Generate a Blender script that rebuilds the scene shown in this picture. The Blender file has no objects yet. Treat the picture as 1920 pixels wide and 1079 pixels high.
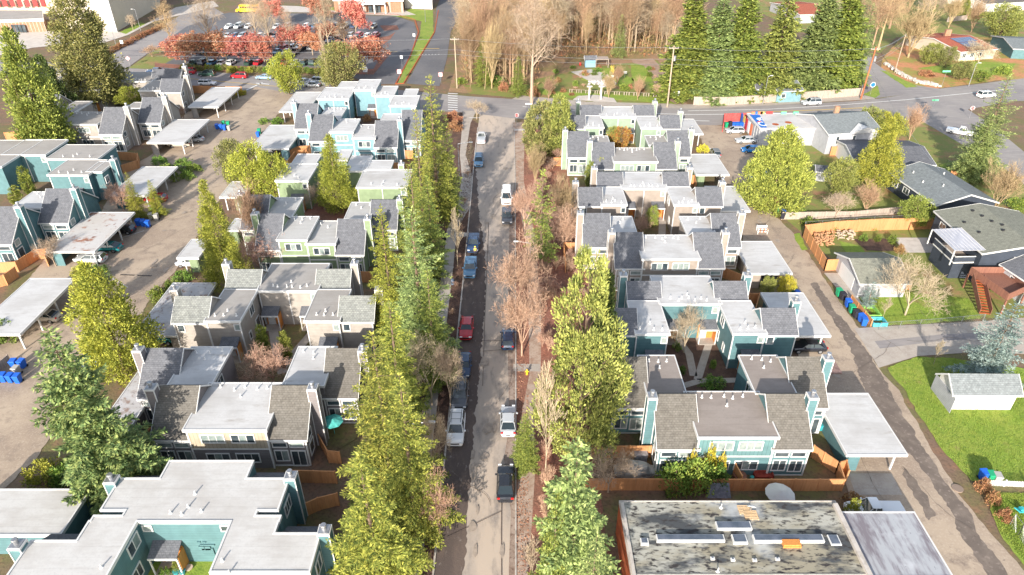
import bpy, math, random
from mathutils import Vector, Matrix

# ------------------------------------------------------------------ camera, world, sun, exposure
S = bpy.context.scene
COL = S.collection
R = math.radians
HC, PITCH, FPX = 56.0, R(32.5), 1300.0
cam_d = bpy.data.cameras.new('camera')
cam = bpy.data.objects.new('camera', cam_d)
COL.objects.link(cam)
cam.location = (0, 0, HC)
cam.rotation_euler = (math.pi / 2 - PITCH, 0, 0)
cam_d.sensor_width = 36
cam_d.lens = FPX / 1920 * 36
cam_d.clip_end = 3000
S.camera = cam

SUN_EL, SUN_AZ = R(20.5), R(15.5)          # shadows fall away from the camera and a little to the right
W = bpy.data.worlds.new('World')
S.world = W
W.use_nodes = True
nt = W.node_tree
sky = nt.nodes.new('ShaderNodeTexSky')
sky.sky_type = 'NISHITA'
sky.sun_disc = False
sky.sun_elevation = SUN_EL
sky.sun_rotation = math.pi + SUN_AZ
sky.air_density = 1.0
sky.dust_density = 1.0
hsv = nt.nodes.new('ShaderNodeHueSaturation')
hsv.inputs['Saturation'].default_value = .62
nt.links.new(sky.outputs[0], hsv.inputs['Color'])
nt.links.new(hsv.outputs[0], nt.nodes['Background'].inputs[0])
nt.nodes['Background'].inputs[1].default_value = 0.15
sun_d = bpy.data.lights.new('sun', 'SUN')
sun_d.energy = 4.3
sun_d.angle = R(0.5)
sun_d.color = (1.0, 0.925, 0.82)
sun = bpy.data.objects.new('sun', sun_d)
COL.objects.link(sun)
sdir = Vector((math.sin(SUN_AZ) * math.cos(SUN_EL), math.cos(SUN_AZ) * math.cos(SUN_EL), -math.sin(SUN_EL)))
sun.rotation_euler = sdir.to_track_quat('-Z', 'Y').to_euler()
sun.location = (0, -50, 100)
S.view_settings.view_transform = 'Standard'
S.view_settings.look = 'None'
S.view_settings.exposure = 1.02
S.view_settings.gamma = 1
S.cycles.max_bounces = 5
S.cycles.transparent_max_bounces = 6

# ------------------------------------------------------------------ helpers
def P(px, py, h=0.0):
    """point of the place seen at that pixel of the photo (1920 wide), at height h"""
    u = (px - 960) / FPX
    v = (py - 539.5) / FPX
    sp, cp = math.sin(PITCH), math.cos(PITCH)
    t = (HC - h) / (sp + v * cp)
    return Vector((u * t, (cp - v * sp) * t, h))

def tan_at(py):
    return math.tan(PITCH + math.atan((py - 539.5) / FPX))

def scale_at(x, y, z):
    return FPX / (y * math.cos(PITCH) + (HC - z) * math.sin(PITCH))

def X_at(px, y, z):
    return (px - 960) / scale_at(0, y, z)

class MB:
    def __init__(s):
        s.v, s.f, s.m = [], [], []
    def add(s, vs, fs, m=0):
        b = len(s.v)
        s.v += [tuple(v) for v in vs]
        for f in fs:
            s.f.append(tuple(b + i for i in f)); s.m.append(m)
    def box(s, x0, x1, y0, y1, z0, z1, m=0, mtop=None):
        if x0 > x1: x0, x1 = x1, x0
        if y0 > y1: y0, y1 = y1, y0
        b = len(s.v)
        s.v += [(x0,y0,z0),(x1,y0,z0),(x1,y1,z0),(x0,y1,z0),(x0,y0,z1),(x1,y0,z1),(x1,y1,z1),(x0,y1,z1)]
        for i, f in enumerate([(3,2,1,0),(4,5,6,7),(0,1,5,4),(1,2,6,5),(2,3,7,6),(3,0,4,7)]):
            s.f.append(tuple(b+k for k in f)); s.m.append(mtop if (i == 1 and mtop is not None) else m)
    def obox(s, c, sx, sy, sz, rz=0, m=0, ry=0, rx=0):
        M = Matrix.Translation(c) @ Matrix.Rotation(rz,4,'Z') @ Matrix.Rotation(ry,4,'Y') @ Matrix.Rotation(rx,4,'X')
        b = len(s.v)
        for z in (-.5,.5):
            for x, y in ((-.5,-.5),(.5,-.5),(.5,.5),(-.5,.5)):
                s.v.append(tuple(M @ Vector((x*sx,y*sy,z*sz))))
        for f in [(3,2,1,0),(4,5,6,7),(0,1,5,4),(1,2,6,5),(2,3,7,6),(3,0,4,7)]:
            s.f.append(tuple(b+k for k in f)); s.m.append(m)
    def tube(s, a, b_, r0, r1=None, n=6, m=0, cap=True):
        a, b_ = Vector(a), Vector(b_)
        if r1 is None: r1 = r0
        d = (b_ - a)
        if d.length < 1e-6: return
        d.normalize()
        q = d.to_track_quat('Z','Y')
        b = len(s.v)
        for p, r in ((a,r0),(b_,r1)):
            for k in range(n):
                t = 2*math.pi*k/n
                s.v.append(tuple(p + q @ Vector((r*math.cos(t), r*math.sin(t), 0))))
        for k in range(n):
            s.f.append((b+k, b+(k+1)%n, b+n+(k+1)%n, b+n+k)); s.m.append(m)
        if cap:
            s.f.append(tuple(b+n+k for k in range(n))); s.m.append(m)
            s.f.append(tuple(b+n-1-k for k in range(n))); s.m.append(m)
    def prism(s, pts, z0, z1, m=0, mtop=None):
        n = len(pts)
        a = sum(pts[i][0]*pts[(i+1)%n][1]-pts[(i+1)%n][0]*pts[i][1] for i in range(n))
        if a < 0: pts = pts[::-1]
        b = len(s.v)
        s.v += [(p[0],p[1],z0) for p in pts] + [(p[0],p[1],z1) for p in pts]
        s.f.append(tuple(b+n+i for i in range(n))); s.m.append(m if mtop is None else mtop)
        s.f.append(tuple(b+n-1-i for i in range(n))); s.m.append(m)
        for i in range(n):
            j = (i+1)%n
            s.f.append((b+i,b+j,b+n+j,b+n+i)); s.m.append(m)
    def mesh(s, name, mats, o=(0,0,0)):
        me = bpy.data.meshes.new(name)
        ox, oy, oz = o
        me.from_pydata([(x-ox,y-oy,z-oz) for x,y,z in s.v], [], s.f)
        for m in (mats if isinstance(mats,(list,tuple)) else [mats]):
            me.materials.append(m)
        if any(s.m):
            me.polygons.foreach_set('material_index', s.m)
        me.update()
        return me

def link(name, data, parent=None, loc=(0,0,0), rz=0):
    o = bpy.data.objects.new(name, data)
    COL.objects.link(o)
    o.location = loc
    if rz: o.rotation_euler = (0,0,rz)
    if parent is not None: o.parent = parent
    return o

def tag(o, label=None, cat=None, group=None, kind=None):
    if label: o['label'] = label
    if cat: o['category'] = cat
    if group: o['group'] = group
    if kind: o['kind'] = kind
    return o

ORG = {}
def root(name, label, cat, loc, group=None, rz=0):
    o = link(name, None, None, loc, rz)
    o.empty_display_size = .5
    tag(o, label, cat, group)
    return o

def part(name, mb, mats, rt):
    """mesh given in world coordinates, put under the (unrotated) root rt"""
    top = rt
    while top.parent is not None: top = top.parent
    return link(name, mb.mesh(name, mats, top.location), rt)

def copy_tree(o, parent=None):
    c = o.copy()
    COL.objects.link(c)
    c.parent = parent
    for ch in KIDS.get(o.name, ()):
        copy_tree(ch, c)
    return c
KIDS = {}
def register(o):
    """remember the children of a prototype so copies are quick"""
    def rec(x, allc):
        ks = [k for k in allc if k.parent == x]
        KIDS[x.name] = ks
        for k in ks: rec(k, allc)
    rec(o, [k for k in bpy.data.objects if k.parent is not None])
    return o

# ------------------------------------------------------------------ materials
def nodes(name, rough=.8, spec=.3, metal=0.0):
    m = bpy.data.materials.new(name)
    m.use_nodes = True
    t = m.node_tree
    b = t.nodes['Principled BSDF']
    b.inputs['Roughness'].default_value = rough
    b.inputs['Specular IOR Level'].default_value = spec
    b.inputs['Metallic'].default_value = metal
    return m, t, b

def layered(name, base, layers=(), rough=.85, spec=.25, bump=None, coord='pos', metal=0.0, rnd=0.0, objcol=False, trans=None):
    """layers: (scale, lo, hi, colour, detail, (sx,sy,sz)) mixed one after another by noise"""
    m, t, b = nodes(name, rough, spec, metal)
    N, L = t.nodes, t.links
    if coord == 'pos':
        src = N.new('ShaderNodeNewGeometry').outputs['Position']
    else:
        src = N.new('ShaderNodeTexCoord').outputs['Object']
    col = None
    if objcol:
        oi = N.new('ShaderNodeObjectInfo')
        col = oi.outputs['Color']
    def mixer(fac, c2):
        nonlocal col
        mx = N.new('ShaderNodeMix'); mx.data_type = 'RGBA'
        L.new(fac, mx.inputs['Factor'])
        if col is None: mx.inputs['A'].default_value = (*base, 1)
        else: L.new(col, mx.inputs['A'])
        mx.inputs['B'].default_value = (*c2, 1)
        col = mx.outputs['Result']
    for ly in layers:
        sc, lo, hi, c2 = ly[:4]
        det = ly[4] if len(ly) > 4 else 3
        st = ly[5] if len(ly) > 5 else (1,1,1)
        mp = N.new('ShaderNodeMapping'); mp.inputs['Scale'].default_value = st
        mp.inputs['Location'].default_value = (random.uniform(0,50), random.uniform(0,50), 0)
        L.new(src, mp.inputs['Vector'])
        nz = N.new('ShaderNodeTexNoise'); nz.inputs['Scale'].default_value = sc
        nz.inputs['Detail'].default_value = det; nz.inputs['Roughness'].default_value = .6
        L.new(mp.outputs[0], nz.inputs['Vector'])
        mr = N.new('ShaderNodeMapRange'); mr.inputs['From Min'].default_value = lo; mr.inputs['From Max'].default_value = hi
        L.new(nz.outputs['Fac'], mr.inputs['Value'])
        mixer(mr.outputs[0], c2)
    if rnd:
        oi = N.new('ShaderNodeObjectInfo')
        hs = N.new('ShaderNodeHueSaturation')
        mr = N.new('ShaderNodeMapRange'); mr.inputs['To Min'].default_value = 1-rnd; mr.inputs['To Max'].default_value = 1+rnd
        L.new(oi.outputs['Random'], mr.inputs['Value']); L.new(mr.outputs[0], hs.inputs['Value'])
        mr2 = N.new('ShaderNodeMapRange'); mr2.inputs['To Min'].default_value = .5-rnd*.09; mr2.inputs['To Max'].default_value = .5+rnd*.09
        mm = N.new('ShaderNodeMath'); mm.operation = 'FRACT'
        m7 = N.new('ShaderNodeMath'); m7.operation = 'MULTIPLY'; m7.inputs[1].default_value = 7.3
        L.new(oi.outputs['Random'], m7.inputs[0]); L.new(m7.outputs[0], mm.inputs[0]); L.new(mm.outputs[0], mr2.inputs['Value']); L.new(mr2.outputs[0], hs.inputs['Hue'])
        if col is None: hs.inputs['Color'].default_value = (*base, 1)
        else: L.new(col, hs.inputs['Color'])
        col = hs.outputs[0]
    if col is None: b.inputs['Base Color'].default_value = (*base, 1)
    else: L.new(col, b.inputs['Base Color'])
    if bump:
        nz = N.new('ShaderNodeTexNoise'); nz.inputs['Scale'].default_value = bump[0]; nz.inputs['Detail'].default_value = 4
        L.new(src, nz.inputs['Vector'])
        bp = N.new('ShaderNodeBump'); bp.inputs['Strength'].default_value = bump[1]; bp.inputs['Distance'].default_value = bump[2] if len(bump) > 2 else .1
        L.new(nz.outputs['Fac'], bp.inputs['Height']); L.new(bp.outputs[0], b.inputs['Normal'])
    if trans:
        tr = N.new('ShaderNodeBsdfTranslucent')
        if col is not None: L.new(col, tr.inputs['Color'])
        else: tr.inputs['Color'].default_value = (*base, 1)
        ms = N.new('ShaderNodeMixShader'); ms.inputs[0].default_value = trans
        L.new(b.outputs[0], ms.inputs[1]); L.new(tr.outputs[0], ms.inputs[2])
        L.new(ms.outputs[0], N['Material Output'].inputs[0])
    return m

def siding(name, c, vertical=False, wear=(.9,.88,.85)):
    m, t, b = nodes(name, .7, .3)
    N, L = t.nodes, t.links
    g = N.new('ShaderNodeNewGeometry')
    sx = N.new('ShaderNodeSeparateXYZ'); L.new(g.outputs['Position'], sx.inputs[0])
    ml = N.new('ShaderNodeMath'); ml.operation = 'MULTIPLY'
    if vertical:
        ad = N.new('ShaderNodeMath'); L.new(sx.outputs[0], ad.inputs[0]); L.new(sx.outputs[1], ad.inputs[1])
        L.new(ad.outputs[0], ml.inputs[0]); ml.inputs[1].default_value = 2.4
    else:
        L.new(sx.outputs[2], ml.inputs[0]); ml.inputs[1].default_value = 4.2
    fr = N.new('ShaderNodeMath'); fr.operation = 'FRACT'; L.new(ml.outputs[0], fr.inputs[0])
    mr = N.new('ShaderNodeMapRange'); mr.inputs['From Min'].default_value = 0; mr.inputs['From Max'].default_value = .22
    mr.inputs['To Min'].default_value = .62; mr.inputs['To Max'].default_value = 1
    L.new(fr.outputs[0], mr.inputs['Value'])
    nz = N.new('ShaderNodeTexNoise'); nz.inputs['Scale'].default_value = 1.3; nz.inputs['Detail'].default_value = 5
    L.new(g.outputs['Position'], nz.inputs['Vector'])
    mn = N.new('ShaderNodeMapRange'); mn.inputs['From Min'].default_value = .3; mn.inputs['From Max'].default_value = .7
    mn.inputs['To Min'].default_value = .88; mn.inputs['To Max'].default_value = 1.08
    L.new(nz.outputs['Fac'], mn.inputs['Value'])
    mm = N.new('ShaderNodeMath'); mm.operation = 'MULTIPLY'; L.new(mr.outputs[0], mm.inputs[0]); L.new(mn.outputs[0], mm.inputs[1])
    hs = N.new('ShaderNodeHueSaturation'); hs.inputs['Color'].default_value = (*c, 1)
    L.new(mm.outputs[0], hs.inputs['Value']); L.new(hs.outputs[0], b.inputs['Base Color'])
    return m

def shingle(name, c1, c2, mort):
    m, t, b = nodes(name, .95, .15)
    N, L = t.nodes, t.links
    g = N.new('ShaderNodeNewGeometry')
    br = N.new('ShaderNodeTexBrick'); br.inputs['Scale'].default_value = 1.0
    br.inputs['Color1'].default_value = (*c1,1); br.inputs['Color2'].default_value = (*c2,1); br.inputs['Mortar'].default_value = (*mort,1)
    br.inputs['Mortar Size'].default_value = .02; br.inputs['Brick Width'].default_value = .34; br.inputs['Row Height'].default_value = .19
    br.inputs['Bias'].default_value = 0.0
    br.inputs['Mortar Smooth'].default_value = .5
    L.new(g.outputs['Position'], br.inputs['Vector'])
    nz = N.new('ShaderNodeTexNoise'); nz.inputs['Scale'].default_value = 2.2; nz.inputs['Detail'].default_value = 6; nz.inputs['Roughness'].default_value=.75
    L.new(g.outputs['Position'], nz.inputs['Vector'])
    mn = N.new('ShaderNodeMapRange'); mn.inputs['From Min'].default_value = .3; mn.inputs['From Max'].default_value = .7
    mn.inputs['To Min'].default_value = .72; mn.inputs['To Max'].default_value = 1.28
    L.new(nz.outputs['Fac'], mn.inputs['Value'])
    hs = N.new('ShaderNodeHueSaturation'); L.new(br.outputs['Color'], hs.inputs['Color']); L.new(mn.outputs[0], hs.inputs['Value'])
    L.new(hs.outputs[0], b.inputs['Base Color'])
    bp = N.new('ShaderNodeBump'); bp.inputs['Strength'].default_value = .5; bp.inputs['Distance'].default_value = .05
    L.new(nz.outputs['Fac'], bp.inputs['Height']); L.new(bp.outputs[0], b.inputs['Normal'])
    return m

def membrane(name, c, stain, amt=.5, extra=()):
    """flat roofing: welded sheets with seams, streaks and dirt"""
    lay = [(.22, .45, .8, stain, 6, (1,1,1)), (.9, .55-amt*.1, .95, stain, 6, (.5,1.6,1)), (5, .5, .9, tuple(x*.8 for x in c), 3, (1,1,1))] + list(extra)
    m = layered(name, c, lay, rough=.8, spec=.25, bump=(3,.15,.05))
    t = m.node_tree; N, L = t.nodes, t.links
    b = N['Principled BSDF']
    old = b.inputs['Base Color'].links[0].from_socket
    g = N.new('ShaderNodeNewGeometry'); sx = N.new('ShaderNodeSeparateXYZ'); L.new(g.outputs['Position'], sx.inputs[0])
    fr = N.new('ShaderNodeMath'); fr.operation='FRACT'
    ml = N.new('ShaderNodeMath'); ml.operation='MULTIPLY'; ml.inputs[1].default_value = .95
    L.new(sx.outputs[1], ml.inputs[0]); L.new(ml.outputs[0], fr.inputs[0])
    mr = N.new('ShaderNodeMapRange'); mr.inputs['From Max'].default_value = .06; mr.inputs['To Min'].default_value=.86; mr.inputs['To Max'].default_value=1
    L.new(fr.outputs[0], mr.inputs['Value'])
    hs = N.new('ShaderNodeHueSaturation'); L.new(old, hs.inputs['Color']); L.new(mr.outputs[0], hs.inputs['Value'])
    L.new(hs.outputs[0], b.inputs['Base Color'])
    return m

random.seed(4)
M = {}
M['teal'] = siding('teal_siding', (.10,.195,.21))
M['teal_v'] = siding('teal_board', (.115,.215,.22), True)
M['pale_teal'] = siding('pale_teal_siding', (.19,.33,.37))
M['green'] = siding('green_siding', (.22,.285,.165))
M['mint'] = siding('mint_siding', (.265,.34,.25))
M['beige'] = siding('beige_siding', (.315,.265,.225))
M['grey'] = siding('grey_siding', (.345,.31,.275))
M['mauve'] = siding('mauve_siding', (.205,.185,.185))
M['mauve_v'] = siding('beige_board', (.40,.335,.25), True)
M['navy'] = siding('navy_siding', (.045,.055,.075))
M['cream'] = layered('cream_wall', (.56,.49,.39), [(.3,.4,.8,(.50,.43,.34),4)])
M['white_paint'] = layered('white_paint', (.66,.65,.63), [(2,.5,.9,(.55,.53,.5),4)], rough=.6)
M['white_wall'] = layered('white_wall', (.62,.60,.56), [(1,.5,.9,(.5,.48,.44),4)])
M['grey_wall'] = siding('pale_grey_siding', (.40,.40,.42))
M['brick_paint'] = layered('orange_painted_wall', (.42,.11,.04), [(.8,.45,.8,(.26,.06,.03),5),(6,.5,.8,(.34,.08,.03),3)])
M['brick'] = shingle('brown_brick', (.38,.20,.12), (.30,.15,.09), (.4,.35,.3))
M['shingle'] = shingle('charcoal_shingle', (.125,.13,.145), (.155,.16,.175), (.09,.09,.10))
M['shingle_b'] = shingle('brown_grey_shingle', (.135,.125,.11), (.155,.145,.13), (.10,.09,.08))
M['shingle_o'] = shingle('olive_grey_shingle', (.21,.21,.17), (.24,.24,.195), (.16,.16,.13))
M['shingle_g'] = shingle('blue_grey_shingle', (.175,.195,.20), (.215,.235,.24), (.14,.15,.155))
M['shingle_r'] = shingle('red_shingle', (.42,.13,.08), (.36,.11,.07), (.2,.07,.05))
M['roof_white'] = membrane('white_flat_roofing', (.56,.55,.54), (.40,.38,.36), .8, [(.5,.6,.72,(.36,.33,.30),8,(.5,1.6,1))])
M['roof_grey'] = membrane('grey_flat_roofing', (.37,.345,.32), (.28,.255,.23))
M['roof_tan'] = membrane('tan_flat_roofing', (.31,.265,.235), (.23,.19,.165), .8)
M['roof_rust'] = membrane('rust_stained_roofing', (.53,.51,.49), (.5,.45,.4), .5, [(.32,.56,.64,(.32,.15,.09),6),(.9,.60,.70,(.20,.08,.05),5)])
M['roof_worn'] = membrane('worn_roofing', (.50,.49,.50), (.36,.33,.31), .9, [(.8,.56,.64,(.28,.21,.18),8),(3,.62,.68,(.10,.08,.08),6)])
M['roof_dirty'] = layered('mossy_stained_flat_roof', (.40,.39,.34), [(.14,.44,.56,(.30,.27,.20),8,(1,2.2,1)),(.22,.47,.58,(.07,.075,.08),10,(1,2.6,1)),(1.3,.51,.62,(.045,.04,.04),9,(1,2.2,1)),(.1,.58,.70,(.44,.46,.47),5)], bump=(2,.2,.05))
M['roof_bluish'] = layered('streaked_bluish_roof', (.38,.39,.41), [(.5,.44,.60,(.20,.18,.20),10,(2.4,.5,1)),(.25,.55,.68,(.48,.49,.51),6),(2,.64,.74,(.12,.12,.13),6,(2,1,1))], bump=(2,.2,.05))
M['cedar'] = layered('cedar_boards', (.56,.27,.12), [(.9,.4,.7,(.44,.20,.085),4,(4,4,.3)),(6,.5,.8,(.6,.31,.14),3,(3,3,.2))], rough=.75)
M['cedar_bright'] = layered('orange_cedar_cladding', (.62,.26,.07), [(3,.4,.7,(.5,.19,.05),3,(3,3,.3))], rough=.6)
M['oldwood'] = layered('weathered_boards', (.44,.36,.30), [(1.5,.4,.7,(.30,.24,.20),4,(4,4,.3))])
M['redwood'] = layered('brown_stained_boards', (.26,.12,.08), [(1.5,.4,.7,(.18,.08,.06),4,(4,4,.3))])
M['bark'] = layered('bark', (.20,.14,.10), [(4,.4,.7,(.11,.075,.05),5,(1,1,.3))], coord='obj')
M['bark_pale'] = layered('pale_bark', (.45,.36,.25), [(4,.4,.7,(.30,.23,.17),5,(1,1,.3))], coord='obj', rnd=.15)
M['bark_tan'] = layered('tan_twig_bark', (.40,.285,.165), [(4,.4,.7,(.30,.19,.12),5,(1,1,.3))], coord='obj', rnd=.2)
M['bark_pink'] = layered('pinkish_twig_bark', (.52,.35,.25), [(4,.4,.7,(.36,.20,.14),5,(1,1,.3))], coord='obj', rnd=.15)
def leafmat(name, a, b_, c, rnd=.12, tr=.08):
    a, b_, c = tuple(v*.86 for v in a), tuple(v*.58 for v in b_), c
    return layered(name, a, [(.9,.42,.58,b_,5),(2.4,.47,.62,c,4)], rough=.65, spec=.2, coord='obj', rnd=rnd, trans=tr)
M['lf_fir'] = leafmat('fir_needles', (.29,.36,.075), (.17,.25,.06), (.46,.49,.11))
M['lf_doug'] = leafmat('grey_green_needles', (.32,.40,.13), (.20,.28,.10), (.50,.56,.20))
M['lf_cyp'] = leafmat('yellow_green_sprays', (.37,.38,.06), (.23,.28,.05), (.50,.49,.08))
M['lf_spruce'] = leafmat('spruce_needles', (.19,.29,.10), (.12,.20,.075), (.36,.42,.14))
M['lf_firy'] = leafmat('yellow_green_needles', (.31,.345,.065), (.17,.225,.05), (.53,.51,.10))
M['lf_dark'] = leafmat('dark_green_sprays', (.11,.16,.05), (.06,.10,.035), (.22,.26,.07))
M['lf_olive'] = leafmat('olive_sprays', (.26,.27,.09), (.13,.16,.05), (.40,.37,.13))
M['lf_pine'] = leafmat('pine_needles', (.28,.32,.08), (.17,.22,.06), (.44,.45,.12))
M['lf_lime'] = leafmat('lime_green_sprays', (.29,.34,.07), (.18,.23,.05), (.44,.47,.10))
M['lf_blue'] = leafmat('blue_spruce_needles', (.30,.40,.36), (.17,.25,.22), (.42,.50,.44))
M['lf_bush'] = leafmat('shrub_leaves', (.17,.28,.05), (.09,.17,.035), (.32,.40,.08), .25)
M['lf_yel'] = leafmat('yellow_leaves', (.62,.52,.05), (.42,.42,.05), (.75,.62,.08), .1)
M['lf_red'] = leafmat('red_leaves', (.78,.30,.20), (.70,.20,.14), (.82,.46,.30), .2, .35)
M['lf_orange'] = leafmat('orange_leaves', (.58,.22,.07), (.40,.13,.05), (.55,.38,.10), .15)
M['lf_brown'] = leafmat('rusty_leaves', (.40,.20,.10), (.28,.13,.07), (.50,.30,.14), .2)
M['glass'] = layered('window_glass', (.035,.05,.06), [(.6,.4,.7,(.10,.12,.13),3)], rough=.08, spec=.8)
M['glass_l'] = layered('window_with_pale_blinds', (.30,.33,.31), [(1.5,.4,.6,(.20,.25,.24),3)], rough=.15, spec=.7)
M['metal'] = layered('galvanised_metal', (.45,.46,.48), [(3,.4,.7,(.33,.33,.34),3)], rough=.4, metal=.7)
M['dark'] = layered('dark_rubber', (.025,.025,.028), rough=.7)
M['concrete'] = layered('concrete_path', (.42,.37,.32), [(.8,.4,.75,(.33,.28,.24),6),(5,.5,.8,(.46,.42,.37),3)], bump=(8,.15,.03))
M['concrete_w'] = layered('pale_concrete', (.55,.50,.45), [(.6,.4,.75,(.42,.37,.33),6),(5,.5,.8,(.6,.55,.5),3)], bump=(8,.15,.03))
M['kerb'] = layered('kerb_concrete', (.52,.47,.42), [(1.2,.45,.7,(.34,.30,.26),5)])
M['paint'] = layered('road_paint', (.72,.72,.70), [(3,.5,.75,(.5,.48,.46),5)])
M['paint_y'] = layered('yellow_road_paint', (.70,.48,.12), [(3,.5,.75,(.5,.4,.25),5)])
# ------------------------------------------------------------------ ground sheets
RG_ = random.Random(31)
def ragged(w, step=.6, amp=.22):
    out = []
    for i in range(len(w)):
        a, c = Vector(w[i]), Vector(w[(i+1)%len(w)]); L = (c-a).length; n = min(160, max(1, int(L/step))); off = 0
        nn = Vector((-(c-a).y, (c-a).x)).normalized() if L > 0 else Vector((0,0))
        for k in range(n):
            off = off*.6 + RG_.uniform(-amp, amp)
            out.append(tuple(a.lerp(c, k/n) + nn*(off if 0 < k < n else 0)))
    return out
def sheet(name, pts, z, mat, kind='structure', label=None, cat=None, world=False):
    w = [(p[0], p[1]) if world else tuple(P(p[0], p[1], z)[:2]) for p in pts]
    if name in ('gutter','dark_patch','lawn','verge','hillside_garden','east_gardens','woodland_floor','garden_plaza','bark_path','alley_west','alley_east','courtyard_soil','front_yard','right_planting_strip'):
        w = ragged(w, .35 if name in ('gutter','dark_patch') else .7, .17 if name in ('gutter','dark_patch') else .14)
    b = MB(); n = len(w)
    b.v = [(x, y, z) for x, y in w]
    a = sum(w[i][0]*w[(i+1)%n][1]-w[(i+1)%n][0]*w[i][1] for i in range(n))
    b.f = [tuple(range(n)) if a > 0 else tuple(range(n-1,-1,-1))]; b.m = [0]
    o = link(name, b.mesh(name, mat))
    tag(o, label, cat, None, kind)
    return o

GM = {}
GM['soil'] = layered('leaf_strewn_soil', (.20,.13,.09), [(.12,.42,.6,(.16,.15,.06),6),(.5,.5,.7,(.27,.15,.09),8),(3,.5,.75,(.10,.07,.05),6)], bump=(4,.5,.1))
GM['mulch'] = layered('red_brown_leaf_litter', (.30,.13,.09), [(.3,.42,.62,(.20,.10,.07),8),(2.4,.5,.72,(.38,.19,.13),8),(5,.58,.75,(.12,.07,.05),5)], bump=(6,.6,.1))
GM['bark'] = layered('dark_bark_mulch', (.10,.06,.045), [(.5,.45,.65,(.17,.10,.07),7),(5,.55,.75,(.05,.035,.03),5)], bump=(6,.6,.1))
GM['street'] = layered('worn_street_concrete', (.50,.41,.33), [(.09,.46,.66,(.33,.29,.26),6,(1.6,.35,1)),(.5,.52,.75,(.20,.18,.17),8,(1.8,.5,1)),(4,.55,.8,(.46,.40,.35),4)], bump=(9,.2,.03))
GM['gutter'] = layered('dark_leaf_dirt', (.11,.085,.075), [(.4,.45,.7,(.16,.12,.10),8,(1.6,.5,1)),(1.6,.6,.75,(.30,.26,.23),8,(1.5,.6,1)),(5,.6,.8,(.05,.04,.04),5)], bump=(8,.4,.05))
GM['edge'] = layered('leafy_lane_edge', (.36,.28,.23), [(.5,.45,.6,(.24,.17,.13),9,(1.6,.6,1)),(2.4,.52,.66,(.17,.11,.085),9),(5,.55,.8,(.44,.36,.30),4)], bump=(8,.4,.05))
GM['road'] = layered('grey_asphalt', (.30,.275,.26), [(.06,.42,.62,(.24,.22,.22),6),(.5,.5,.8,(.36,.33,.31),6,(.5,2,1))], bump=(9,.2,.03))
GM['asphalt'] = layered('dark_asphalt', (.17,.165,.17), [(.08,.42,.62,(.13,.13,.14),6),(1.5,.55,.8,(.22,.21,.21),6)], bump=(9,.2,.03))
GM['alley'] = layered('sandy_worn_asphalt', (.43,.34,.255), [(.10,.42,.58,(.33,.255,.195),8),(.5,.52,.68,(.25,.195,.155),9),(2.2,.62,.75,(.18,.14,.12),7),(5,.5,.8,(.50,.41,.32),4)], bump=(9,.25,.03))
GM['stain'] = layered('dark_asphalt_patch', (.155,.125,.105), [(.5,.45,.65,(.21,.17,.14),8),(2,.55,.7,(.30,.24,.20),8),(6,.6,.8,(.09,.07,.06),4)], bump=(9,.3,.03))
GM['grass'] = layered('bright_lawn', (.20,.29,.04), [(.25,.42,.62,(.28,.33,.06),6),(1.5,.5,.7,(.13,.21,.03),7),(.35,.60,.72,(.30,.22,.10),8),(6,.55,.75,(.33,.37,.09),4)], bump=(7,.6,.1))
GM['rough'] = layered('patchy_grass', (.20,.22,.06), [(.2,.50,.66,(.34,.18,.10),7),(.8,.5,.68,(.17,.22,.05),8),(4,.55,.75,(.33,.22,.12),4)], bump=(5,.6,.1))
GM['slope'] = layered('leaf_covered_slope', (.30,.27,.07), [(.13,.42,.56,(.52,.24,.12),7),(.9,.5,.68,(.36,.17,.08),8),(.5,.55,.7,(.20,.26,.06),8)], bump=(5,.6,.1))
GM['wood'] = layered('woodland_floor', (.34,.21,.13), [(.15,.42,.6,(.24,.20,.08),7),(1,.5,.7,(.44,.24,.13),8),(4,.5,.72,(.16,.10,.07),5)], bump=(4,.7,.15))
GM['brownpath'] = layered('bark_path', (.38,.26,.19), [(.6,.45,.65,(.28,.19,.14),7)], bump=(5,.5,.05))

sheet('ground', [(-900,-60),(900,-60),(900,1500),(-900,1500)], 0, GM['soil'], world=True)
Z = iter([0.0025*i for i in range(1,80)])
sheet('woodland_floor', [(840,172),(870,80),(860,-60),(900,-140),(1330,-140),(1310,60),(1290,178),(1100,192)], next(Z), GM['wood'])
sheet('verge', [(868,160),(880,176),(1100,194),(1290,199),(1270,150),(1230,112),(1100,128),(1000,150)], next(Z), GM['rough'])
sheet('hillside_garden', [(1640,176),(1655,110),(1700,60),(1830,60),(1990,90),(1990,150),(1880,150),(1760,166),(1700,168)], next(Z), GM['slope'])
sheet('east_gardens', [(1420,300),(1450,230),(1560,225),(1750,225),(1860,300),(1990,400),(1990,620),(1640,560),(1540,470),(1450,390)], next(Z), GM['rough'])
sheet('street', [(782,1320),(966,1320),(966,212),(900,208),(890,290),(867,540),(839,809),(812,1079)], next(Z), GM['street'])
zc = next(Z)
sheet('far_gardens', [(1335,-20),(1500,60),(1650,100),(1680,70),(1990,70),(2100,-120),(1500,-160),(1320,-160)], next(Z), GM['rough'])
sheet('crossroad', [(-300,88),(-100,108),(200,122),(420,137),(560,152),(760,170),(880,181),(960,186),(1100,199),(1300,204),(1440,198),(1600,190),(1650,185),(1760,167),(1880,152),(2150,120),
  (2150,185),(1900,190),(1800,208),(1740,225),(1640,228),(1500,232),(1300,236),(1100,230),(960,222),(880,212),(760,205),(560,186),(420,168),(200,150),(-100,138),(-300,116)], zc, GM['road'])
sheet('side_road', [(1726,226),(1812,204),(1856,232),(1960,318),(2050,420),(1985,420),(1905,330),(1795,266)], next(Z), GM['road'])
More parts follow.
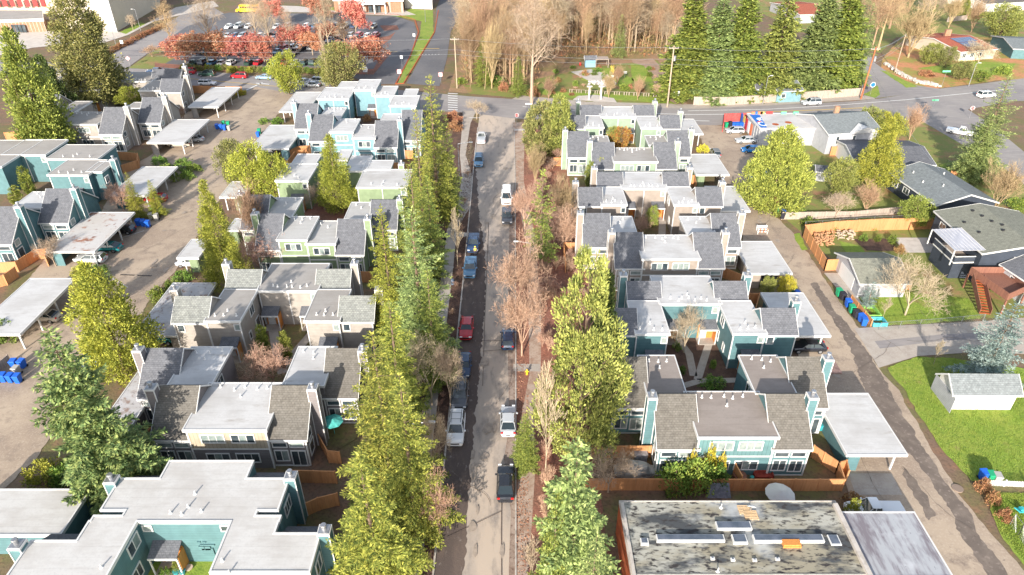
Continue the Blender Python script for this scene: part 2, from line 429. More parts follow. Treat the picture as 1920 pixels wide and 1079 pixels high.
sheet('hill_road', [(1615,188),(1770,168),(1715,160),(1668,138),(1640,118),(1632,100),(1600,98),(1618,130)], next(Z), GM['road'])
sheet('footway_north', [(975,179),(1100,191),(1300,196),(1440,190),(1640,179),(1640,186),(1440,198),(1300,204.3),(1100,199.3),(960,186)], next(Z), M['concrete'])
# gutters full of leaf dirt, kerbs
sheet('gutter', [(796,1200),(855,1200),(876,1000),(886,850),(893,760),(905,640),(912,520),(903,420),(898,400),(892,300),(890,290),(867,540),(839,809),(812,1079)], next(Z), GM['gutter'])
sheet('gutter_east', [(966,1200),(966,330),(955,420),(952,640),(955,800),(945,860),(958,960),(954,1060),(955,1200)], next(Z), GM['edge'])
sheet('left_planting_strip', [(700,1320),(782,1320),(812,1079),(839,809),(867,540),(889,296),(897,232),(862,210),(845,260),(800,430),(760,600),(700,800),(640,1079)], next(Z), GM['bark'])
sheet('right_planting_strip', [(967,1320),(967,232),(1000,232),(1060,300),(1085,450),(1100,520),(1140,700),(1120,900),(1150,1100),(1200,1320)], next(Z), GM['mulch'])
zs = next(Z)
sheet('left_footpath', [(730,1200),(745,1079),(757,959),(776,840),(800,740),(815,600),(830,500),(838,430),(858,390),(866,332),(862,290),(867,230),(868,208),(893,208),(882,232),(873,290),(887,335),(882,388),(857,430),(850,500),(838,600),(822,740),(810,840),(802,959),(790,1079),(780,1200)], zs, M['concrete'])
sheet('right_footpath', [(971,1200),(970,1079),(971,880),(975,790),(993,700),(990,560),(992,515),(985,450),(966,340),(962,230),(984,230),(982,340),(1005,450),(1009,515),(1015,560),(1014,690),(1001,790),(1003,890),(996,1000),(990,1079),(994,1200)], zs+.0012, layered('leaf_dusted_path', (.44,.34,.27), [(.7,.45,.62,(.33,.22,.16),8),(4,.55,.7,(.24,.13,.09),6)], bump=(6,.2,.03))); next(Z)
def kerb(name, pts, w, h, label, mat=None):
    b = MB()
    q = [P(*p) for p in pts]
    for a, c in zip(q, q[1:]):
        d = c - a; L = d.length; ang = math.atan2(d.y, d.x)
        b.obox((a+c)/2 + Vector((0,0,h/2)), L+.02, w, h, ang)
    o = link(name, b.mesh(name, mat or M['kerb'])); tag(o, label, 'kerb', None, 'structure')
kerb('kerb', [(800,1180),(812,1079),(839,809),(867,540),(884,360),(890,290),(896,240)], .18, .13, 'pale concrete kerb between the street and the tree strip')
kerb('kerb', [(967,1180),(967,960),(967,640),(966,340),(964,240)], .16, .13, 'reddish concrete kerb beside the leaf covered footpath')
kerb('kerb', [(742,158),(757,157),(815,60),(822,20)], .35, .15, 'red painted kerb beside the school drive', M['brick_paint'])
kerb('kerb', [(742,158),(770,105),(785,60),(778,38),(745,28),(600,24)], .35, .15, 'red painted kerb around the school loop drive', M['brick_paint'])
# alleys
sheet('alley_west', [(480,163),(430,192),(350,210),(300,280),(230,322),(190,400),(90,480),(30,550),(-60,690),(-260,900),(-200,1150),(-40,960),(75,850),(150,745),(235,645),(275,570),(335,500),(410,378),(470,290),(520,215),(585,184)], next(Z), GM['alley'])
sheet('alley_east', [(1300,234),(1322,280),(1345,330),(1378,400),(1400,470),(1430,540),(1480,640),(1545,760),(1580,880),(1590,935),(1640,960),(1700,1079),(1730,1200),(2060,1200),(1915,1065),(1800,930),(1740,830),(1690,740),(1640,680),(1605,610),(1550,530),(1490,440),(1440,392),(1408,310),(1420,270),(1360,236)], next(Z), GM['alley'])
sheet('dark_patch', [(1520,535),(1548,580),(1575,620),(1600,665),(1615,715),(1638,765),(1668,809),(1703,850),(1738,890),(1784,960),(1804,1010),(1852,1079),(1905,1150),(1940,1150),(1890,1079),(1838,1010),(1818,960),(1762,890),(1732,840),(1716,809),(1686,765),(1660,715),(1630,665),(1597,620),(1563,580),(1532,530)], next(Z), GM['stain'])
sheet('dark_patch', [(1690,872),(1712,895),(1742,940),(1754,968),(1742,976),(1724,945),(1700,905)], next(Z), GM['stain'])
sheet('garage_pad', [(1545,512),(1598,512),(1612,560),(1620,585),(1585,560)], next(Z), M['concrete'])
sheet('driveway', [(1602,616),(1660,612),(1850,602),(1990,590),(1990,668),(1840,660),(1720,668),(1648,690)], next(Z), M['concrete'])
sheet('driveway_tracks', [(1640,640),(1760,628),(1900,620),(1900,632),(1760,640),(1650,654)], next(Z), GM['road'])
sheet('carport_pad', [(1590,888),(1672,888),(1692,928),(1605,928)], next(Z), M['concrete'])
# lawns
zl = next(Z)
sheet('lawn', [(1664,690),(1722,669),(1790,672),(1990,700),(1990,905),(1822,902),(1760,835),(1715,762),(1700,735)], zl, GM['grass'])
sheet('lawn', [(1850,925),(1990,925),(1990,1090),(1920,1060),(1875,1000)], zl, GM['grass'])
sheet('lawn', [(1606,555),(1700,548),(1815,560),(1840,598),(1655,612)], zl, GM['grass'])
sheet('lawn', [(1573,452),(1612,462),(1625,475),(1590,478)], zl, GM['grass'])
sheet('lawn', [(1488,440),(1500,437),(1515,468),(1504,470)], zl, GM['grass'])
sheet('courtyard_soil', [(1598,448),(1662,448),(1692,470),(1625,470)], zl, GM['bark'])
sheet('courtyard_soil', [(1600,424),(1690,417),(1752,420),(1752,428),(1640,432)], zl, GM['mulch'])
sheet('patio', [(1672,446),(1755,446),(1762,474),(1700,474)], zl, M['concrete_w'])
sheet('lawn', [(158,62),(222,62),(262,42),(275,46),(235,66),(188,80),(160,76)], zl, GM['grass'])
sheet('lawn', [(745,157),(757,157),(813,62),(812,20),(770,17),(732,30),(790,40),(787,68)], zl, GM['grass'])
sheet('lawn', [(600,14),(626,14),(626,22),(600,22)], zl, GM['grass'])
sheet('lawn', [(975,172),(1070,184),(1190,190),(1275,196),(1268,186),(1170,178),(1050,172),(1000,165)], zl, GM['grass'])
sheet('lawn', [(1182,120),(1206,119),(1222,140),(1222,154),(1186,152)], zl, GM['grass'])
sheet('lawn', [(1108,130),(1150,128),(1190,150),(1180,162),(1120,158),(1090,150)], zl, GM['grass'])
sheet('lawn', [(1720,128),(1830,115),(1905,120),(1890,138),(1800,146)], zl, GM['grass'])
sheet('lawn', [(1650,132),(1662,134),(1722,163),(1700,165)], zl+.0012, GM['grass'])
sheet('lawn', [(1620,178),(1645,160),(1650,178),(1640,184)], zl+.0012, GM['grass'])
sheet('lawn', [(1760,310),(1800,300),(1840,330),(1780,335)], zl+.0012, GM['grass'])
next(Z)
# school grounds
sheet('school_drive', [(690,158),(740,158),(768,105),(783,66),(776,42),(742,31),(600,26),(430,24),(330,46),(290,80),(262,128),(300,132),(640,134)], next(Z), GM['asphalt'])
sheet('school_drive_east', [(762,157),(824,162),(838,110),(845,60),(872,10),(890,-40),(840,-40),(818,16),(816,62)], next(Z), GM['asphalt'])
sheet('school_drive_west', [(176,122),(238,128),(300,84),(350,50),(420,26),(400,14),(340,28),(280,62),(240,84)], next(Z), GM['road'])
sheet('school_path', [(-60,118),(60,90),(160,80),(190,82),(240,66),(290,40),(350,26),(410,12),(400,2),(330,14),(275,44),(236,64),(222,60),(150,57),(0,62),(-80,80)], next(Z), M['concrete_w'])
sheet('school_path', [(440,22),(600,24),(745,30),(780,28),(760,20),(640,22),(560,12),(450,8)], next(Z), M['concrete_w'])
sheet('verge', [(240,128),(300,88),(345,70),(345,100),(300,125),(290,130)], next(Z), GM['rough'])
# planting islands in the car park
sheet('island', [(290,118),(340,122),(640,128),(700,130),(715,104),(722,96),(735,98),(700,140),(600,138),(420,134),(290,126)], next(Z), GM['mulch'])
sheet('island', [(700,72),(728,68),(742,60),(730,76),(715,86),(700,84)], next(Z), GM['mulch'])
sheet('island', [(712,48),(745,48),(748,56),(720,58)], next(Z), GM['mulch'])
# garden north of the road
sheet('garden_plaza', [(1074,188),(1085,180),(1115,178),(1150,184),(1156,193)], next(Z), M['concrete_w'])
sheet('bark_path', [(1184,112),(1225,110),(1240,128),(1252,140),(1262,165),(1290,196),(1268,196),(1240,180),(1225,150),(1208,124),(1186,118)], next(Z), GM['brownpath'])
sheet('garden_path', [(1070,135),(1108,130),(1140,140),(1150,160),(1130,164),(1100,150)], next(Z), M['concrete_w'])
# courtyards and yards
zy = next(Z)
for nm, pts, g in [
 ('courtyard_soil', [(1245,588),(1390,588),(1400,740),(1255,740)], GM['bark']),
 ('courtyard_soil', [(1180,360),(1268,360),(1262,440),(1190,440)], GM['soil']),
 ('courtyard_soil', [(1130,232),(1205,232),(1205,272),(1140,272)], GM['rough']),
 ('courtyard_soil', [(450,560),(580,560),(560,720),(440,720)], GM['soil']),
 ('courtyard_soil', [(570,370),(665,370),(650,415),(560,415)], GM['mulch']),
 ('courtyard_soil', [(655,190),(735,190),(720,235),(650,235)], GM['bark']),
 ('courtyard_soil', [(180,1050),(470,1050),(430,1300),(120,1300)], GM['grass']),
 ('front_yard', [(1090,895),(1230,858),(1560,870),(1600,960),(1160,960),(1120,925)], GM['soil']),
 ('front_yard', [(560,895),(700,800),(640,700),(590,720),(590,860)], GM['soil']),
 ]:
    sheet(nm, pts, zy, g)
zp = next(Z)
def path(name, pts, w, mat=None, z=None):
    b = MB(); q = [P(*p) for p in pts]
    for i,(a, c) in enumerate(zip(q, q[1:])):
        d = (c-a); ln = d.length; d.normalize(); n = Vector((-d.y,d.x,0))*w/2
        a2 = a - d*w*.15; c2 = c + d*w*.15
        zz = (z or zp) + i*.003
        b.add([(v.x,v.y,zz) for v in (a2-n, c2-n, c2+n, a2+n)], [(3,2,1,0)] )
    bm = b.mesh(name, mat or M['concrete'])
    o = link(name, bm); bm.flip_normals(); tag(o, kind='structure')
path('courtyard_path', [(1252,612),(1292,665),(1300,705)], .95)
path('courtyard_path', [(1340,612),(1322,668),(1308,712)], .95)
path('courtyard_path', [(1270,728),(1310,716),(1390,714)], .9)
path('courtyard_path', [(512,618),(520,665),(530,700)], 1.2)
path('courtyard_path', [(590,620),(545,672),(530,690)], 1.2)
path('courtyard_path', [(1243,400),(1241,440)], 1.2)
path('courtyard_path', [(1225,262),(1222,240)], 1.2)
path('footpath_link', [(822,500),(845,505)], 1.5, M['concrete_w'], zs+.004)
path('footpath_link', [(855,440),(880,441)], 1.5, M['concrete_w'], zs+.004)
path('footpath_link', [(966,690),(1010,690)], 1.5, M['concrete'], zs+.004)
path('footpath_link', [(966,244),(985,244)], 1.2, M['concrete_w'], zs+.004)
# road markings
ZM = next(Z)
def mark(pts, w, mat=None):
    b = MB(); q = [P(*p) for p in pts]
    for i,(a, c) in enumerate(zip(q, q[1:])):
        d = (c-a); d.normalize(); n = Vector((-d.y,d.x,0))*w/2
        b.add([(v.x,v.y,ZM) for v in (a-n, c-n, c+n, a+n)], [(0,1,2,3)])
    tag(link('road_marking', b.mesh('road_marking', mat or M['paint'])), kind='structure')
for k in range(8):
    mark([(840, 176+k*4.3),(858, 177.2+k*4.3)], .55)
mark([(980,201),(1100,211),(1300,216),(1380,215)], .35)
mark([(1290,227),(1330,228)], .3)
mark([(1400,212),(1540,207),(1620,203)], .3, M['paint_y'])
mark([(1290,209),(1440,206),(1560,199),(1700,188),(1900,167)], .3)
mark([(330,146),(430,155),(520,163)], .25, M['paint_y'])
mark([(480,157),(505,159)], .6); mark([(462,170),(492,156)], .5)
mark([(788,92),(824,92)], .4, M['paint_y'])
mark([(700,98),(745,98)], .3, M['paint_y'])
for k in range(7):
    mark([(785+k*6,103),(788+k*6,103)], .3)
mark([(205,122),(228,117)], .35, M['paint_y'])
mark([(880,222),(900,222)], .3)
for a in [(225,448,270,434),(205,520,240,540)]:
    mark([(a[0],a[1]),(a[2],a[3])], .12)
# seam and cracks in the street
b = MB()
for pts in ([(941,1200),(940,1000),(941,900)], [(905,725),(909,600),(916,420)], [(836,1010),(940,960)], [(868,640),(965,640)], [(905,660),(966,655)]):
    q = [P(*p) for p in pts]
    for a, c in zip(q, q[1:]):
        d = (c-a); d.normalize(); n = Vector((-d.y,d.x,0))*.035
        b.add([(v.x,v.y,ZM) for v in (a-n, c-n, c+n, a+n)], [(0,1,2,3)])
tag(link('street_seam', b.mesh('street_seam', GM['gutter'])), kind='structure')
rr = random.Random(17); b = MB()
for (x,y,ang,L_) in [(1500,560,1.2,14),(1560,650,1.9,12),(1600,700,.6,10),(1620,860,2.0,9),(1700,1000,1.7,12),(1380,360,1.5,16),(1420,430,.8,9),(1340,300,1.4,12),(1440,480,1.8,10),(1830,1000,2.1,9),
   (330,300,.9,14),(300,420,1.2,12),(240,560,.3,12),(270,470,1.0,10),(420,250,1.1,16),(480,210,.9,14),(120,720,.5,10),(60,800,.8,9),(350,400,.5,9),(200,600,1.2,10),(920,500,1.6,14),(925,380,1.5,14),(930,760,1.4,9),(920,950,1.7,8),(905,300,1.6,10),
   (1700,640,.1,12),(1760,620,1.5,5),(1830,640,.2,9),(1690,660,1.4,5)]:
    p = P(x,y); a_ = ang
    for k in range(int(L_/.5)):
        a_ += rr.uniform(-.45,.45)*.6; a_ = a_*.9+ang*.1; q = p+Vector((math.cos(a_),math.sin(a_),0))*.5; d=(q-p).normalized(); n_ = Vector((-d.y,d.x,0))*rr.uniform(.01,.03)
        b.add([(v.x,v.y,ZM+.004+.0008*(k%6)) for v in (p-n_,q-n_,q+n_,p+n_)],[(0,1,2,3)]); p = q
tag(link('pavement_cracks', b.mesh('pavement_cracks', GM['stain'])), kind='structure')
rr = random.Random(19); b = MB()
for k in range(46):
    if k < 22: y = rr.uniform(290,1040); x = rr.uniform(895+(0 if y<600 else -20),960)
    elif k < 36: t = rr.random(); y = 260+t*640; x = 1345+t*330+rr.uniform(-20,25)
    else: t = rr.random(); y = 230+t*500; x = 470-t*330+rr.uniform(-40,30)
    c = P(x,y); n = 11; rx, ry = rr.uniform(.15,.6), rr.uniform(.3,1.3); b0 = len(b.v)
    b.v += [(c.x+rx*math.cos(6.283*i/n)*rr.uniform(.6,1.2), c.y+ry*math.sin(6.283*i/n)*rr.uniform(.6,1.2), ZM+.0004*(k%9)) for i in range(n)]; b.f.append(tuple(range(b0,b0+n))); b.m.append(0)
tag(link('oil_stains', b.mesh('oil_stains', layered('oil_stained_asphalt',(.30,.25,.21),[(2,.4,.6,(.40,.33,.27),7)]))), kind='structure')
# manhole, drain covers
def disc(name, px, py, r, mat, label, cat):
    b = MB(); c = P(px,py)
    b.tube(c+Vector((0,0,0)), c+Vector((0,0,ZM+.02)), r, r, 20)
    tag(link(name, b.mesh(name, mat)), label, cat)
disc('manhole_cover', 1795, 917, .55, layered('cast_iron', (.25,.19,.15), rough=.7), 'round brown manhole cover in the sandy alley beside the lawn', 'manhole cover')
disc('manhole_cover', 288, 500, .5, layered('cast_iron_b', (.33,.26,.2), rough=.7), 'round manhole cover in the alley near the silver estate car', 'manhole cover')
for i,(k0,k1) in enumerate(((0,10),(12,22))):
    b = MB()
    for k in range(k0,k1):
        c = P(227+k*2.7, 516.5+k*.1); b.obox((c.x,c.y,ZM), .13, .22, .03, 0)
    tag(link('drain_grate', b.mesh('drain_grate', M['dark'])), ('slotted drain grate across the alley, half nearer the silver estate car','slotted drain grate across the alley, half nearer the tall cypress')[i], 'drain')
# ------------------------------------------------------------------ houses
WIN = {}
def window_meshes(w, h, n, pale, fr='white_paint'):
    """frame and pane facing -Y, centred at the origin; n lights side by side"""
    k = (round(w,2), round(h,2), n, pale, fr)
    if k not in WIN:
        f = MB(); t = .11
        f.box(-w/2-t, w/2+t, -.07, .03, -h/2-t, -h/2); f.box(-w/2-t, w/2+t, -.07, .03, h/2, h/2+t)
        f.box(-w/2-t, -w/2, -.07, .03, -h/2, h/2); f.box(w/2, w/2+t, -.07, .03, -h/2, h/2)
        for i in range(1, n):
            x = -w/2 + w*i/n
            f.box(x-.035, x+.035, -.055, .03, -h/2, h/2)
        p = MB(); p.box(-w/2, w/2, -.02, .02, -h/2, h/2)
        if n == 3:
            p = MB(); p.box(-w/2, -w/6, -.02, .02, -h/2, h/2, 0); p.box(-w/6, w/6, -.021, .02, -h/2, h/2, 1); p.box(w/6, w/2, -.02, .02, -h/2, h/2, 0)
            mats = [M['glass'], M['glass_l']] if pale == 1 else ([M['glass_l'], M['glass_l']] if pale == 2 else [M['glass'], M['glass']])
        elif n == 2:
            p = MB(); p.box(-w/2, 0, -.02, .02, -h/2, h/2, 0); p.box(0, w/2, -.022, .02, -h/2, h/2, 1)
            mats = [M['glass'], M['glass_l']] if pale == 1 else ([M['glass_l'], M['glass_l']] if pale == 2 else [M['glass'], M['glass']])
        else:
            mats = [M['glass_l'] if pale else M['glass']]
        WIN[k] = (f.mesh('window', M[fr]), p.mesh('pane', mats))
    return WIN[k]
DOORM = None
def door_meshes():
    global DOORM
    if DOORM is None:
        f = MB(); f.box(-.5,.5,-.05,.02,0,2.1); 
        for z in (.25,1.15): f.box(-.33,-.06,-.07,-.05,z,z+.7); f.box(.06,.33,-.07,-.05,z,z+.7)
        h = MB(); h.obox((.38,-.1,1.05),.06,.08,.06)
        DOORM = (f.mesh('door', M['white_paint']), h.mesh('handle', M['metal']))
    return DOORM
VENTM = None
rnd = random.Random(11)

class House:
    def __init__(s, name, label, cat, org, wall, board=None, roof='roof_white', sh='shingle', group=None, trim='white_paint'):
        s.o = root(name, label, cat, (round(org[0],2), round(org[1],2), 0), group)
        s.wall, s.board, s.roof, s.sh, s.trim = M[wall], M[board or wall], M[roof], M[sh], M[trim]
        s.eps = 0
    def loc(s, x, y, z): return (x-s.o.location.x, y-s.o.location.y, z)
    def win(s, x, y, z, w, h, n=2, face='S', pale=None):
        if pale is None: pale = rnd.choice((0,0,1,2))
        f, p = window_meshes(w, h, n, pale)
        rz = {'S':0,'E':math.pi/2,'W':-math.pi/2,'N':math.pi}[face]
        a = link('window', f, s.o, s.loc(x,y,z), rz)
        link('pane', p, a)
    def door(s, x, y, z=0, face='S'):
        f, h = door_meshes()
        rz = {'S':0,'E':math.pi/2,'W':-math.pi/2,'N':math.pi}[face]
        a = link('door', f, s.o, s.loc(x,y,z), rz); link('handle', h, a)
    def vent(s, x, y, z, r=.09, h=.4):
        global VENTM
        if VENTM is None:
            b = MB(); b.tube((0,0,-.1),(0,0,.4),.075,.075,8); b.tube((0,0,-.02),(0,0,.10),.20,.08,8)
            VENTM = b.mesh('roof_vent', M['white_paint'])
        link('roof_vent', VENTM, s.o, s.loc(x,y,z))
    def flat(s, x0, x1, y0, y1, H, wallmat=None, over=.22, roofmat=None, z0=0, walls=True):
        s.eps += .004; H = H + s.eps; e = s.eps
        if walls:
            b = MB(); b.box(x0+e, x1-e, y0+e, y1-e, z0, H-.05, 0)
            part('wall', b, wallmat or s.wall, s.o)
        r = MB(); r.box(x0-over, x1+over, y0-over, y1+over, H-.02, H, 0)
        rf = part('flat_roof', r, roofmat or s.roof, s.o)
        f = MB(); X0,X1,Y0,Y1 = x0-over-.03, x1+over+.03, y0-over-.03, y1+over+.03; t=.13
        for (a,c,d,g) in ((X0,X1,Y0,Y0+t),(X0,X1,Y1-t,Y1),(X0,X0+t,Y0+t,Y1-t),(X1-t,X1,Y0+t,Y1-t)):
            f.box(a,c,d,g,H-.30+e,H+.06)
        part('fascia', f, s.trim, rf)
        return dict(x0=x0,x1=x1,y0=y0,y1=y1,H=H)
    def F(s, xl, xr, yf, yb, H=5.7, face=None, **k):
        a, c, d = P(xl,yf,H), P(xr,yf,H), P(xl,yb,H)
        B = s.flat(a.x, c.x, a.y, d.y, H, **k)
        if face: s.facade(B, face)
        return B
    def facade(s, B, face):
        x0,x1,y,H = B['x0'],B['x1'],B['y0'],B['H']; w = x1-x0
        if 'g' in face:      # garden side, two storeys of triple windows
            lo = H-2.85
            t = MB(); t.box(x0-.05,x1+.05,y-.06,y+.1,lo-.1,lo+.1); t.box(x0-.05,x0+.12,y-.07,y+.1,0,H-.3); t.box(x1-.12,x1+.05,y-.07,y+.1,0,H-.3)
            part('trim', t, s.trim, s.o)
            u = MB(); u.box(x0+.13,x1-.13,y-.04,y+.05,lo+.1,H-.31); part('upper_cladding', u, s.board, s.o)
            n = 2 if w > 5.5 else 1
            ww = min(2.3, w*.62/n)
            for i in range(n):
                cx = x0 + w*((.31,.69)[i] if n == 2 else .5)
                s.win(cx, y-.05, H-1.35, ww, 1.05, 3, pale=rnd.choice((1,2,2)))
                s.win(cx, y-.01, 1.55, ww, 1.15, 3, pale=rnd.choice((0,1,0)))
        if 'c' in face:      # court side: small window high up
            s.win(x0+w*.9 if w < 6 else x0+w*.93, y-.01, H-1.1, .62, .8, 1, pale=rnd.choice((0,1)))
            for xa in [x0-.04, x1-.1] + ([x0+w*.5-.07] if w > 6.5 else []):
                t = MB(); t.box(xa,xa+.14,y-.05,y+.1,0,H-.3); part('downpipe', t, s.trim, s.o)
        if 'p' in face:
            s.porch(x0+w*.83, y)
            if w > 6.5: s.porch(x0+w*.17, y)
        if 'q' in face:
            s.porch(x0+w*.62, y)
    def porch(s, cx, y, w=2.3):
        d = 1.5
        r = MB(); z0, z1 = 2.45, 3.05
        r.add([(cx-w/2,y-d,z0),(cx+w/2,y-d,z0),(cx+w/2,y,z1),(cx-w/2,y,z1),(cx-w/2,y-d,z0+.1),(cx+w/2,y-d,z0+.1),(cx+w/2,y,z1+.1),(cx-w/2,y,z1+.1)],
              [(3,2,1,0),(4,5,6,7),(0,1,5,4),(1,2,6,5),(2,3,7,6),(3,0,4,7)])
        pr = part('porch_roof', r, M['shingle'] if s.sh != M['shingle_b'] else M['shingle'], s.o)
        t = MB(); t.box(cx-w/2-.03,cx+w/2+.03,y-d-.06,y-d,z0-.13,z0+.09)
        t.box(cx-w/2,cx-w/2+.12,y-d+.02,y-d+.14,0,z0-.02); t.box(cx+w/2-.12,cx+w/2,y-d+.02,y-d+.14,0,z0-.02)
        part('post', t, s.trim, pr)
        k = MB(); k.box(cx-w/2+.13,cx+w/2-.13,y-.05,y+.04,0,2.4); k.box(cx+w/2-.11,cx+w/2-.03,y-d+.3,y-.06,0,2.35)
        part('entry_cladding', k, M['cedar_bright'], s.o)
        s.door(cx-.35, y-.06)
        st = MB(); st.box(cx-w/2,cx+w/2,y-d-.1,y-.05,0,.16); part('step', st, M['concrete'], s.o)
    def gable(s, x0, x1, y0, He, r, pitch=.8, over=.22, sh=None, back=None):
        """ridge along X, long slope towards the camera"""
        s.eps += .004; e = s.eps
        x0 += e; x1 -= e
        Hr = He + pitch*r
        yb = y0 + 2*r if back is None else back
        Hb = Hr - pitch*(yb-y0-r)
        w = MB()
        w.box(x0,x1,y0,yb,0,min(He,Hb)-.12)
        m = min(He,Hb)-.12
        pr = [(y0,m),(yb,m),(yb,Hb-.1),(y0+r,Hr-.1),(y0,He-.1)]
        n = len(pr)
        w.add([(x0+.001,y,z) for y,z in pr]+[(x1-.001,y,z) for y,z in pr], [tuple(range(n-1,-1,-1)), tuple(range(n,2*n))]+[(i,(i+1)%n,n+(i+1)%n,n+i) for i in range(n)])
        part('wall', w, s.wall, s.o)
        g = MB(); t = .14; X0,X1 = x0-over, x1+over
        ya, za = y0-.15, He-.15*pitch; yc, zc_ = yb+.2, Hb-.2*pitch
        sec = [(ya,za),(y0+r,Hr),(yc,zc_),(yc,zc_-t),(y0+r,Hr-t),(ya,za-t)]
        n = 6
        g.add([(X0,y,z) for y,z in sec]+[(X1,y,z) for y,z in sec], [(0,1,n+1,n),(1,2,n+2,n+1),(2,3,n+3,n+2),(3,4,n+4,n+3),(4,5,n+5,n+4),(5,0,n,n+5),(0,5,4,1),(1,4,3,2),(n,n+1,n+4,n+5),(n+1,n+2,n+3,n+4)])
        rf = part('gable_roof', g, sh or s.sh, s.o)
        f = MB()
        f.box(X0-.03,X1+.03,ya-.05,ya,za-.24,za+.0)
        for xa,xb in ((X0-.05,X0),(X1,X1+.05)):
            sec2 = [(ya,za+.02),(y0+r,Hr+.02),(yc,zc_+.02),(yc,zc_-.18),(y0+r,Hr-.20),(ya,za-.2)]
            f.add([(xa,y,z) for y,z in sec2]+[(xb,y,z) for y,z in sec2], [(0,1,n+1,n),(1,2,n+2,n+1),(2,3,n+3,n+2),(3,4,n+4,n+3),(4,5,n+5,n+4),(5,0,n,n+5),(0,5,4,1),(1,4,3,2),(n,n+1,n+4,n+5),(n+1,n+2,n+3,n+4)])
        part('fascia', f, s.trim, rf)
        return dict(x0=x0,x1=x1,y0=y0,y1=yb,He=He,Hr=Hr,r=r)
    def G(s, xl, xr, yf, yr, He=4.1, pitch=.8, face=None, chim=None, side=None, **k):
        a, c = P(xl,yf,He), P(xr,yf,He)
        Y0 = a.y + .15
        ta = tan_at(yr)
        r = max(1.2, min(7, (HC-He-ta*Y0)/(pitch+ta)))
        B = s.gable(a.x, c.x, Y0, He+.35*pitch*0, r, pitch, **k)
        x0,x1,y = B['x0'],B['x1'],B['y0']; w = x1-x0
        if face == 'g':
            for fx in (.27,.73):
                s.win(x0+w*fx, y-.01, He-.93, w*.36, .56, 1)
            s.win(x0+w*.27, y-.01, 1.6, w*.34, 1.4, 2, pale=rnd.choice((0,1)))
            if rnd.random() < .5: s.win(x0+w*.73, y-.01, 1.2, w*.36, 2.1, 2, pale=0)
            else: s.win(x0+w*.73, y-.01, 1.5, w*.34, 1.5, 2)
            t = MB(); t.box(x0-.05,x0+.1,y-.06,y+.1,0,He-.4); t.box(x1-.1,x1+.05,y-.06,y+.1,0,He-.4); t.box(x0,x1,y-.05,y+.05,.05,.22)
            part('trim', t, s.trim, s.o)
        if face == 'c':
            s.win(x0+w*.2, y-.01, He-1.0, .75, .95, 1, pale=0)
            
            for xa in (x0-.04, x1-.1): t = MB(); t.box(xa,xa+.14,y-.05,y+.1,0,He-.4); part('downpipe', t, s.trim, s.o)
        if side:   # windows in the exposed side wall
            x, fc = (x0-.02,'W') if side == 'W' else (x1+.02,'E')
            s.win(x, y+1.3, 1.7, 1.2, 1.5, 1, fc); s.win(x, y+1.3, 3.5 if He < 5 else 4.6, 1.1, .9, 1, fc)
        if chim:
            W_ = 'W' in chim; cy = y + (B['r']*(.8 if 'S' in chim else 1.35))
            s.chimney((x0-.55) if W_ else (x1+.55), cy, B['Hr']+.55)
        return B
    def chimney(s, cx, cy, H, w=.95, d=1.0):
        b = MB(); b.box(cx-w/2,cx+w/2,cy-d/2,cy+d/2,0,H); c = part('chimney', b, s.wall, s.o)
        t = MB(); q=.09
        for sx in (-1,1):
            for sy in (-1,1):
                x, y = cx+sx*w/2, cy+sy*d/2
                t.box(x-.045,x+.045,y-.045,y+.045,0,H-.02)
        t.box(cx-w/2-.05,cx+w/2+.05,cy-d/2-.05,cy+d/2+.05,H-.18,H+.03)
        part('corner_trim', t, s.trim, c)
        p = MB(); p.box(cx-w/2+.04,cx+w/2-.04,cy-d/2+.04,cy+d/2-.04,H+.03,H+.10)
        p.tube((cx,cy,H+.1),(cx,cy,H+.55),.2,.2,10); p.tube((cx,cy,H+.55),(cx,cy,H+.66),.28,.24,10)
        part('flue', p, M['metal'], c)
    def vents(s, B, n=5, near=True):
        yy = B['y0']+.9 if near else B['y1']-.8
        w = B['x1']-B['x0']
        for i in range(n):
            s.vent(B['x0']+w*(.2+.6*(i+rnd.uniform(-.25,.25))/max(1,n-1)), yy+rnd.uniform(-.3,.3), B['H'])
        s.vent(B['x0']+w*.5, yy+(1.1 if near else -1.3), B['H'])

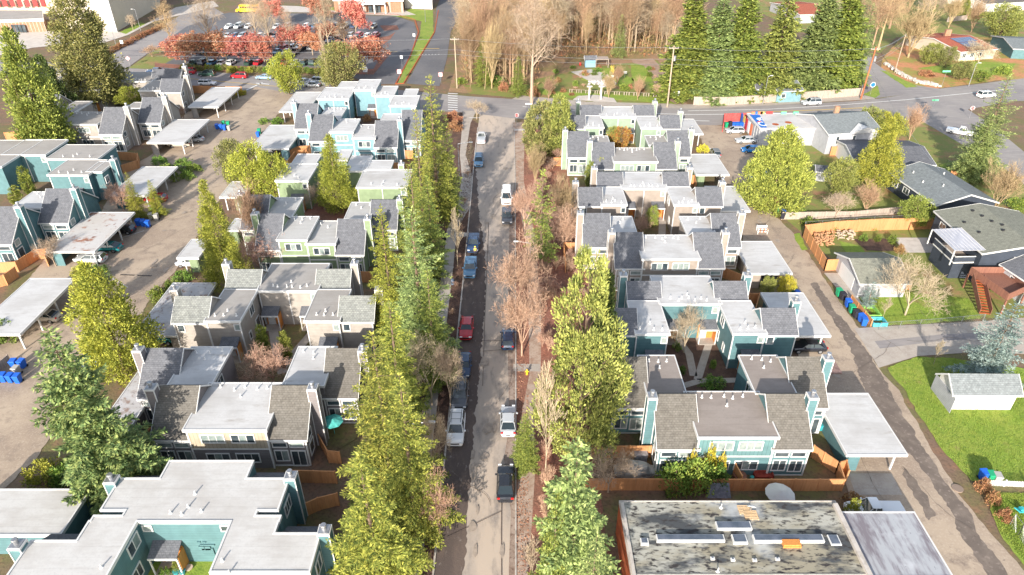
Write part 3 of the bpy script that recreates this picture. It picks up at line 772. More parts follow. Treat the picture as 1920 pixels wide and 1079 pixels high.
def carport(name, label, xl, xr, yf, yb, wall='W', wm='white_wall', H=2.9, roof='roof_white', group='flat roofed carports beside the alleys', nb=None, close=False):
    a, c, d = P(xl,yf,H), P(xr,yf,H), P(xl,yb,H)
    h = House(name, label, 'carport', ((a.x+c.x)/2,(a.y+d.y)/2), wm, roof=roof, group=group)
    x0,x1,y0,y1 = a.x,c.x,a.y,d.y
    r = MB(); r.box(x0,x1,y0,y1,H-.26,H); rf = part('flat_roof', r, h.roof, h.o)
    f = MB(); t=.12; X0,X1,Y0,Y1 = x0-.04,x1+.04,y0-.04,y1+.04
    for q in ((X0,X1,Y0,Y0+t),(X0,X1,Y1-t,Y1),(X0,X0+t,Y0+t,Y1-t),(X1-t,X1,Y0+t,Y1-t)): f.box(*q,H-.30,H+.05)
    part('fascia', f, h.trim, rf)
    wx = x0+.55 if wall == 'W' else x1-.55
    px_ = x1-.75 if wall == 'W' else x0+.75
    b = MB(); b.box(wx-.08,wx+.08,y0+.5,y1-.5,0,H-.27)
    e = 1.3 if wall == 'W' else -1.3
    b.box(wx,wx+e,y0+.5,y0+.65,0,H-.27); b.box(wx,wx+e,y1-.65,y1-.5,0,H-.27)
    part('back_wall', b, h.wall, h.o)
    n = nb or max(1, round((y1-y0)/5.2))
    for i in range(n+1):
        yy = y0+.7 + (y1-y0-1.4)*i/n
        p = MB(); p.box(px_-.09,px_+.09,yy-.09,yy+.09,0,H-.27)
        part('post', p, M['white_paint'], h.o)
        q = MB(); q.obox((px_-(.35 if wall=='W' else -.35),yy,H-.5),.9,.1,.1,0,0,(-.6 if wall=='W' else .6)); part('brace', q, M['white_paint'], h.o)
    return h

TG = 'wings of joined townhouses around small courts'
def wing(label, px, py, wall, board, roof, sh):
    o = P(px, py)
    return House('townhouse_row', label, 'townhouse', o, wall, board, roof, sh, TG)

# ---- right side, teal court nearest the camera
h = wing('teal townhouses with tan flat roof and a yellow flowering shrub before their fence', 1370, 893, 'teal', 'teal_v', 'roof_tan', 'shingle_b')
B = h.F(1311.5,1457,818,737,face='g'); h.vents(B,5,False)
h.G(1236,1310,841.5,739,face='g',chim='WS',side='W'); h.G(1451.5,1521,842,739,face='g',chim='ES')
B = h.F(1216,1284,739,669); h.vents(B,3,False)
h.G(1150,1214.5,764,669,face='g',side=None)
B = h.F(1419,1490,737.5,669); h.vents(B,3,False); h.win(B['x0']-.01,B['y0']+2.2,4.2,1.3,1.2,2,'W')
h.G(1490,1551,764,669,face='g',chim='ES')
h = wing('teal townhouses with white roofs facing the court with two stone paths', 1310, 632, 'teal', 'teal_v', 'roof_white', 'shingle')
B = h.F(1238,1351,569,519.5,face='cp'); h.vents(B,7,True)
h.G(1180,1239,567,527,He=5.4,chim='WN'); h.G(1344,1401,567,527,He=5.4,chim='EN')
B = h.F(1194,1253,625,566,face='cq'); h.vents(B,3,True)
h.G(1155,1194,628,577.5,He=5.4)
B = h.F(1376,1435,624,566,face='cq'); h.vents(B,3,True)
h.win(B['x0']-.01,B['y0']+4.5,4.3,1.3,1.2,2,'W'); h.win(B['x0']-.01,B['y0']+2.5,1.6,.6,1,1,'W'); h.win(B['x0']-.01,B['y0']+5.5,1.6,1.2,1.5,1,'W')
h.G(1435,1495,627.5,577.5,He=5.4,face='c',chim='EN')
carport('carport','white roofed carport with a teal wall over the dark car and tools',1471,1558,630,549.5,'W','teal')
carport('carport','long white roofed carport with teal wall beside the cedar fenced garden',1588,1702,853,738,'W','teal')
# ---- right side, beige court
h = wing('beige townhouses with white flat roof directly behind the big round pine', 1256, 545, 'beige', 'beige', 'roof_white', 'shingle')
B = h.F(1206,1311,484.6,442.4,face='g'); h.vents(B,6,False)
h.G(1156,1207,502.7,435.6,face='g',chim='WS'); h.G(1308,1357,502.7,435.6,face='g',chim='ES')
B = h.F(1143,1192,437,407.4); h.vents(B,2,False)
h.G(1096,1144.5,463,399.7,face='g',chim='WS',side='W')
B = h.F(1291.5,1342,442,407.5); h.vents(B,2,False)
h.G(1341,1388,462.7,399.7,face='g',chim='ES')
h = wing('beige townhouses facing south onto the court with the small green shrub', 1210, 400, 'beige', 'beige', 'roof_white', 'shingle')
B = h.F(1167,1250,353,324,face='cp'); h.vents(B,7,True)
h.G(1122,1167,351.5,323,He=5.4,chim='WN'); h.G(1245.6,1291,351.5,322.5,He=5.4,chim='EN')
B = h.F(1129,1174,383.4,352,face='cq'); h.vents(B,4,True)
h.G(1087,1129,386,351,He=5.4,face='c',chim='WN')
B = h.F(1265.4,1309,384,351.7,face='cq'); h.vents(B,4,True)
h.win(B['x0']-.01,B['y0']+4.5,4.3,1.3,1.2,2,'W'); h.win(B['x0']-.01,B['y0']+2.5,1.6,.6,1,1,'W')
h.G(1309,1354.5,386,351,He=5.4,face='c',chim='EN')
carport('carport','white roofed carport against beige gables, two chimney shadows on its roof',1347,1407,396,349.6,'W','beige')
carport('carport','white roofed beige carport in front of the sandy alley and road barrier',1407,1486,513,453,'W','beige')
# ---- right side, green court at the crossroads
h = wing('pale green townhouses with grey flat roof beside the orange leaved tree', 1190, 335, 'mint', 'mint', 'roof_grey', 'shingle')
B = h.F(1152,1232,302.9,278.5,face='g'); h.vents(B,7,False)
h.G(1112.6,1152,316.4,266.8,face='g',chim='WS'); h.G(1230.4,1268,316.4,266.8,face='g',chim='ES')
B = h.F(1105,1141,267,256); h.vents(B,3,False)
h.G(1065.7,1104,294.5,246,face='g',chim='WS')
B = h.F(1218,1252,272,255.5); h.vents(B,3,False)
h.G(1256,1294,293.5,244.5,face='g',chim='ES')
h = wing('pale green townhouses with white roofs nearest the crossroads', 1160, 255, 'mint', 'mint', 'roof_white', 'shingle')
B = h.F(1127,1192,219.4,201.3,face='cp'); h.vents(B,4,True)
h.G(1090,1127,217,197,He=5.4,chim='WN'); h.G(1190,1226,217.4,197,He=5.4,chim='EN')
B = h.F(1097,1131,239,218,face='cq'); h.vents(B,3,True)
h.G(1063,1097,241,216,He=5.4)
B = h.F(1203,1239.4,240,219,face='cq'); h.vents(B,3,True)
h.G(1240,1275,241,216,He=5.4,chim='EN')
carport('carport','small white carport roof nearest the crossroads behind green gables',1280,1319,251.5,223.6,'W','mint')
carport('carport','white roofed carport with green walls and a patch of yellow leaves on its roof',1305.5,1368,328,289.5,'W','green')

# ---- left side, teal courts with flat roofs nearest the camera
h = wing('large flat roofed teal townhouses around a small green court, nearest the camera', 330, 1010, 'teal', 'teal_v', 'roof_grey', 'shingle')
h.roof = membrane('pale_grey_roofing', (.55,.535,.515), (.40,.37,.34), .8)
HN = 5.7
def blk(xl, xr, yf, yb):
    a, c, d = P(xl,yf,HN), P(xr,yf,HN), P(xl,yb,HN); return dict(x0=a.x,x1=c.x,y0=a.y,y1=d.y,H=HN)
B1 = blk(300,461,898,865); B2 = blk(189,521,957,898.5); B3 = blk(230,478,968,957); B4 = blk(170,523,978,968)
B5 = blk(144,236,1015,978); B6 = blk(0,188,1100,1015); B7 = blk(424,514,1001,978); B8 = blk(392,580,1073,1001)
B2['y1']=B1['y0']; B3['y1']=B2['y0']; B4['y1']=B3['y0']; B5['y1']=B7['y1']=B4['y0']; B6['y1']=B5['y0']; B8['y1']=B7['y0']
B6['x1'] = B5['x1']; B8['x0'] = B7['x0']
OUT = [(B1['x0'],B1['y1']),(B1['x1'],B1['y1']),(B1['x1'],B1['y0']),(B2['x1'],B1['y0']),(B2['x1'],B2['y0']),(B3['x1'],B2['y0']),(B3['x1'],B3['y0']),(B4['x1'],B3['y0']),(B4['x1'],B4['y0']),(B7['x1'],B4['y0']),(B7['x1'],B7['y0']),(B8['x1'],B7['y0']),(B8['x1'],B8['y0']),(B8['x0'],B8['y0']),(B7['x0'],B4['y0']),
       (B5['x1'],B4['y0']),(B6['x1'],B6['y0']),(B6['x0'],B6['y0']),(B6['x0'],B5['y0']),(B5['x0'],B5['y0']),(B5['x0'],B4['y0']),(B4['x0'],B4['y0']),(B4['x0'],B3['y0']),(B3['x0'],B3['y0']),(B3['x0'],B2['y0']),(B2['x0'],B2['y0']),(B2['x0'],B1['y0']),(B1['x0'],B1['y0'])]
k = MB(); k.prism(OUT, 0, HN-.05); part('wall', k, h.wall, h.o)
k = MB(); k.prism(OUT, HN-.04, HN+.02); rf = part('flat_roof', k, h.roof, h.o)
k = MB()
for i in range(len(OUT)):
    (xa,ya),(xb,yb_) = OUT[i], OUT[(i+1)%len(OUT)]
    v = Vector((xb-xa,yb_-ya,0)); L_ = v.length; k.obox(((xa+xb)/2,(ya+yb_)/2,HN-.10+.0007*i), L_+.16, .17-.0006*i, .36, math.atan2(v.y,v.x))
part('fascia', k, h.trim, rf)
yc = B4['y0']; xa, xb = B5['x1'], B7['x0']
for q in [(xa+.5,4.9),(xb-.5,4.9)]: h.win(q[0]+.2*(1 if q[0]<0 and q[0]==xa+.5 else -1), yc-.02, q[1]-.1, .7,.6,1)
h.porch(xa+2.0, yc, 2.6); h.porch(xb-.5, yc, 1.9)
h.win(xa+.02, B5['y0']+.6, 4.4, 1.7,1.3,2,'E'); h.win(xa+.02, B5['y0']-.3, 1.7, 1.3,1.3,2,'E')
m = MB()
for i,(dx,z,w_,hh) in enumerate([(.0,1.9,.5,.5),(.55,1.9,.5,.5),(.25,1.2,1.0,.9),(.2,2.5,1.3,.15),(0,2.9,.3,.12),(.5,2.9,.3,.12)]):
    m.box((xa+xb)/2+.5+dx, (xa+xb)/2+.5+dx+w_, yc-.14, yc-.001, z, z+hh)
part('meter_box', m, M['teal'], h.o)
for vx,vy in ((366,926),(353,951),(378,959),(341,965),(320,962),(417,1052),(430,1075),(190,1064)):
    p = P(vx,vy,5.75); h.vent(p.x,p.y,5.72)
for cx,cy in ((205,900),(541,893),(604,995),(28,1022)):
    p = P(cx,cy,6.2); h.chimney(p.x+.2,p.y,6.3,1.0,1.0)
for (xl,xr,yf,yb,zz) in ((237,296,901,891,4.9),(463,533,898,885,4.9),(70,150,1017,1000,4.6),(527,592,1001,986,4.6)):
    a,c,d = P(xl,yf,zz),P(xr,yf,zz),P(xl,yb,zz-.8); k = MB()
    k.add([(a.x,a.y,zz),(c.x,a.y,zz),(c.x,d.y,zz-.9),(a.x,d.y,zz-.9),(a.x,a.y,zz-.15),(c.x,a.y,zz-.15),(c.x,d.y,zz-1.05),(a.x,d.y,zz-1.05)],[(0,1,2,3),(7,6,5,4),(4,5,1,0),(5,6,2,1),(6,7,3,2),(7,4,0,3)])
    part('lower_roof', k, M['shingle'], h.o)
    k = MB(); k.box(a.x+.1,c.x-.1,a.y+.1,d.y-.2,0,zz-1.1); part('wall', k, h.wall, h.o)
h.win(B2['x1']+.02, B2['y0']+2.0, 3.9, 1.5, 1.3, 3, 'E'); h.win(B8['x1']+.02, B8['y0']+2.0, 3.9, 1.3, 1.5, 2, 'E')
g = House('garage_block','low pale flat roofed garage block at the bottom left beside the shadowed drive','garage',P(60,1000),'teal',roof='roof_grey',group=None)
g.roof = h.roof
g.F(-150,112,1000,921,3.0)
# ---- left side, grey court
h = wing('mauve grey townhouses with cream upper storey and wide white flat roof', 430, 880, 'mauve', 'mauve_v', 'roof_white', 'shingle_b')
B = h.F(347,497,804.4,720.6,face='g'); h.vents(B,5,False)
h.G(284,355,824.7,723,face='g',chim='WS'); h.G(501.5,571.6,824,723,face='g',chim='ES',side='E')
B = h.F(318,394,721,653); h.vents(B,3,False); h.win(B['x1']+.01,B['y0']+2.2,4.1,1.4,1.3,2,'E')
h.G(259,325,747.6,652.6,face='g',chim='WS',sh=M['shingle'])
B = h.F(533,605,722,652.5); h.vents(B,3,False)
h.G(606,668,745.6,653,face='g',chim='ES')
h = wing('beige grey townhouses facing the court with two slim green cypresses', 530, 620, 'grey', 'grey', 'roof_grey', 'shingle_o')
h.sh = shingle('slate_grey_shingle', (.20,.21,.20), (.26,.27,.25), (.12,.12,.12))
B = h.F(484,594,544.5,495.8,face='cp'); h.vents(B,6,True)
h.G(424,484,543,505,He=5.4,chim='WN'); h.G(592.6,652.7,542.5,504.5,He=5.4,chim='EN')
B = h.F(386,448,601,544.5,face='cq'); h.vents(B,3,True)
h.win(B['x1']+.01,B['y0']+4.2,4.4,1.3,1.2,2,'E'); h.win(B['x1']+.01,B['y0']+2.2,1.8,.6,1,1,'E'); h.win(B['x1']+.01,B['y0']+5.2,1.7,1.2,1.5,1,'E')
h.G(322.6,386,605,555.6,He=5.4,face='c',chim='WN')
B = h.F(573,635,601,545,face='cq'); h.vents(B,3,True)
h.G(635,698,603,554.6,He=5.4,face='c',chim='EN')
carport('carport','white carport roof with black debris spots, teal pickup parked beneath',248,340,630,531,'E','grey',roof='roof_worn')
carport('carport','badly weathered carport roof with torn brown patches beside the spreading spruce',150,213,850,696,'E','mauve',roof='roof_worn')
# ---- left side, green court
h = wing('lime green townhouses with two stepped flat roofs and white trims', 580, 500, 'green', 'green', 'roof_grey', 'shingle')
h.roof = membrane('off_white_roofing', (.48,.47,.45), (.36,.34,.32), .7)
B = h.F(521,574,448.5,407.5,6.4,face='g'); h.vents(B,3,False)
B = h.F(575,627,456.5,415.8,5.7,face='g'); h.vents(B,2,False)
h.G(480,522,468,400.7,He=4.8,face='g',chim='WS',side='W'); h.G(629.7,680,477,410.5,face='g',chim='ES')
B = h.F(497,545,407,372,6.3); h.vents(B,2,False); h.win(B['x1']+.01,B['y0']+2.2,4.6,1.4,1.3,2,'E')
h.G(452,496,430,365,He=4.8,face='g',chim='WS')
B = h.F(648,692,410,381); h.vents(B,2,False)
h.G(694,742,430,374.5,face='g',chim='ES')
h = wing('sage green townhouses with snowy white flat roofs around the tall cypress', 620, 370, 'green', 'green', 'roof_white', 'shingle')
B = h.F(518,576,338.8,308,face='cq'); h.vents(B,2,True)
h.F(548,590,308,290)
B = h.F(670,762,351,319,face='c'); h.vents(B,3,True)
h.F(681,730,319,302); h.F(648,685,320.5,293.6,face='c'); h.F(631,650,300,282.5)
p = P(752,303,7); h.chimney(p.x,p.y,6.6)
carport('carport','small white carport roof corner showing behind the twin bushy trees',411,455,370,341,'E','green')
carport('carport','small white flat roof among twigs behind the tall alley cypress',425,447,432,410,'E','green')
carport('carport','white carport roof corner over the parked dark car beside the tall alley cypress',331,372,484,449,'E','green')
# ---- left side, teal court at the crossroads
h = wing('pale teal townhouses with charcoal gables and two stepped white roofs', 650, 300, 'pale_teal', 'pale_teal', 'roof_white', 'shingle')
B = h.F(619,660.7,247.6,224,6.4,face='g'); h.vents(B,3,False)
B = h.F(662,702,259,234.7,5.7,face='g'); h.vents(B,2,False)
h.G(580.7,619,264,214.7,He=4.8,face='g',chim='WS'); h.G(702,743,275.6,226,face='g',chim='ES')
B = h.F(600,637,221,203,6.3); h.vents(B,4,False)
h.G(553,590,241,194,He=4.8,face='g',chim='WS')
B = h.F(715,751,226,214.7); h.G(752,787,262,206,face='g')
h = wing('pale teal townhouses with all white flat roofs beside the crossroads', 690, 225, 'pale_teal', 'pale_teal', 'roof_white', 'shingle')
B = h.F(596,652.6,185.5,165,6.0,face='cq'); h.vents(B,4,True)
B = h.F(664,703,168.7,150,6.6,face='cp'); h.vents(B,3,True)
h.F(634,664,164.5,154,6.0)
B = h.F(703,737,180,162.5,5.7,face='c'); h.vents(B,2,True)
B = h.F(731,779,198.6,180.3,5.7,face='c'); h.vents(B,3,True)
h.F(757,779,180,168,5.7)
carport('carport','white flat carport roof attached to pale teal walls near the crossroads',523,575,209.5,173,'E','pale_teal')
carport('carport','broad white carport with a teal end wall behind the green bin in the alley',468,541,279,235,'E','pale_teal')
# ---- far left courts
h = wing('light grey townhouses with cream board walls and dark gables beside the brown fence', 140, 262, 'grey', 'grey', 'roof_grey', 'shingle')
B = h.F(95,181,233,211,face='g'); h.vents(B,5,False)
h.G(58,102.5,249.5,199,face='g',chim='WS'); h.G(186,226.7,251,201,face='g',chim='ES',side='E')
B = h.F(108,138,211,191); h.G(57,100,222,177.5,chim='WS')
B = h.F(238,262,203,193); h.G(259,299,230,182.5,face='g',chim='ES',side='E')
h = wing('light grey townhouses with dark gables nearest the school car park', 200, 190, 'grey', 'grey', 'roof_grey', 'shingle')
B = h.F(215,283,152.5,136,face='c'); h.vents(B,7,True)
h.G(177.6,217,149,130,He=5.4,chim='WN'); h.G(284,336,149.5,130,He=5.4,chim='EN')
B = h.F(143,184,169,150,face='cq'); h.vents(B,4,True)
h.win(B['x1']+.01,B['y0']+3.2,4.3,1.6,1.2,2,'E'); h.win(B['x1']+.01,B['y0']+1.5,1.6,.6,1,1,'E')
h.G(104.7,146.7,171,143.7,He=5.4,face='c',chim='WN')
B = h.F(261,300,170,152.5,face='c'); h.vents(B,4,True)
h.G(299,337.5,173,147.5,He=5.4,face='c',chim='EN',side='E')
carport('carport','white carport roof on thin posts beside the road with the moving white car',352,409,201,164,'W','grey')
carport('carport','white carport roof with a silver car and the blue bins beside it',275,345,268,224.5,'W','grey')
h = wing('teal townhouses with grey flat roofs and slim cypresses in the far left court', 130, 350, 'teal', 'teal_v', 'roof_grey', 'shingle')
h.F(-120,2,312,264); h.F(5,84,290,263,face='c'); B = h.F(88,182,298,272.5); h.vents(B,3,True)
B = h.F(91,164,328,301,face='cq'); h.vents(B,3,True); h.F(164,190,322,304)
h.win(B['x1']+2.4,B['y0']+1.5,4.2,1.1,1.1,2,'E')
p = P(214,305,6.2); h.chimney(p.x,p.y,6.9)
h = wing('deep teal townhouses with charcoal gables beside the rust stained carport', 80, 450, 'teal', 'teal_v', 'roof_white', 'shingle')
B = h.F(24,79,389,361); h.vents(B,3,False)
h.G(72.5,125,417.5,353.7,face='g',chim='ES',side='E')
h.G(-40,19,457,387,face='g',chim='ES',side='E')
carport('carport','white carport roof behind the small weeping pines in the left alley',205,277,367,313,'W','teal')
carport('carport','white carport roof with large rust brown stains above the silver estate car',86,177,472,398.5,'W','teal',roof='roof_rust')
carport('carport','big white carport roof at the left edge behind the yellow green tree',-60,37,627,522.5,'W','white_wall')
# ------------------------------------------------------------------ trees
def leaf(vs, fs, p, d, up, ln, wd):
    """one pointed spray: four corners from p along d"""
    s = d.cross(up)
    if s.length < 1e-4: s = Vector((1,0,0))
    s.normalize()
    b = len(vs)
    m = p + d*(ln*.45)
    vs += [tuple(p), tuple(m+s*wd*.5), tuple(p+d*ln), tuple(m-s*wd*.5)]
    fs.append((b,b+1,b+2,b+3))

def rv(r):
    while True:
        v = Vector((r.uniform(-1,1), r.uniform(-1,1), r.uniform(-1,1)))
        if .05 < v.length < 1: return v.normalized()

def mk_mesh(name, vs, fs, mats):
    me = bpy.data.meshes.new(name); me.from_pydata(vs, [], fs)
    for m in (mats if isinstance(mats, (list,tuple)) else [mats]): me.materials.append(m)
    me.update(); return me

def fir_mesh(seed, h=20, r0=4.4, dens=1.0, droop=.15, zmin=.06, step=.58, ln=.34, wd=.12, gap=.0):
    """tiered conifer: whorls of boughs carrying flat sprays; returns crown, trunk+boughs"""
    r = random.Random(seed); vs, fs = [], []; tb = MB()
    tb.tube((0,0,-.5),(0,0,h*.5),.32*h/20,.19*h/20,7); tb.tube((0,0,h*.5),(0,0,h*.99),.19*h/20,.02,6)
    z = h*zmin
    lob = [[r.uniform(.62,1.28) for _ in range(7)] for _ in range(9)]
    while z < h*.985:
        t = z/h
        prof = (1-t)**.8*(.75+.25*min(1,(t-zmin)/.12+.3))
        nb = max(5, int((4.5+3.2*(1-t))*dens))
        for k in range(nb):
            if r.random() < gap: continue
            a = 2*math.pi*(k+r.random()*.8)/nb
            L = r0*prof*r.uniform(.62,1.22)*lob[min(8,int(t*9))][int(a/(2*math.pi)*7)%7] + .25
            d = Vector((math.cos(a), math.sin(a), 0)); side = Vector((-d.y,d.x,0))
            s0 = .30*t+.05; 
            def pos(u): return d*(L*u) + Vector((0,0,z + L*(s0*u - (droop+.35*(1-t))*u*u + .12*u**4)))
            if r.random() < .35 and L > 1.0: tb.tube(pos(0), pos(.6), .04, .02, 3, cap=False)
            n = max(3, int(L/.15))
            for i in range(n):
                u = .18 + .82*(i+r.random()*.5)/n
                p = pos(min(1,u))
                w = (.25+.95*(1-u)**.8)*min(1.35,L*.34)
                for sg in (-1,1):
                    dd = (d*r.uniform(.5,1.0) + side*sg*r.uniform(.6,1.1) + Vector((0,0,r.uniform(-.35,.25)))).normalized()
                    m = max(1, int(w/.22)+ (1 if r.random()<.6 else 0))
                    for q in range(m):
                        pp = p + dd*(w*q/m) + Vector((0,0,r.uniform(-.05,.05)-.10*(w*q/m)))
                        up = (Vector((0,0,1)) + rv(r)*.5).normalized()
                        leaf(vs, fs, pp, (dd+rv(r)*.35).normalized(), up, ln*r.uniform(.7,1.25), wd*r.uniform(.8,1.3))
            leaf(vs, fs, pos(.93), (d+Vector((0,0,.15))).normalized(), (Vector((0,0,1))+rv(r)*.5).normalized(), ln*1.1, wd*1.2)
        z += step*r.uniform(.8,1.2)
    for k in range(14):
        leaf(vs, fs, Vector((0,0,h*(.94+.004*k))), (rv(r)+Vector((0,0,.8))).normalized(), rv(r), .5, .16)
    return vs, fs, tb

def clump_mesh(seed, prof, h=12, r0=3, ncl=260, cl=.75, nl=55, ln=.36, wd=.17, upw=.5, trunk=.12, inner=.45, z0=.08, limbs=0, flat=1.0):
    """crown of many leaf clumps through the volume of a given outline prof(t) (radius at height t)"""
    r = random.Random(seed); vs, fs = [], []; tb = MB()
    tb.tube((0,0,-.4),(0,0,h*.55),trunk*h/6,trunk*h/12,7); tb.tube((0,0,h*.55),(0,0,h*.93),trunk*h/12,.03,5)
    lob = [[r.uniform(.60,1.28) for _ in range(7)] for _ in range(9)]
    tot = 0
    zs = []
    while len(zs) < ncl:
        t = r.random()
        if r.random() < max(.12, prof(t)): zs.append(t)
    for t in zs:
        a = r.random()*2*math.pi
        rr = inner + (1-inner)*math.sqrt(r.random())
        lb = lob[min(8,int(t*9))][int(a/(2*math.pi)*7)%7]
        R_ = r0*prof(t)*rr*lb
        c = Vector((R_*math.cos(a), R_*math.sin(a), h*(z0+(1-z0)*t)))
        out = Vector((math.cos(a), math.sin(a), 0))
        if limbs and r.random() < limbs: tb.tube((0,0,max(.3,c.z-R_*.7)), c, .07, .02, 3, cap=False)
        rad = cl*r.uniform(.6,1.25)*(.55+.45*prof(t))
        for i in range(nl):
            v = rv(r)*rad*r.random()**.4
            v.z *= flat
            dd = (v.normalized()*.7 + out*.45 + Vector((0,0,upw)) + rv(r)*.45).normalized()
            leaf(vs, fs, c+v, dd, rv(r), ln*r.uniform(.7,1.3), wd*r.uniform(.8,1.3))
    return vs, fs, tb

def bare_mesh(seed, h=12, spread=.55, levels=5, base=.25, nk=(3,4), twig=.022, up=.25, leader=.6, trunk_r=None, first=6, trunkfrac=.25, jit=.5):
    r = random.Random(seed); tb = MB(); tips = []
    R0 = trunk_r or h*.016
    def grow(p, d, L, rad, lv):
        n = 3 if lv > 1 else 2
        q = p
        for i in range(n):
            d = (d + rv(r)*.16*jit*2 + Vector((0,0,up*.14))).normalized()
            q2 = q + d*(L/n); r2 = rad*(1-.42*(i+1)/n) if lv > 0 else max(.007, rad*(1-.7*(i+1)/n))
            tb.tube(q, q2, max(twig,rad*(1-.42*i/n)), max(twig*.8,r2), 5 if lv > 3 else 3, cap=False)
            if lv > 0 and i >= (0 if lv < levels-1 else 1):
                k = r.randint(*nk) if i == n-1 else r.randint(1,2)
                for _ in range(k):
                    a = rv(r); side = (a - d*a.dot(d)).normalized()
                    dd = (d*(1-spread*r.uniform(.5,1)) + side*spread*r.uniform(.7,1.2) + Vector((0,0,up*.4))).normalized()
                    grow(q2, dd, L*r.uniform(.52,.78), max(twig, r2*r.uniform(.5,.75)), lv-1)
            q = q2
        tips.append(q.copy())
    tf = h*trunkfrac
    tb.tube((0,0,-.4),(0,0,tf),R0,R0*.8,7,cap=False)
    if leader:
        zz = tf; p = Vector((0,0,tf)); rad = R0*.8
        nseg = 7
        for i in range(nseg):
            p2 = p + Vector((r.uniform(-.1,.1),r.uniform(-.1,.1),(h*leader-tf)/nseg))
            tb.tube(p,p2,rad,rad*.86,6,cap=False); rad *= .86; p = p2
            for _ in range(first//2):
                a = r.random()*6.283; dd = Vector((math.cos(a)*spread*1.2, math.sin(a)*spread*1.2, .55+up)).normalized()
                grow(p, dd, h*.22*(1-.5*i/nseg)*r.uniform(.8,1.1), rad*.45, levels-2)
        grow(p, Vector((0,0,1)), h*(1-leader)*.5, rad, levels-2)
    else:
        for k in range(first):
            a = 6.283*(k+r.random()*.6)/first; dd = Vector((math.cos(a)*spread, math.sin(a)*spread, .8+up)).normalized()
            grow(Vector((0,0,tf*r.uniform(.7,1))), dd, h*.30*r.uniform(.8,1.15), R0*.55, levels-1)
    return tb, tips

cone = lambda t: max(.03,(1-t)**.85)
def egg(t): return max(.05, (1-t)**.62*min(1,.62+1.6*t)*1.12)
def column(t): return max(.08, (math.sin(math.pi*(.12+.86*t)))**.45)
def teardrop(t): return max(.04, (1-t)**.7*min(1,.55+t*2.5))
def dome(t): return max(.1, math.sqrt(max(0,1-t*t)))
def ball(t): return max(.1, math.sin(math.pi*(.08+.9*t))**.55)

PROTO = {}
def proto(key, vs, fs, tb, lf, bark, h, r0):
    PROTO[key] = (mk_mesh('crown', vs, fs, lf) if vs else None, tb.mesh('trunk', bark), h, r0)
for i in range(3):
    a = fir_mesh(100+i, 20, 4.4, 1.0, .12); proto(f'fir{i}', *a, M['lf_fir'], M['bark'], 20, 4.4)
for i in range(2):
    a = fir_mesh(130+i, 20, 4.6, 1.5, .10, step=.42, ln=.62, wd=.26); proto(f'firb{i}', *a, M['lf_fir' if i == 0 else 'lf_doug'], M['bark'], 20, 4.6)
a = fir_mesh(120, 20, 4.2, 1.1, .05); proto('doug0', *a, M['lf_doug'], M['bark'], 20, 4.2)
a = fir_mesh(121, 18, 4.6, 1.4, .10, gap=.05, step=.5, ln=.42, wd=.16); proto('doug1', *a, M['lf_doug'], M['bark'], 18, 4.6)
a = fir_mesh(122, 14, 2.8, .9, .05, zmin=.16, gap=.1); proto('young', *a, M['lf_fir'], M['bark'], 14, 2.8)
a = fir_mesh(123, 12, 4.0, 1.1, -.02, zmin=.03); proto('blue', *a, M['lf_blue'], M['bark'], 12, 4.0)
a = fir_mesh(124, 16, 4.2, 1.3, .0, zmin=.03, ln=.7, wd=.3); proto('spire', *a, M['lf_pine'], M['bark'], 16, 4.2)
a = fir_mesh(125, 15, 5.4, 1.5, .04, zmin=.03, gap=.04, step=.5, ln=.46, wd=.18); proto('spruce', *a, M['lf_doug'], M['bark'], 15, 5.2)
for i in range(2):
    a = clump_mesh(200+i, cone, 20, 4.0, 520, .85, 60, .28, .10, .45, .1); proto(f'cyp{i}', *a, M['lf_cyp'], M['bark'], 20, 4.0)
a = clump_mesh(203, teardrop, 11, 4.0, 380, .8, 60, .26, .10, .5, .1); proto('cypw', *a, M['lf_cyp'], M['bark'], 11, 4)
a = clump_mesh(204, teardrop, 22, 5.5, 460, 1.15, 60, .40, .18, .4, .1); proto('olive', *a, M['lf_olive'], M['bark'], 22, 5.5)
a = clump_mesh(205, teardrop, 18, 5, 380, 1.1, 44, .48, .22, .4, .1); proto('dark', *a, M['lf_dark'], M['bark'], 18, 5)
a = clump_mesh(206, lambda t: column(t)*(1.12-.55*t), 14, 4.6, 250, 1.0, 85, .30, .12, .55, .1, .55, .10, .4, .65); proto('pine', *a, M['lf_pine'], M['bark'], 14, 4.4)
a = clump_mesh(207, egg, 11, 5.2, 640, .75, 44, .40, .13, .75, .08, .66, .02); proto('egg', *a, M['lf_lime'], M['bark'], 11, 5.2)
a = clump_mesh(208, column, 8, 2.6, 260, .6, 44, .32, .14, .9, .08, .6, .02); proto('oval', *a, M['lf_olive'], M['bark'], 8, 2.6)
a = clump_mesh(209, column, 5, .7, 90, .35, 40, .22, .10, 1.0, .05, .5, .02); proto('slim', *a, M['lf_lime'], M['bark'], 5, .7)
a = clump_mesh(210, ball, 9, 4.4, 190, .95, 50, .34, .17, .4, .1, .45, .15, .5); proto('bushy', *a, M['lf_pine'], M['bark'], 9, 4.4)
a = clump_mesh(211, ball, 2, 1.4, 50, .45, 40, .2, .12, .3, .1, .3, .0); proto('shrub', *a, M['lf_bush'], M['bark'], 2, 1.4)
a = clump_mesh(212, dome, 1.4, 1.6, 45, .42, 40, .2, .12, .3, .1, .3, .0); proto('low', *a, M['lf_bush'], M['bark'], 1.4, 1.6)
a = clump_mesh(213, dome, 1.4, 1.5, 40, .42, 40, .2, .12, .3, .1, .3, .0); proto('yel', *a, M['lf_yel'], M['bark'], 1.4, 1.5)
a = clump_mesh(214, dome, 1.2, 1.5, 40, .4, 34, .2, .11, .3, .1, .3, .0); proto('rusty', *a, M['lf_brown'], M['bark_tan'], 1.2, 1.5)
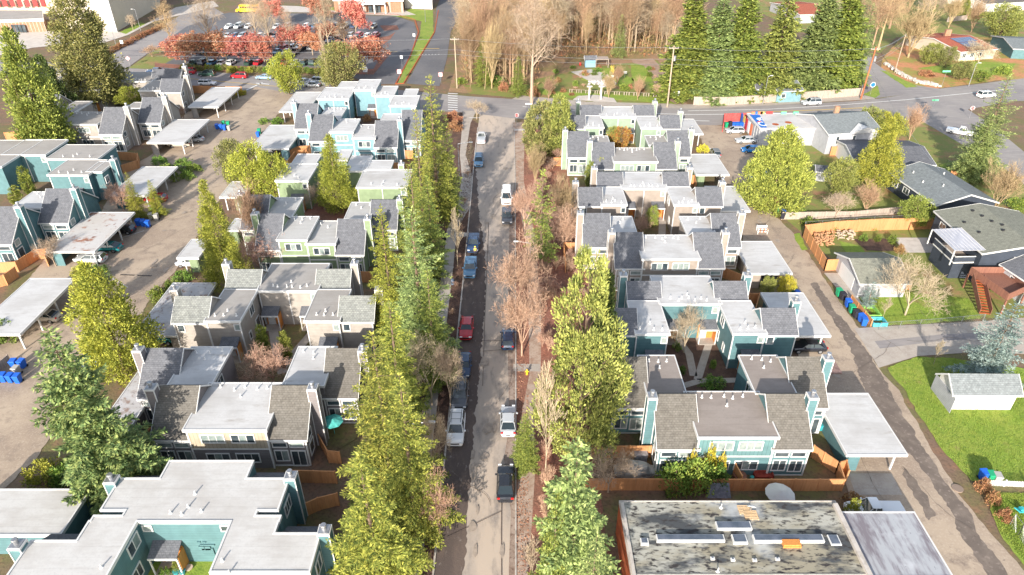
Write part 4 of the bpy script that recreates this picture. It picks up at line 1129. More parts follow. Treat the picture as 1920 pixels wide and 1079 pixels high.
a = clump_mesh(215, ball, 6, 3.0, 110, .6, 40, .24, .14, .3, .1, .3, .2, .6); proto('orange', *a, M['lf_orange'], M['bark'], 6, 3)
def redtree(seed):
    tb, tips = bare_mesh(seed, 8, .75, 4, first=6, leader=0, trunkfrac=.3, twig=.03)
    r = random.Random(seed); vs, fs = [], []
    for p in tips:
        if r.random() < .85:
            for i in range(8):
                leaf(vs, fs, p+rv(r)*.6*r.random(), rv(r), rv(r), .30, .22)
    return vs, fs, tb
for i in range(2):
    a = redtree(300+i); proto(f'red{i}', *a, M['lf_red'], M['bark_pale'], 8, 4)
for i in range(4):
    tb, tips = bare_mesh(400+i, 20, .68, 5, nk=(1,3), first=6, leader=.76, trunkfrac=.26, twig=.015, up=.30); PROTO[f'tall{i}'] = (None, tb.mesh('trunk', M['bark_tan'] if i%2 else M['bark_pale']), 20, 3.2)
for i in range(2):
    tb, tips = bare_mesh(420+i, 9, .6, 5, nk=(2,3), first=5, leader=0, trunkfrac=.22, twig=.013, up=.3); PROTO[f'bare{i}'] = (None, tb.mesh('trunk', M['bark_pale']), 9, 3.5)
for i in range(2):
    tb, tips = bare_mesh(430+i, 8, .68, 5, nk=(2,3), first=6, leader=0, trunkfrac=.16, twig=.012, up=.42); PROTO[f'pink{i}'] = (None, tb.mesh('trunk', M['bark_pink']), 8, 2.4)
tb, tips = bare_mesh(440, 12, .5, 5, nk=(2,3), first=8, leader=0, trunkfrac=.08, twig=.017, up=.6); PROTO['fan'] = (None, tb.mesh('trunk', M['bark_tan']), 12, 4.6)
tb, tips = bare_mesh(441, 2.2, .6, 3, first=9, leader=0, trunkfrac=.05, twig=.014, up=.4, trunk_r=.05); PROTO['twiggy'] = (None, tb.mesh('trunk', M['bark_pink']), 2.2, 1.2)
tb, tips = bare_mesh(442, 9, .35, 4, first=4, leader=.8, trunkfrac=.15, twig=.02, up=.6, trunk_r=.07); PROTO['sapling'] = (None, tb.mesh('trunk', M['bark_pale']), 9, 1.6)
print('tree faces', {k:(len(v[0].polygons) if v[0] else 0)+len(v[1].polygons) for k,v in PROTO.items()})

TR = random.Random(77)
def plant(kind, x, y, h, r, label, cat='tree', name='tree', group=None, leafm=None, z=0):
    cr, tk, h0, r0 = PROTO[kind]
    sz, sr = h/h0, r/r0
    o = link(name, None, None, (x,y,z), TR.random()*6.28)
    o.scale = (sr,sr,sz)
    tag(o, label, cat, group)
    t = link('trunk' if cat == 'tree' else 'stems', tk, o)
    if cr:
        c = link('crown' if cat == 'tree' else 'foliage', cr, o)
        if leafm:
            c.material_slots[0].link = 'OBJECT'; c.material_slots[0].material = leafm
    return o
def tree(kind, tx, ty, by, rpx, label, cat='tree', name=None, group=None, leafm=None):
    """crown tip at pixel (tx,ty), foot on the ground at pixel row by, crown radius rpx at mid height"""
    Y = P(960, by).y
    z = HC - Y*tan_at(ty)
    x = X_at(tx, Y, z)
    r = rpx/scale_at(x, Y, z*.4)
    names = {'fir':'fir_tree','doug':'fir_tree','young':'fir_tree','blue':'spruce_tree','spruce':'spruce_tree','spire':'fir_tree','cyp':'cypress_tree','olive':'cypress_tree','dark':'conifer_tree',
             'pine':'pine_tree','egg':'conifer_tree','oval':'conifer_tree','slim':'slim_cypress','bushy':'pine_tree','shrub':'shrub','low':'shrub','yel':'shrub','rusty':'shrub','orange':'maple_tree','red':'maple_tree',
             'tall':'bare_tree','bare':'bare_tree','pink':'bare_tree','fan':'bare_tree','firb':'fir_tree','twiggy':'bare_shrub','sapling':'bare_tree'}
    nm = name or names[kind.rstrip('0123456789w') if kind not in names else kind]
    if 'shrub' in nm and cat == 'tree': cat = 'shrub'
    return plant(kind, x, Y, max(.6,z), r, label, cat, nm, group, leafm)
def bush(kind, px, by, w, h, label, cat='shrub', name=None, group=None, leafm=None):
    p = P(px, by); r = w/2/scale_at(p.x,p.y,0)
    return plant(kind, p.x, p.y, h, r, label, cat, name or ('bare_shrub' if kind=='twiggy' else 'shrub'), group, leafm)

T = tree
# row between the left houses and the footpath
T('fir1',672,850,1120,100,'broad yellow green fir with bare pale tip, lowest in the row west of the street',leafm=M['lf_firy'])
T('fir0',697,622,935,92,'large fir beside the mauve grey townhouses, near the white estate car',leafm=M['lf_firy'])
T('fir2',748,700,1000,78,'fir standing close behind the bare tipped one in the western row',leafm=M['lf_firy'])
T('fir2',712,383,640,50,'narrow ochre green conifer beside the lime green townhouses',leafm=M['lf_cyp'])
T('doug0',770,388,690,72,'tall pale green fir beside the kerb, opposite the dark pickup truck')
T('fir2',800,500,720,55,'fir between the tall pale green fir and the red car')
T('fir2',728,560,800,66,'fir beside the beige grey townhouses, topped by the narrow conifer',leafm=M['lf_firy'])
T('fir0',805,140,412,50,'tallest yellow green fir at the crossroads end of the western row',leafm=M['lf_firy'])
T('fir1',778,205,455,40,'fir on the house side of the tall crossroads fir',leafm=M['lf_firy'])
T('fir0',835,215,402,30,'dark fir overhanging the footpath next to the street lamp')
T('fir2',768,300,540,54,'fir in front of the green townhouses with snowy roofs')
T('fir1',800,330,520,40,'fir leaning toward the footpath behind the tall pale green fir')
T('bare0',798,610,760,48,'wide bare tree tangled in front of the western firs by the two dark cars')
T('bare1',836,625,772,22,'bare tree on the kerb strip between the red and the dark blue cars')
T('bare0',806,748,905,26,'smaller bare tree beside the western footpath by the white estate car')
T('pink1',810,865,1010,26,'thin bare tree on the kerb strip beside the black sedan')
T('sapling',853,395,500,14,'bare sapling on the kerb strip beside the blue pickup truck')
T('bare1',893,183,224,20,'pale bare tree on the street corner with the zebra crossing')
T('sapling',880,262,330,10,'slender bare sapling on the kerb strip beside the blue car')
# east side strip
T('oval',1018,196,290,31,'rounded olive conifer at the north end of the leaf covered strip')
T('oval',1047,183,292,25,'darker narrow conifer touching the rounded olive one',leafm=M['lf_pine'])
T('young',1018,318,506,36,'young green fir with a visible trunk on the leaf covered strip')
T('pine',1108,475,880,76,'big round topped pine beside the beige and teal townhouses')
T('dark',1140,512,800,44,'dark conifer hidden behind the big round pine',leafm=M['lf_dark'])
T('doug1',1085,826,1190,106,'large fir in the bottom corner beside the brick red wall')
T('fir0',1045,925,1200,60,'fir at the bottom edge beside the eastern footpath')
T('doug0',1120,1000,1260,70,'fir below the large one beside the stained flat roof')
T('sapling',1030,690,905,34,'pale slender bare tree beside the big round pine')
T('fir2',985,775,880,32,'small fir overhanging the silver parked car')
T('pink0',980,503,668,36,'pinkish bare tree beside the dark hatchback on the eastern strip')
T('pink1',975,425,590,40,'pinkish bare tree opposite the dark pickup truck')
T('fan',1005,265,345,26,'bare golden twigged tree below the olive conifers')
T('fan',1060,320,440,34,'bare orange brown tree against the beige townhouse chimney',leafm=None)
T('pink1',1062,375,470,28,'bare orange brown bush tree beside the cedar fence panel')
T('pink0',985,330,430,26,'bare tree beside the white van')
T('sapling',1000,1010,1110,26,'pale bare sapling below the eastern footpath fir')
T('bare0',1150,830,925,40,'dark bare shrubby tree beside the covered boat')
# trees on the left alley
T('olive',110,-45,205,66,'big olive brown cypress in front of the cream school building')
T('dark',12,55,290,52,'dark conifer at the left edge beside the light grey townhouses',leafm=M['lf_fir'])
T('dark',70,105,232,36,'dark conifer between the left edge and the olive brown cypress')
T('fir1',22,150,300,34,'conifer with brown fence at its foot at the left edge')
T('bushy',425,263,352,27,'orange tinged conifer at the head of the alley bushes',leafm=M['lf_olive'])
T('bushy',462,272,372,36,'yellow green bushy conifer beside the orange tinged one',leafm=M['lf_cyp'])
T('bushy',502,288,378,32,'yellow green bushy conifer on the carport side of the pair',leafm=M['lf_cyp'])
T('cyp1',615,252,395,42,'tall pointed cypress in the middle of the sage green court')
T('cyp0',380,342,545,47,'tall cypress at the alley edge beside the lime green townhouses')
T('cypw',160,500,705,82,'broad golden green tree beside the blue bins in the alley')
T('spruce',88,618,925,100,'big spreading grey green spruce in the bottom left',leafm=M['lf_spruce'])
T('doug0',235,322,410,20,'small weeping pine in front of the alley carport',leafm=M['lf_cyp'])
T('doug0',278,337,405,20,'second weeping pine beside the green bins',leafm=M['lf_cyp'])
T('bushy',148,505,590,24,'low golden shrub tree behind the silver estate car',leafm=M['lf_cyp'])
T('fan',455,335,470,45,'bare tangled tree beside the lime green townhouses',)
T('pink1',470,420,515,38,'bare tree with orange twigs at the corner of the lime green townhouses')
T('pink0',210,330,400,18,'bare pinkish tree beside the deep teal gable')
T('bare1',80,440,500,22,'bare tree behind the deep teal townhouses fence')
T('bushy',240,165,205,25,'round yellow green tree in the light grey court',leafm=M['lf_cyp'])
T('twiggy',335,185,224,12,'small bare shrub with rusty twigs beside the carport',leafm=None)
T('bushy',530,100,178,28,'yellow green conifer at the mouth of the western alley',leafm=M['lf_cyp'])
T('bushy',632,80,172,34,'wide green tree between the crossroads and the red maples',leafm=M['lf_olive'])
T('bushy',615,100,165,24,'green tree beside the wide one at the crossroads',leafm=M['lf_pine'])
T('sapling',600,55,170,8,'slender bare tree in front of the parked silver cars')
for tx,ty,by,l in ((38,313,365,'slim green cypress beside the orange entry of the far left teal court'),(22,350,385,'shorter slim cypress in the far left teal court'),(486,610,662,'slim green cypress beside the path of the beige grey court'),(528,622,672,'slim green cypress near the fallen orange leaves in the beige grey court')):
    T('slim',tx,ty,by,9,l)
# court trees
T('orange',1165,236,290,22,'orange and red leaved tree in the pale green court',leafm=M['lf_orange'])
T('bushy',1152,238,286,15,'green leaved half of the tree clump in the pale green court')
T('bare0',1297,570,662,30,'pale bare tree in the teal court with two stone paths')
T('pink0',495,640,722,34,'bare reddish tree in the beige grey court')
T('bare1',465,655,715,26,'dark bare tree behind the mauve grey townhouses')
T('bare0',600,335,395,34,'bare beige round tree under the tall pointed cypress')
T('twiggy',545,560,600,16,'thin bare shrub against the beige court wall')
T('bushy',1226,388,430,11,'small bright green tree in the beige court',leafm=M['lf_lime'])
T('pink1',1205,400,440,16,'bare shrub beside the small bright green tree')
T('oval',1127,297,345,11,'yellow green oval conifer at the corner of the pale green townhouses',leafm=M['lf_cyp'])
T('oval',1108,305,352,9,'narrow conifer beside the beige chimney',leafm=M['lf_pine'])
T('bushy',1478,518,560,16,'yellow green shrub tree between two white carports',leafm=M['lf_yel'])
T('bushy',1445,520,556,13,'green shrub tree beside the yellow one under the beige carport')
# right hand gardens
T('egg',1478,241,388,64,'large lime green conifer beside the alley, dense and teardrop shaped')
T('cypw',1672,225,352,46,'bright yellow green conical tree between dark roofs',leafm=M['lf_cyp'])
T('bushy',1640,205,262,30,'green tree behind the grey hipped house',leafm=M['lf_pine'])
T('bushy',1675,212,268,26,'yellow tinged tree behind the grey hipped house',leafm=M['lf_cyp'])
T('fan',1727,192,262,26,'bare orange tinged tree at the junction by the white pickup')
T('doug0',1895,140,330,52,'tall grey green spruce at the junction edge')
T('doug1',1862,215,338,36,'shorter grey green spruce beside the tall one')
T('fan',1905,295,400,46,'bare brown tree right of the long dark house')
T('fan',1640,340,398,34,'low spreading bare tree beside the wooden fence')
T('bare1',1582,355,412,28,'leafless grey shrubby tree beside the lime green conifer')
T('bushy',1588,300,368,26,'green shrubby tree in the garden behind the wooden fence')
T('bushy',1728,372,425,28,'round green bush tree at the wall of the long dark house',leafm=M['lf_lime'])
T('bare0',1738,480,592,50,'wide bare tree with pale trunk behind the small garage')
T('young',1640,530,580,17,'small blue green fir beside the small garage',leafm=M['lf_blue'])
T('blue',1912,565,712,58,'pale blue spruce at the right edge beside the driveway')
T('sapling',1768,640,684,12,'tiny bare tree beside the white walled garage')
T('sapling',1812,656,676,7,'tinier bare sapling behind the white walled garage')
T('sapling',1668,560,600,10,'young bare fruit tree in the fenced lawn')
# firs north of the road
for tx,ty,by,r,k,l in ((1310,-30,182,58,'firb0','westernmost of the big firs behind the long board fence'),(1360,-5,184,52,'firb1','middle one of the big firs behind the long board fence'),(1412,-35,180,50,'firb0','darker fir beside the middle one behind the board fence'),
  (1483,-14,182,48,'spire','bright green layered conical fir beside the big dark trees'),(1560,-20,170,54,'firb1','tall fir in the clump behind the leaning brown pole'),(1610,-40,165,58,'firb0','widest fir in the clump behind the leaning brown pole'),
  (1640,5,150,30,'doug0','fir on the driveway side of the pole'),(905,70,160,26,'fir1','dark green fir at the corner of the wood'),(972,105,180,20,'fir2','small bushy fir at the roadside beside the wood')):
    T(k,tx,ty,by,r,l)
T('tall0',1000,-30,196,34,'tall pale bare tree standing alone at the roadside')
T('tall2',1290,30,168,22,'bare tree behind the bark path',)
T('fan',1145,130,184,18,'low bare fruit tree at the garden fence'); T('fan',1200,138,188,14,'second bare fruit tree beside the garden fence'); T('pink0',1237,150,182,9,'multi stemmed pale bare shrub beside the utility pole')
T('fan',1160,118,160,18,'rusty brown shrub tree in the community garden')
T('fan',1030,140,186,20,'bare bramble tree between the wood and the garden')
T('fan',1735,0,108,50,'huge spreading bare tree on the leaf covered slope')
T('tall1',1680,-30,95,22,'bare leaning tree beside the hill road'); T('tall3',1665,-20,92,16,'thin bare tree beside the hill road')
T('bushy',1755,82,122,20,'round green shrub tree at the cream walled house'); T('bushy',1785,88,128,16,'olive shrub tree beside the cream walled house',leafm=M['lf_olive'])
T('bushy',1812,115,150,20,'brown green shrub tree above the road bend',leafm=M['lf_olive'])
T('bare0',1850,72,118,26,'grey bare tree beside the solar panel house')
T('bushy',1895,10,75,34,'big rounded green tree in the upper right corner',leafm=M['lf_pine'])
T('fan',1845,-10,62,26,'bare tree behind the brick chimney of the solar house')
T('egg',1815,-5,30,14,'clipped dark hedge tree near the upper right houses',leafm=M['lf_pine'])
for i,(tx,ty,by) in enumerate(((905,-30,150),(940,-20,140),(880,20,150),(920,30,166),(870,-10,110))):
    T('fan',tx,ty,by,30,('fan shaped bare tree at the corner of the wood','bare tree with many pale stems beside the fir','small bare tree at the school drive edge','bare roadside tree under the first utility pole','bare tree overhanging the eastern school drive')[i])
# school grounds
for i,(tx,ty,by,r,k,l) in enumerate(((335,78,118,24,'red0','red maple nearest the western school drive'),(375,66,124,30,'red1','broad red maple at the western end of the car park hedge'),(415,80,120,22,'red0','red maple between the two tallest bare trees'),
  (455,72,121,26,'red1','red maple behind the red parked car'),(487,80,123,22,'red0','red maple behind the pale blue sedan'),(545,52,100,22,'red1','red maple in the middle of the car park'),(580,72,104,18,'red0','red maple beside the green conifer by the car park'),
  (608,50,84,16,'red1','small red maple in the car park centre'),(660,8,70,18,'red0','red maple before the school entrance canopy'),(678,72,140,25,'red1','bright red maple at the eastern corner of the car park'),
  (590,0,48,18,'red0','far red maple beside the loop drive'),(505,5,52,16,'red1','far red maple near the yellow bus'),(640,85,120,14,'red1','small red maple in front of the bright one'))):
    T(k,tx,ty-12,by,r*1.6,l)
for i,(tx,ty,by,r,k,l) in enumerate(((372,-30,118,20,'tall0','tallest pale bare tree in the car park hedge'),(300,0,105,16,'tall1','bare tree beside the western school drive'),(462,-30,110,16,'tall2','pale bare tree leaning over the car park'),
  (490,-10,112,14,'tall0','bare tree behind the pale blue sedan'),(600,-30,118,14,'tall2','bare tree at the centre of the car park front'),(530,10,104,12,'tall0','bare tree between the car park maples'),(640,30,100,12,'tall1','bare tree beside the bright red maple'),
  (320,70,112,14,'bare1','dark bare tree at the hedge corner'),(278,80,108,12,'pink0','reddish small tree by the drive sign'),(240,22,58,10,'bare0','small tree in front of the cream school wall'),(166,25,60,10,'bare0','espaliered bare tree against the cream wall'))):
    T(k,tx,ty,by,r,l)
# hedge and bushes
HG = 'shrubs in the hedge between the road and the school car park'
for i in range(30):
    x = 345+i*11+TR.uniform(-3,3)
    bush(TR.choice(('low','shrub','low')), x, 131-(.0*i)+TR.uniform(-2,2)+i*.35, 15, 1.5, 'low yellow green shrub in the hedge between the road and the school car park', group=HG, leafm=TR.choice((M['lf_cyp'],M['lf_bush'],M['lf_olive'])))
RG = 'rusty shrubs beside the western school drive'
for i in range(22):
    x = 190+i*5.5
    bush('rusty', x, 108-i*2.7+TR.uniform(-1,1), 14, 1.3, 'rust coloured low shrub in the bed beside the western school drive', group=RG)
for i,(x,y,w,hh,k,l) in enumerate([(297,560,36,1.6,'low','clipped green shrub at the corner of the worn white carport'),(325,545,34,1.5,'low','green shrub on the alley side of the worn carport'),(345,528,36,1.6,'shrub','green shrub under the tall alley cypress'),
  (188,525,34,2.2,'shrub','dense dark green shrub behind the silver estate car'),(165,520,30,2,'shrub','green shrub beside the golden one behind the estate car'),(315,325,30,1.8,'shrub','green shrub in the alley planting beside the old white car'),(345,318,34,2,'shrub','grey green shrub in the alley planting below the carport'),
  (365,322,26,1.5,'low','low shrub at the tip of the alley planting'),(300,308,26,1.6,'low','low green shrub near the cedar fence corner'),(352,335,26,1.6,'low','leafy shrub at the lower edge of the alley planting'),(330,340,22,1.6,'shrub','dark shrub under the alley planting'),
  (228,690,46,3.0,'shrub','yellow leaved shrub behind the blue bins by the golden tree'),(20,640,40,3,'shrub','green shrub beside the bins at the left edge'),(90,905,60,2.6,'shrub','yellow green shrub under the spreading spruce'),
  (125,910,50,2.4,'shrub','dark green shrub under the spreading spruce'),(1268,655,18,1.1,'low','low green shrub at the foot of the bare court tree'),(1336,690,14,1.1,'low','single round lime shrub on dark mulch'),(1338,724,46,1.0,'low','wide low green shrub behind the tan flat roof'),
  (1278,700,16,1,'low','small green shrub beside the court path'),(1262,920,62,3.2,'shrub','bright green bamboo like shrub before the cedar fence'),(1300,918,66,3.6,'shrub','taller green shrub in the clump before the cedar fence'),(1335,912,50,3.0,'shrub','green shrub on the patio side of the clump'),
  (1290,905,22,4.0,'yel','yellow flowering top of the green clump'),(1322,897,28,4.2,'yel','larger yellow flowering top of the green clump'),(1345,905,20,3.8,'yel','small yellow flowering top at the end of the clump'),
  (1592,975,28,2.6,'shrub','yellow green shrub beside the parked white pickup'),(1318,286,22,1.6,'yel','bright yellow shrub beside the small green carport'),(1608,300,30,2,'shrub','green shrub behind the small grey shed roof'),
  (560,215,18,1,'yel','small yellow shrub at the alley mouth'),(495,232,22,1.2,'low','low yellow green shrub beside the alley carport'),(520,233,26,1.4,'low','low shrub behind the broad white carport'),(452,178,22,1.2,'yel','yellow shrub beside the alley entrance fence'),
  (665,218,14,2,'shrub','dark green shrub in the teal crossroads court'),(688,228,18,1.6,'rusty','purple brown shrub in the teal crossroads court'),(1500,402,20,1.2,'low','grass tuft shrub beside the lime green conifer'),(1560,432,30,1.2,'low','low shrub along the brown fence'),
  (1448,380,22,1.2,'rusty','rusty shrub between the alley and the lime conifer'),(1708,395,20,1.5,'low','shrub at the wall of the long dark house'),(1905,395,34,2.2,'shrub','bright green shrub right of the olive roof'),(1840,920,26,1.6,'rusty','dry shrub at the end of the white picket fence'),
  (1860,945,26,1.4,'rusty','dry flower shrub beside the alley edge'),(1880,975,26,1.3,'rusty','dry orange shrub along the alley edge'),(1600,945,40,1.0,'rusty','dead weeds beside the carport pad'),(1735,142,26,1.5,'rusty','rusty shrub on the slope above the stone wall'),
  (1836,152,30,2.6,'shrub','rounded shrub above the road bend'),(1880,140,30,2.4,'low','dark shrub above the road bend'),(1480,176,24,2,'shrub','shrub behind the board fence near the blue house'),(1600,176,24,2,'shrub','green shrub at the base of the brown pole'),
  (1618,452,14,1.2,'low','low green shrub in the dark bed by the firewood'),(1645,453,12,1.1,'low','second green shrub in the dark bed by the firewood'),(1672,458,16,1.5,'shrub','round olive shrub at the edge of the pale patio'),(1686,474,18,1.4,'rusty','round dry shrub at the corner of the pale patio'),(1520,425,40,1.3,'low','spreading green shrub below the low brown fence'),(1625,425,34,1.1,'low','green ground shrub between the two fences'),
  (930,160,26,2.4,'shrub','green shrub at the roadside edge of the wood'),(945,170,20,2,'rusty','rusty shrub at the roadside edge of the wood'),(1000,180,26,2.2,'rusty','reddish bramble beside the lone bare tree'),(865,158,20,1.6,'shrub','green shrub at the foot of the first utility pole'),
  (850,228,30,2.2,'rusty','dark red hedge shrub at the street corner'),(852,245,28,2.0,'rusty','dark hedge shrub beside the corner footpath'),(1170,170,18,1.6,'shrub','round green shrub in the community garden')]):
    bush(k, x, y, w, hh, l, leafm=(M['lf_cyp'] if k=='shrub' and 'yellow' in l else None))
SG = 'bare twiggy shrubs along the leaf covered strip'
for i in range(95):
    y = TR.uniform(290,570) if i < 75 else TR.uniform(560,1000)
    x = 1008+ (y-300)*.16 + TR.uniform(-22,40) if y < 560 else TR.uniform(1015,1040)
    bush('twiggy', x, y, TR.uniform(20,40), TR.uniform(1.8,4.2), 'bare twiggy shrub on the red leaf litter east of the street', group=SG)
KG = 'bare twiggy shrubs on the dark strip beside the western kerb'
for i in range(14):
    y = 330+i*52; 
    bush('twiggy', 0.5*((890-(y-290)*.1)+(880-(y-290)*.125))-3, y, 20, TR.uniform(1,2), 'small bare shrub on the dark strip beside the western kerb', group=KG)
GG = 'small plants in the community garden'
for i in range(34):
    x, y = TR.uniform(1030,1235), TR.uniform(128,180)
    bush(TR.choice(('low','rusty','twiggy','shrub','rusty')), x, y, TR.uniform(7,15), TR.uniform(.6,1.6), 'small shrub or bed plant in the community garden beyond the crossroads', group=GG, leafm=None)
# the wood: trunks one can tell apart are trees, the scrub beneath is one mass
WG = 'bare trees of the wood beyond the crossroads'
n = 0
while n < 290:
    Y = 192 + 130*TR.random()**1.1; X = TR.uniform(-30, 78)
    s = scale_at(0,Y,0); px = 960+X*s
    py = 0
    if px > 1300 - (Y-150)*.2: continue
    g = P(1100,160).y
    if px > 1000 and Y < 226: continue
    if px < 870: continue
    n += 1
    hh = TR.uniform(13,23)
    plant(TR.choice(('tall0','tall1','tall2','tall3','tall3')), X, Y, hh, TR.uniform(2.2,3.8)*hh/20, 'tall bare tree among many in the wood beyond the crossroads', 'tree', 'bare_tree', WG)
r = random.Random(5); vs, fs = [], []
for i in range(30000):
    Y = 190 + 150*r.random(); X = r.uniform(-30,80); px = 960+X*scale_at(0,Y,0)
    if px > 1310 or px < 868 or (px > 1010 and Y < 222): continue
    p = Vector((X,Y,r.random()**2*3.2))
    leaf(vs, fs, p, (rv(r)+Vector((0,0,.7))).normalized(), rv(r), r.uniform(.6,1.5), r.uniform(.06,.30))
o = link('undergrowth', mk_mesh('undergrowth', vs, fs, layered('tangled_scrub', (.42,.25,.14), [(.12,.45,.6,(.20,.22,.07),4),(.3,.5,.62,(.50,.20,.09),5)], trans=.2)))
tag(o, 'tangled brown scrub covering the floor of the wood', 'undergrowth', None, 'stuff')
r = random.Random(15); tb = MB()
nk = 0
while nk < 620:
    Y = 188 + 150*r.random(); X = r.uniform(-32,82); px = 960+X*scale_at(0,Y,0)
    if px > 1315 or px < 864 or (px > 1000 and Y < 222): continue
    nk += 1; hh = r.uniform(5,15); p = Vector((X,Y,0)); q = p+Vector((r.uniform(-1.2,1.2),r.uniform(-1,1),hh)); tb.tube(p,q,.09,.02,3,cap=False)
    for k in range(9):
        t = r.uniform(.25,.95); s_ = p.lerp(q,t); e_ = s_+Vector((r.uniform(-1.6,1.6),r.uniform(-1.6,1.6),r.uniform(.6,2.4))); tb.tube(s_,e_,.035,.012,3,cap=False)
        for j in range(3):
            m0 = s_.lerp(e_,r.uniform(.3,1)); tb.tube(m0,m0+Vector((r.uniform(-.9,.9),r.uniform(-.9,.9),r.uniform(.2,1.1))),.018,.01,3,cap=False)
tag(link('thicket', tb.mesh('thicket', layered('brown_saplings',(.36,.25,.15),[(.1,.45,.6,(.46,.33,.20),3)]))), 'dense thicket of thin brown saplings filling the wood', 'thicket', None, 'stuff')
for i in range(9):
    Y = TR.uniform(205,300); X = TR.uniform(-18,44)
    plant(TR.choice(('fir0','dark','doug0')), X, Y, TR.uniform(8,15), TR.uniform(2,3.2), 'dark evergreen among the bare trees of the wood', 'tree', 'conifer_tree', 'evergreens among the bare wood')
# far trees in the upper right
UG = 'bare trees between the far houses'
for i in range(16):
    tx = TR.uniform(1520,1900); 
    p = P(tx, TR.uniform(-10,55))
    plant(TR.choice(('fan','tall1','bare0')), p.x, p.y, TR.uniform(8,13), TR.uniform(3,5), 'bare tree among the far houses in the upper right', 'tree', 'bare_tree', UG)
# grass tufts over the lawns: one mass
def tufts(pts, n, hh, mat, seed, label):
    r = random.Random(seed); vs, fs = [], []
    w = [P(*p) for p in pts]
    xs = [p.x for p in w]; ys = [p.y for p in w]
    def inside(x,y):
        c = False; j = len(w)-1
        for i in range(len(w)):
            if ((w[i].y > y) != (w[j].y > y)) and (x < (w[j].x-w[i].x)*(y-w[i].y)/(w[j].y-w[i].y)+w[i].x): c = not c
            j = i
        return c
    while len(fs) < n:
        x, y = r.uniform(min(xs),max(xs)), r.uniform(min(ys),max(ys))
        if inside(x,y): leaf(vs, fs, Vector((x,y,.02)), (rv(r)*.6+Vector((0,0,1))).normalized(), rv(r), hh*r.uniform(.6,1.5), .07)
    o = link('grass', mk_mesh('grass', vs, fs, mat)); tag(o, label, 'grass', None, 'stuff')
GL = layered('grass_blades', (.22,.31,.05), [(1.2,.4,.65,(.31,.36,.07),5)], trans=.3)
tufts([(1664,690),(1722,669),(1790,672),(1920,700),(1925,905),(1822,902),(1760,835),(1715,762),(1700,735)], 16000, .14, GL, 1, 'rough grass blades of the large lawn around the white walled garage')
tufts([(1850,925),(1925,925),(1925,1060),(1875,1000)], 4000, .14, GL, 2, 'grass blades of the lawn below the white picket fence')
tufts([(1606,555),(1700,548),(1815,560),(1840,598),(1655,612)], 6000, .13, GL, 3, 'grass blades of the fenced lawn with the pale trunked tree')
# fallen leaves on the eastern strip, dead leaves on the western one
def litter(x0, x1, y0, y1, n, mat, seed, label, cond=None):
    r = random.Random(seed); vs, fs = [], []
    for i in range(n):
        y = y0*(y1/y0)**r.random(); x = r.uniform(x0(y),x1(y)); p = P(x,y); p.z = .03+r.random()*.06
        leaf(vs, fs, p, Vector((r.uniform(-1,1),r.uniform(-1,1),r.uniform(-.2,.3))).normalized(), (Vector((0,0,1))+rv(r)*.5).normalized(), r.uniform(.12,.26), .14)
    o = link('fallen_leaves', mk_mesh('fallen_leaves', vs, fs, mat)); tag(o, label, 'leaves', None, 'stuff')
litter(lambda y: 1018, lambda y: 1085+(y-300)*.05, 300, 1100, 9000, layered('red_fallen_leaves', (.42,.17,.10), [(2,.4,.6,(.28,.12,.08),4)]), 8, 'red brown fallen leaves on the eastern strip')
litter(lambda y: 968, lambda y: 992, 300, 1100, 2500, layered('rust_fallen_leaves', (.45,.24,.15), [(2,.4,.6,(.28,.13,.08),4)]), 9, 'scattered leaves on the eastern footpath edge')
litter(lambda y: 850-(y-500)*.1, lambda y: 866-(y-540)*.1, 300, 1100, 4000, layered('dark_fallen_leaves', (.20,.11,.08), [(2,.4,.6,(.10,.06,.05),4)]), 10, 'dark dead leaves on the strip beside the western kerb')
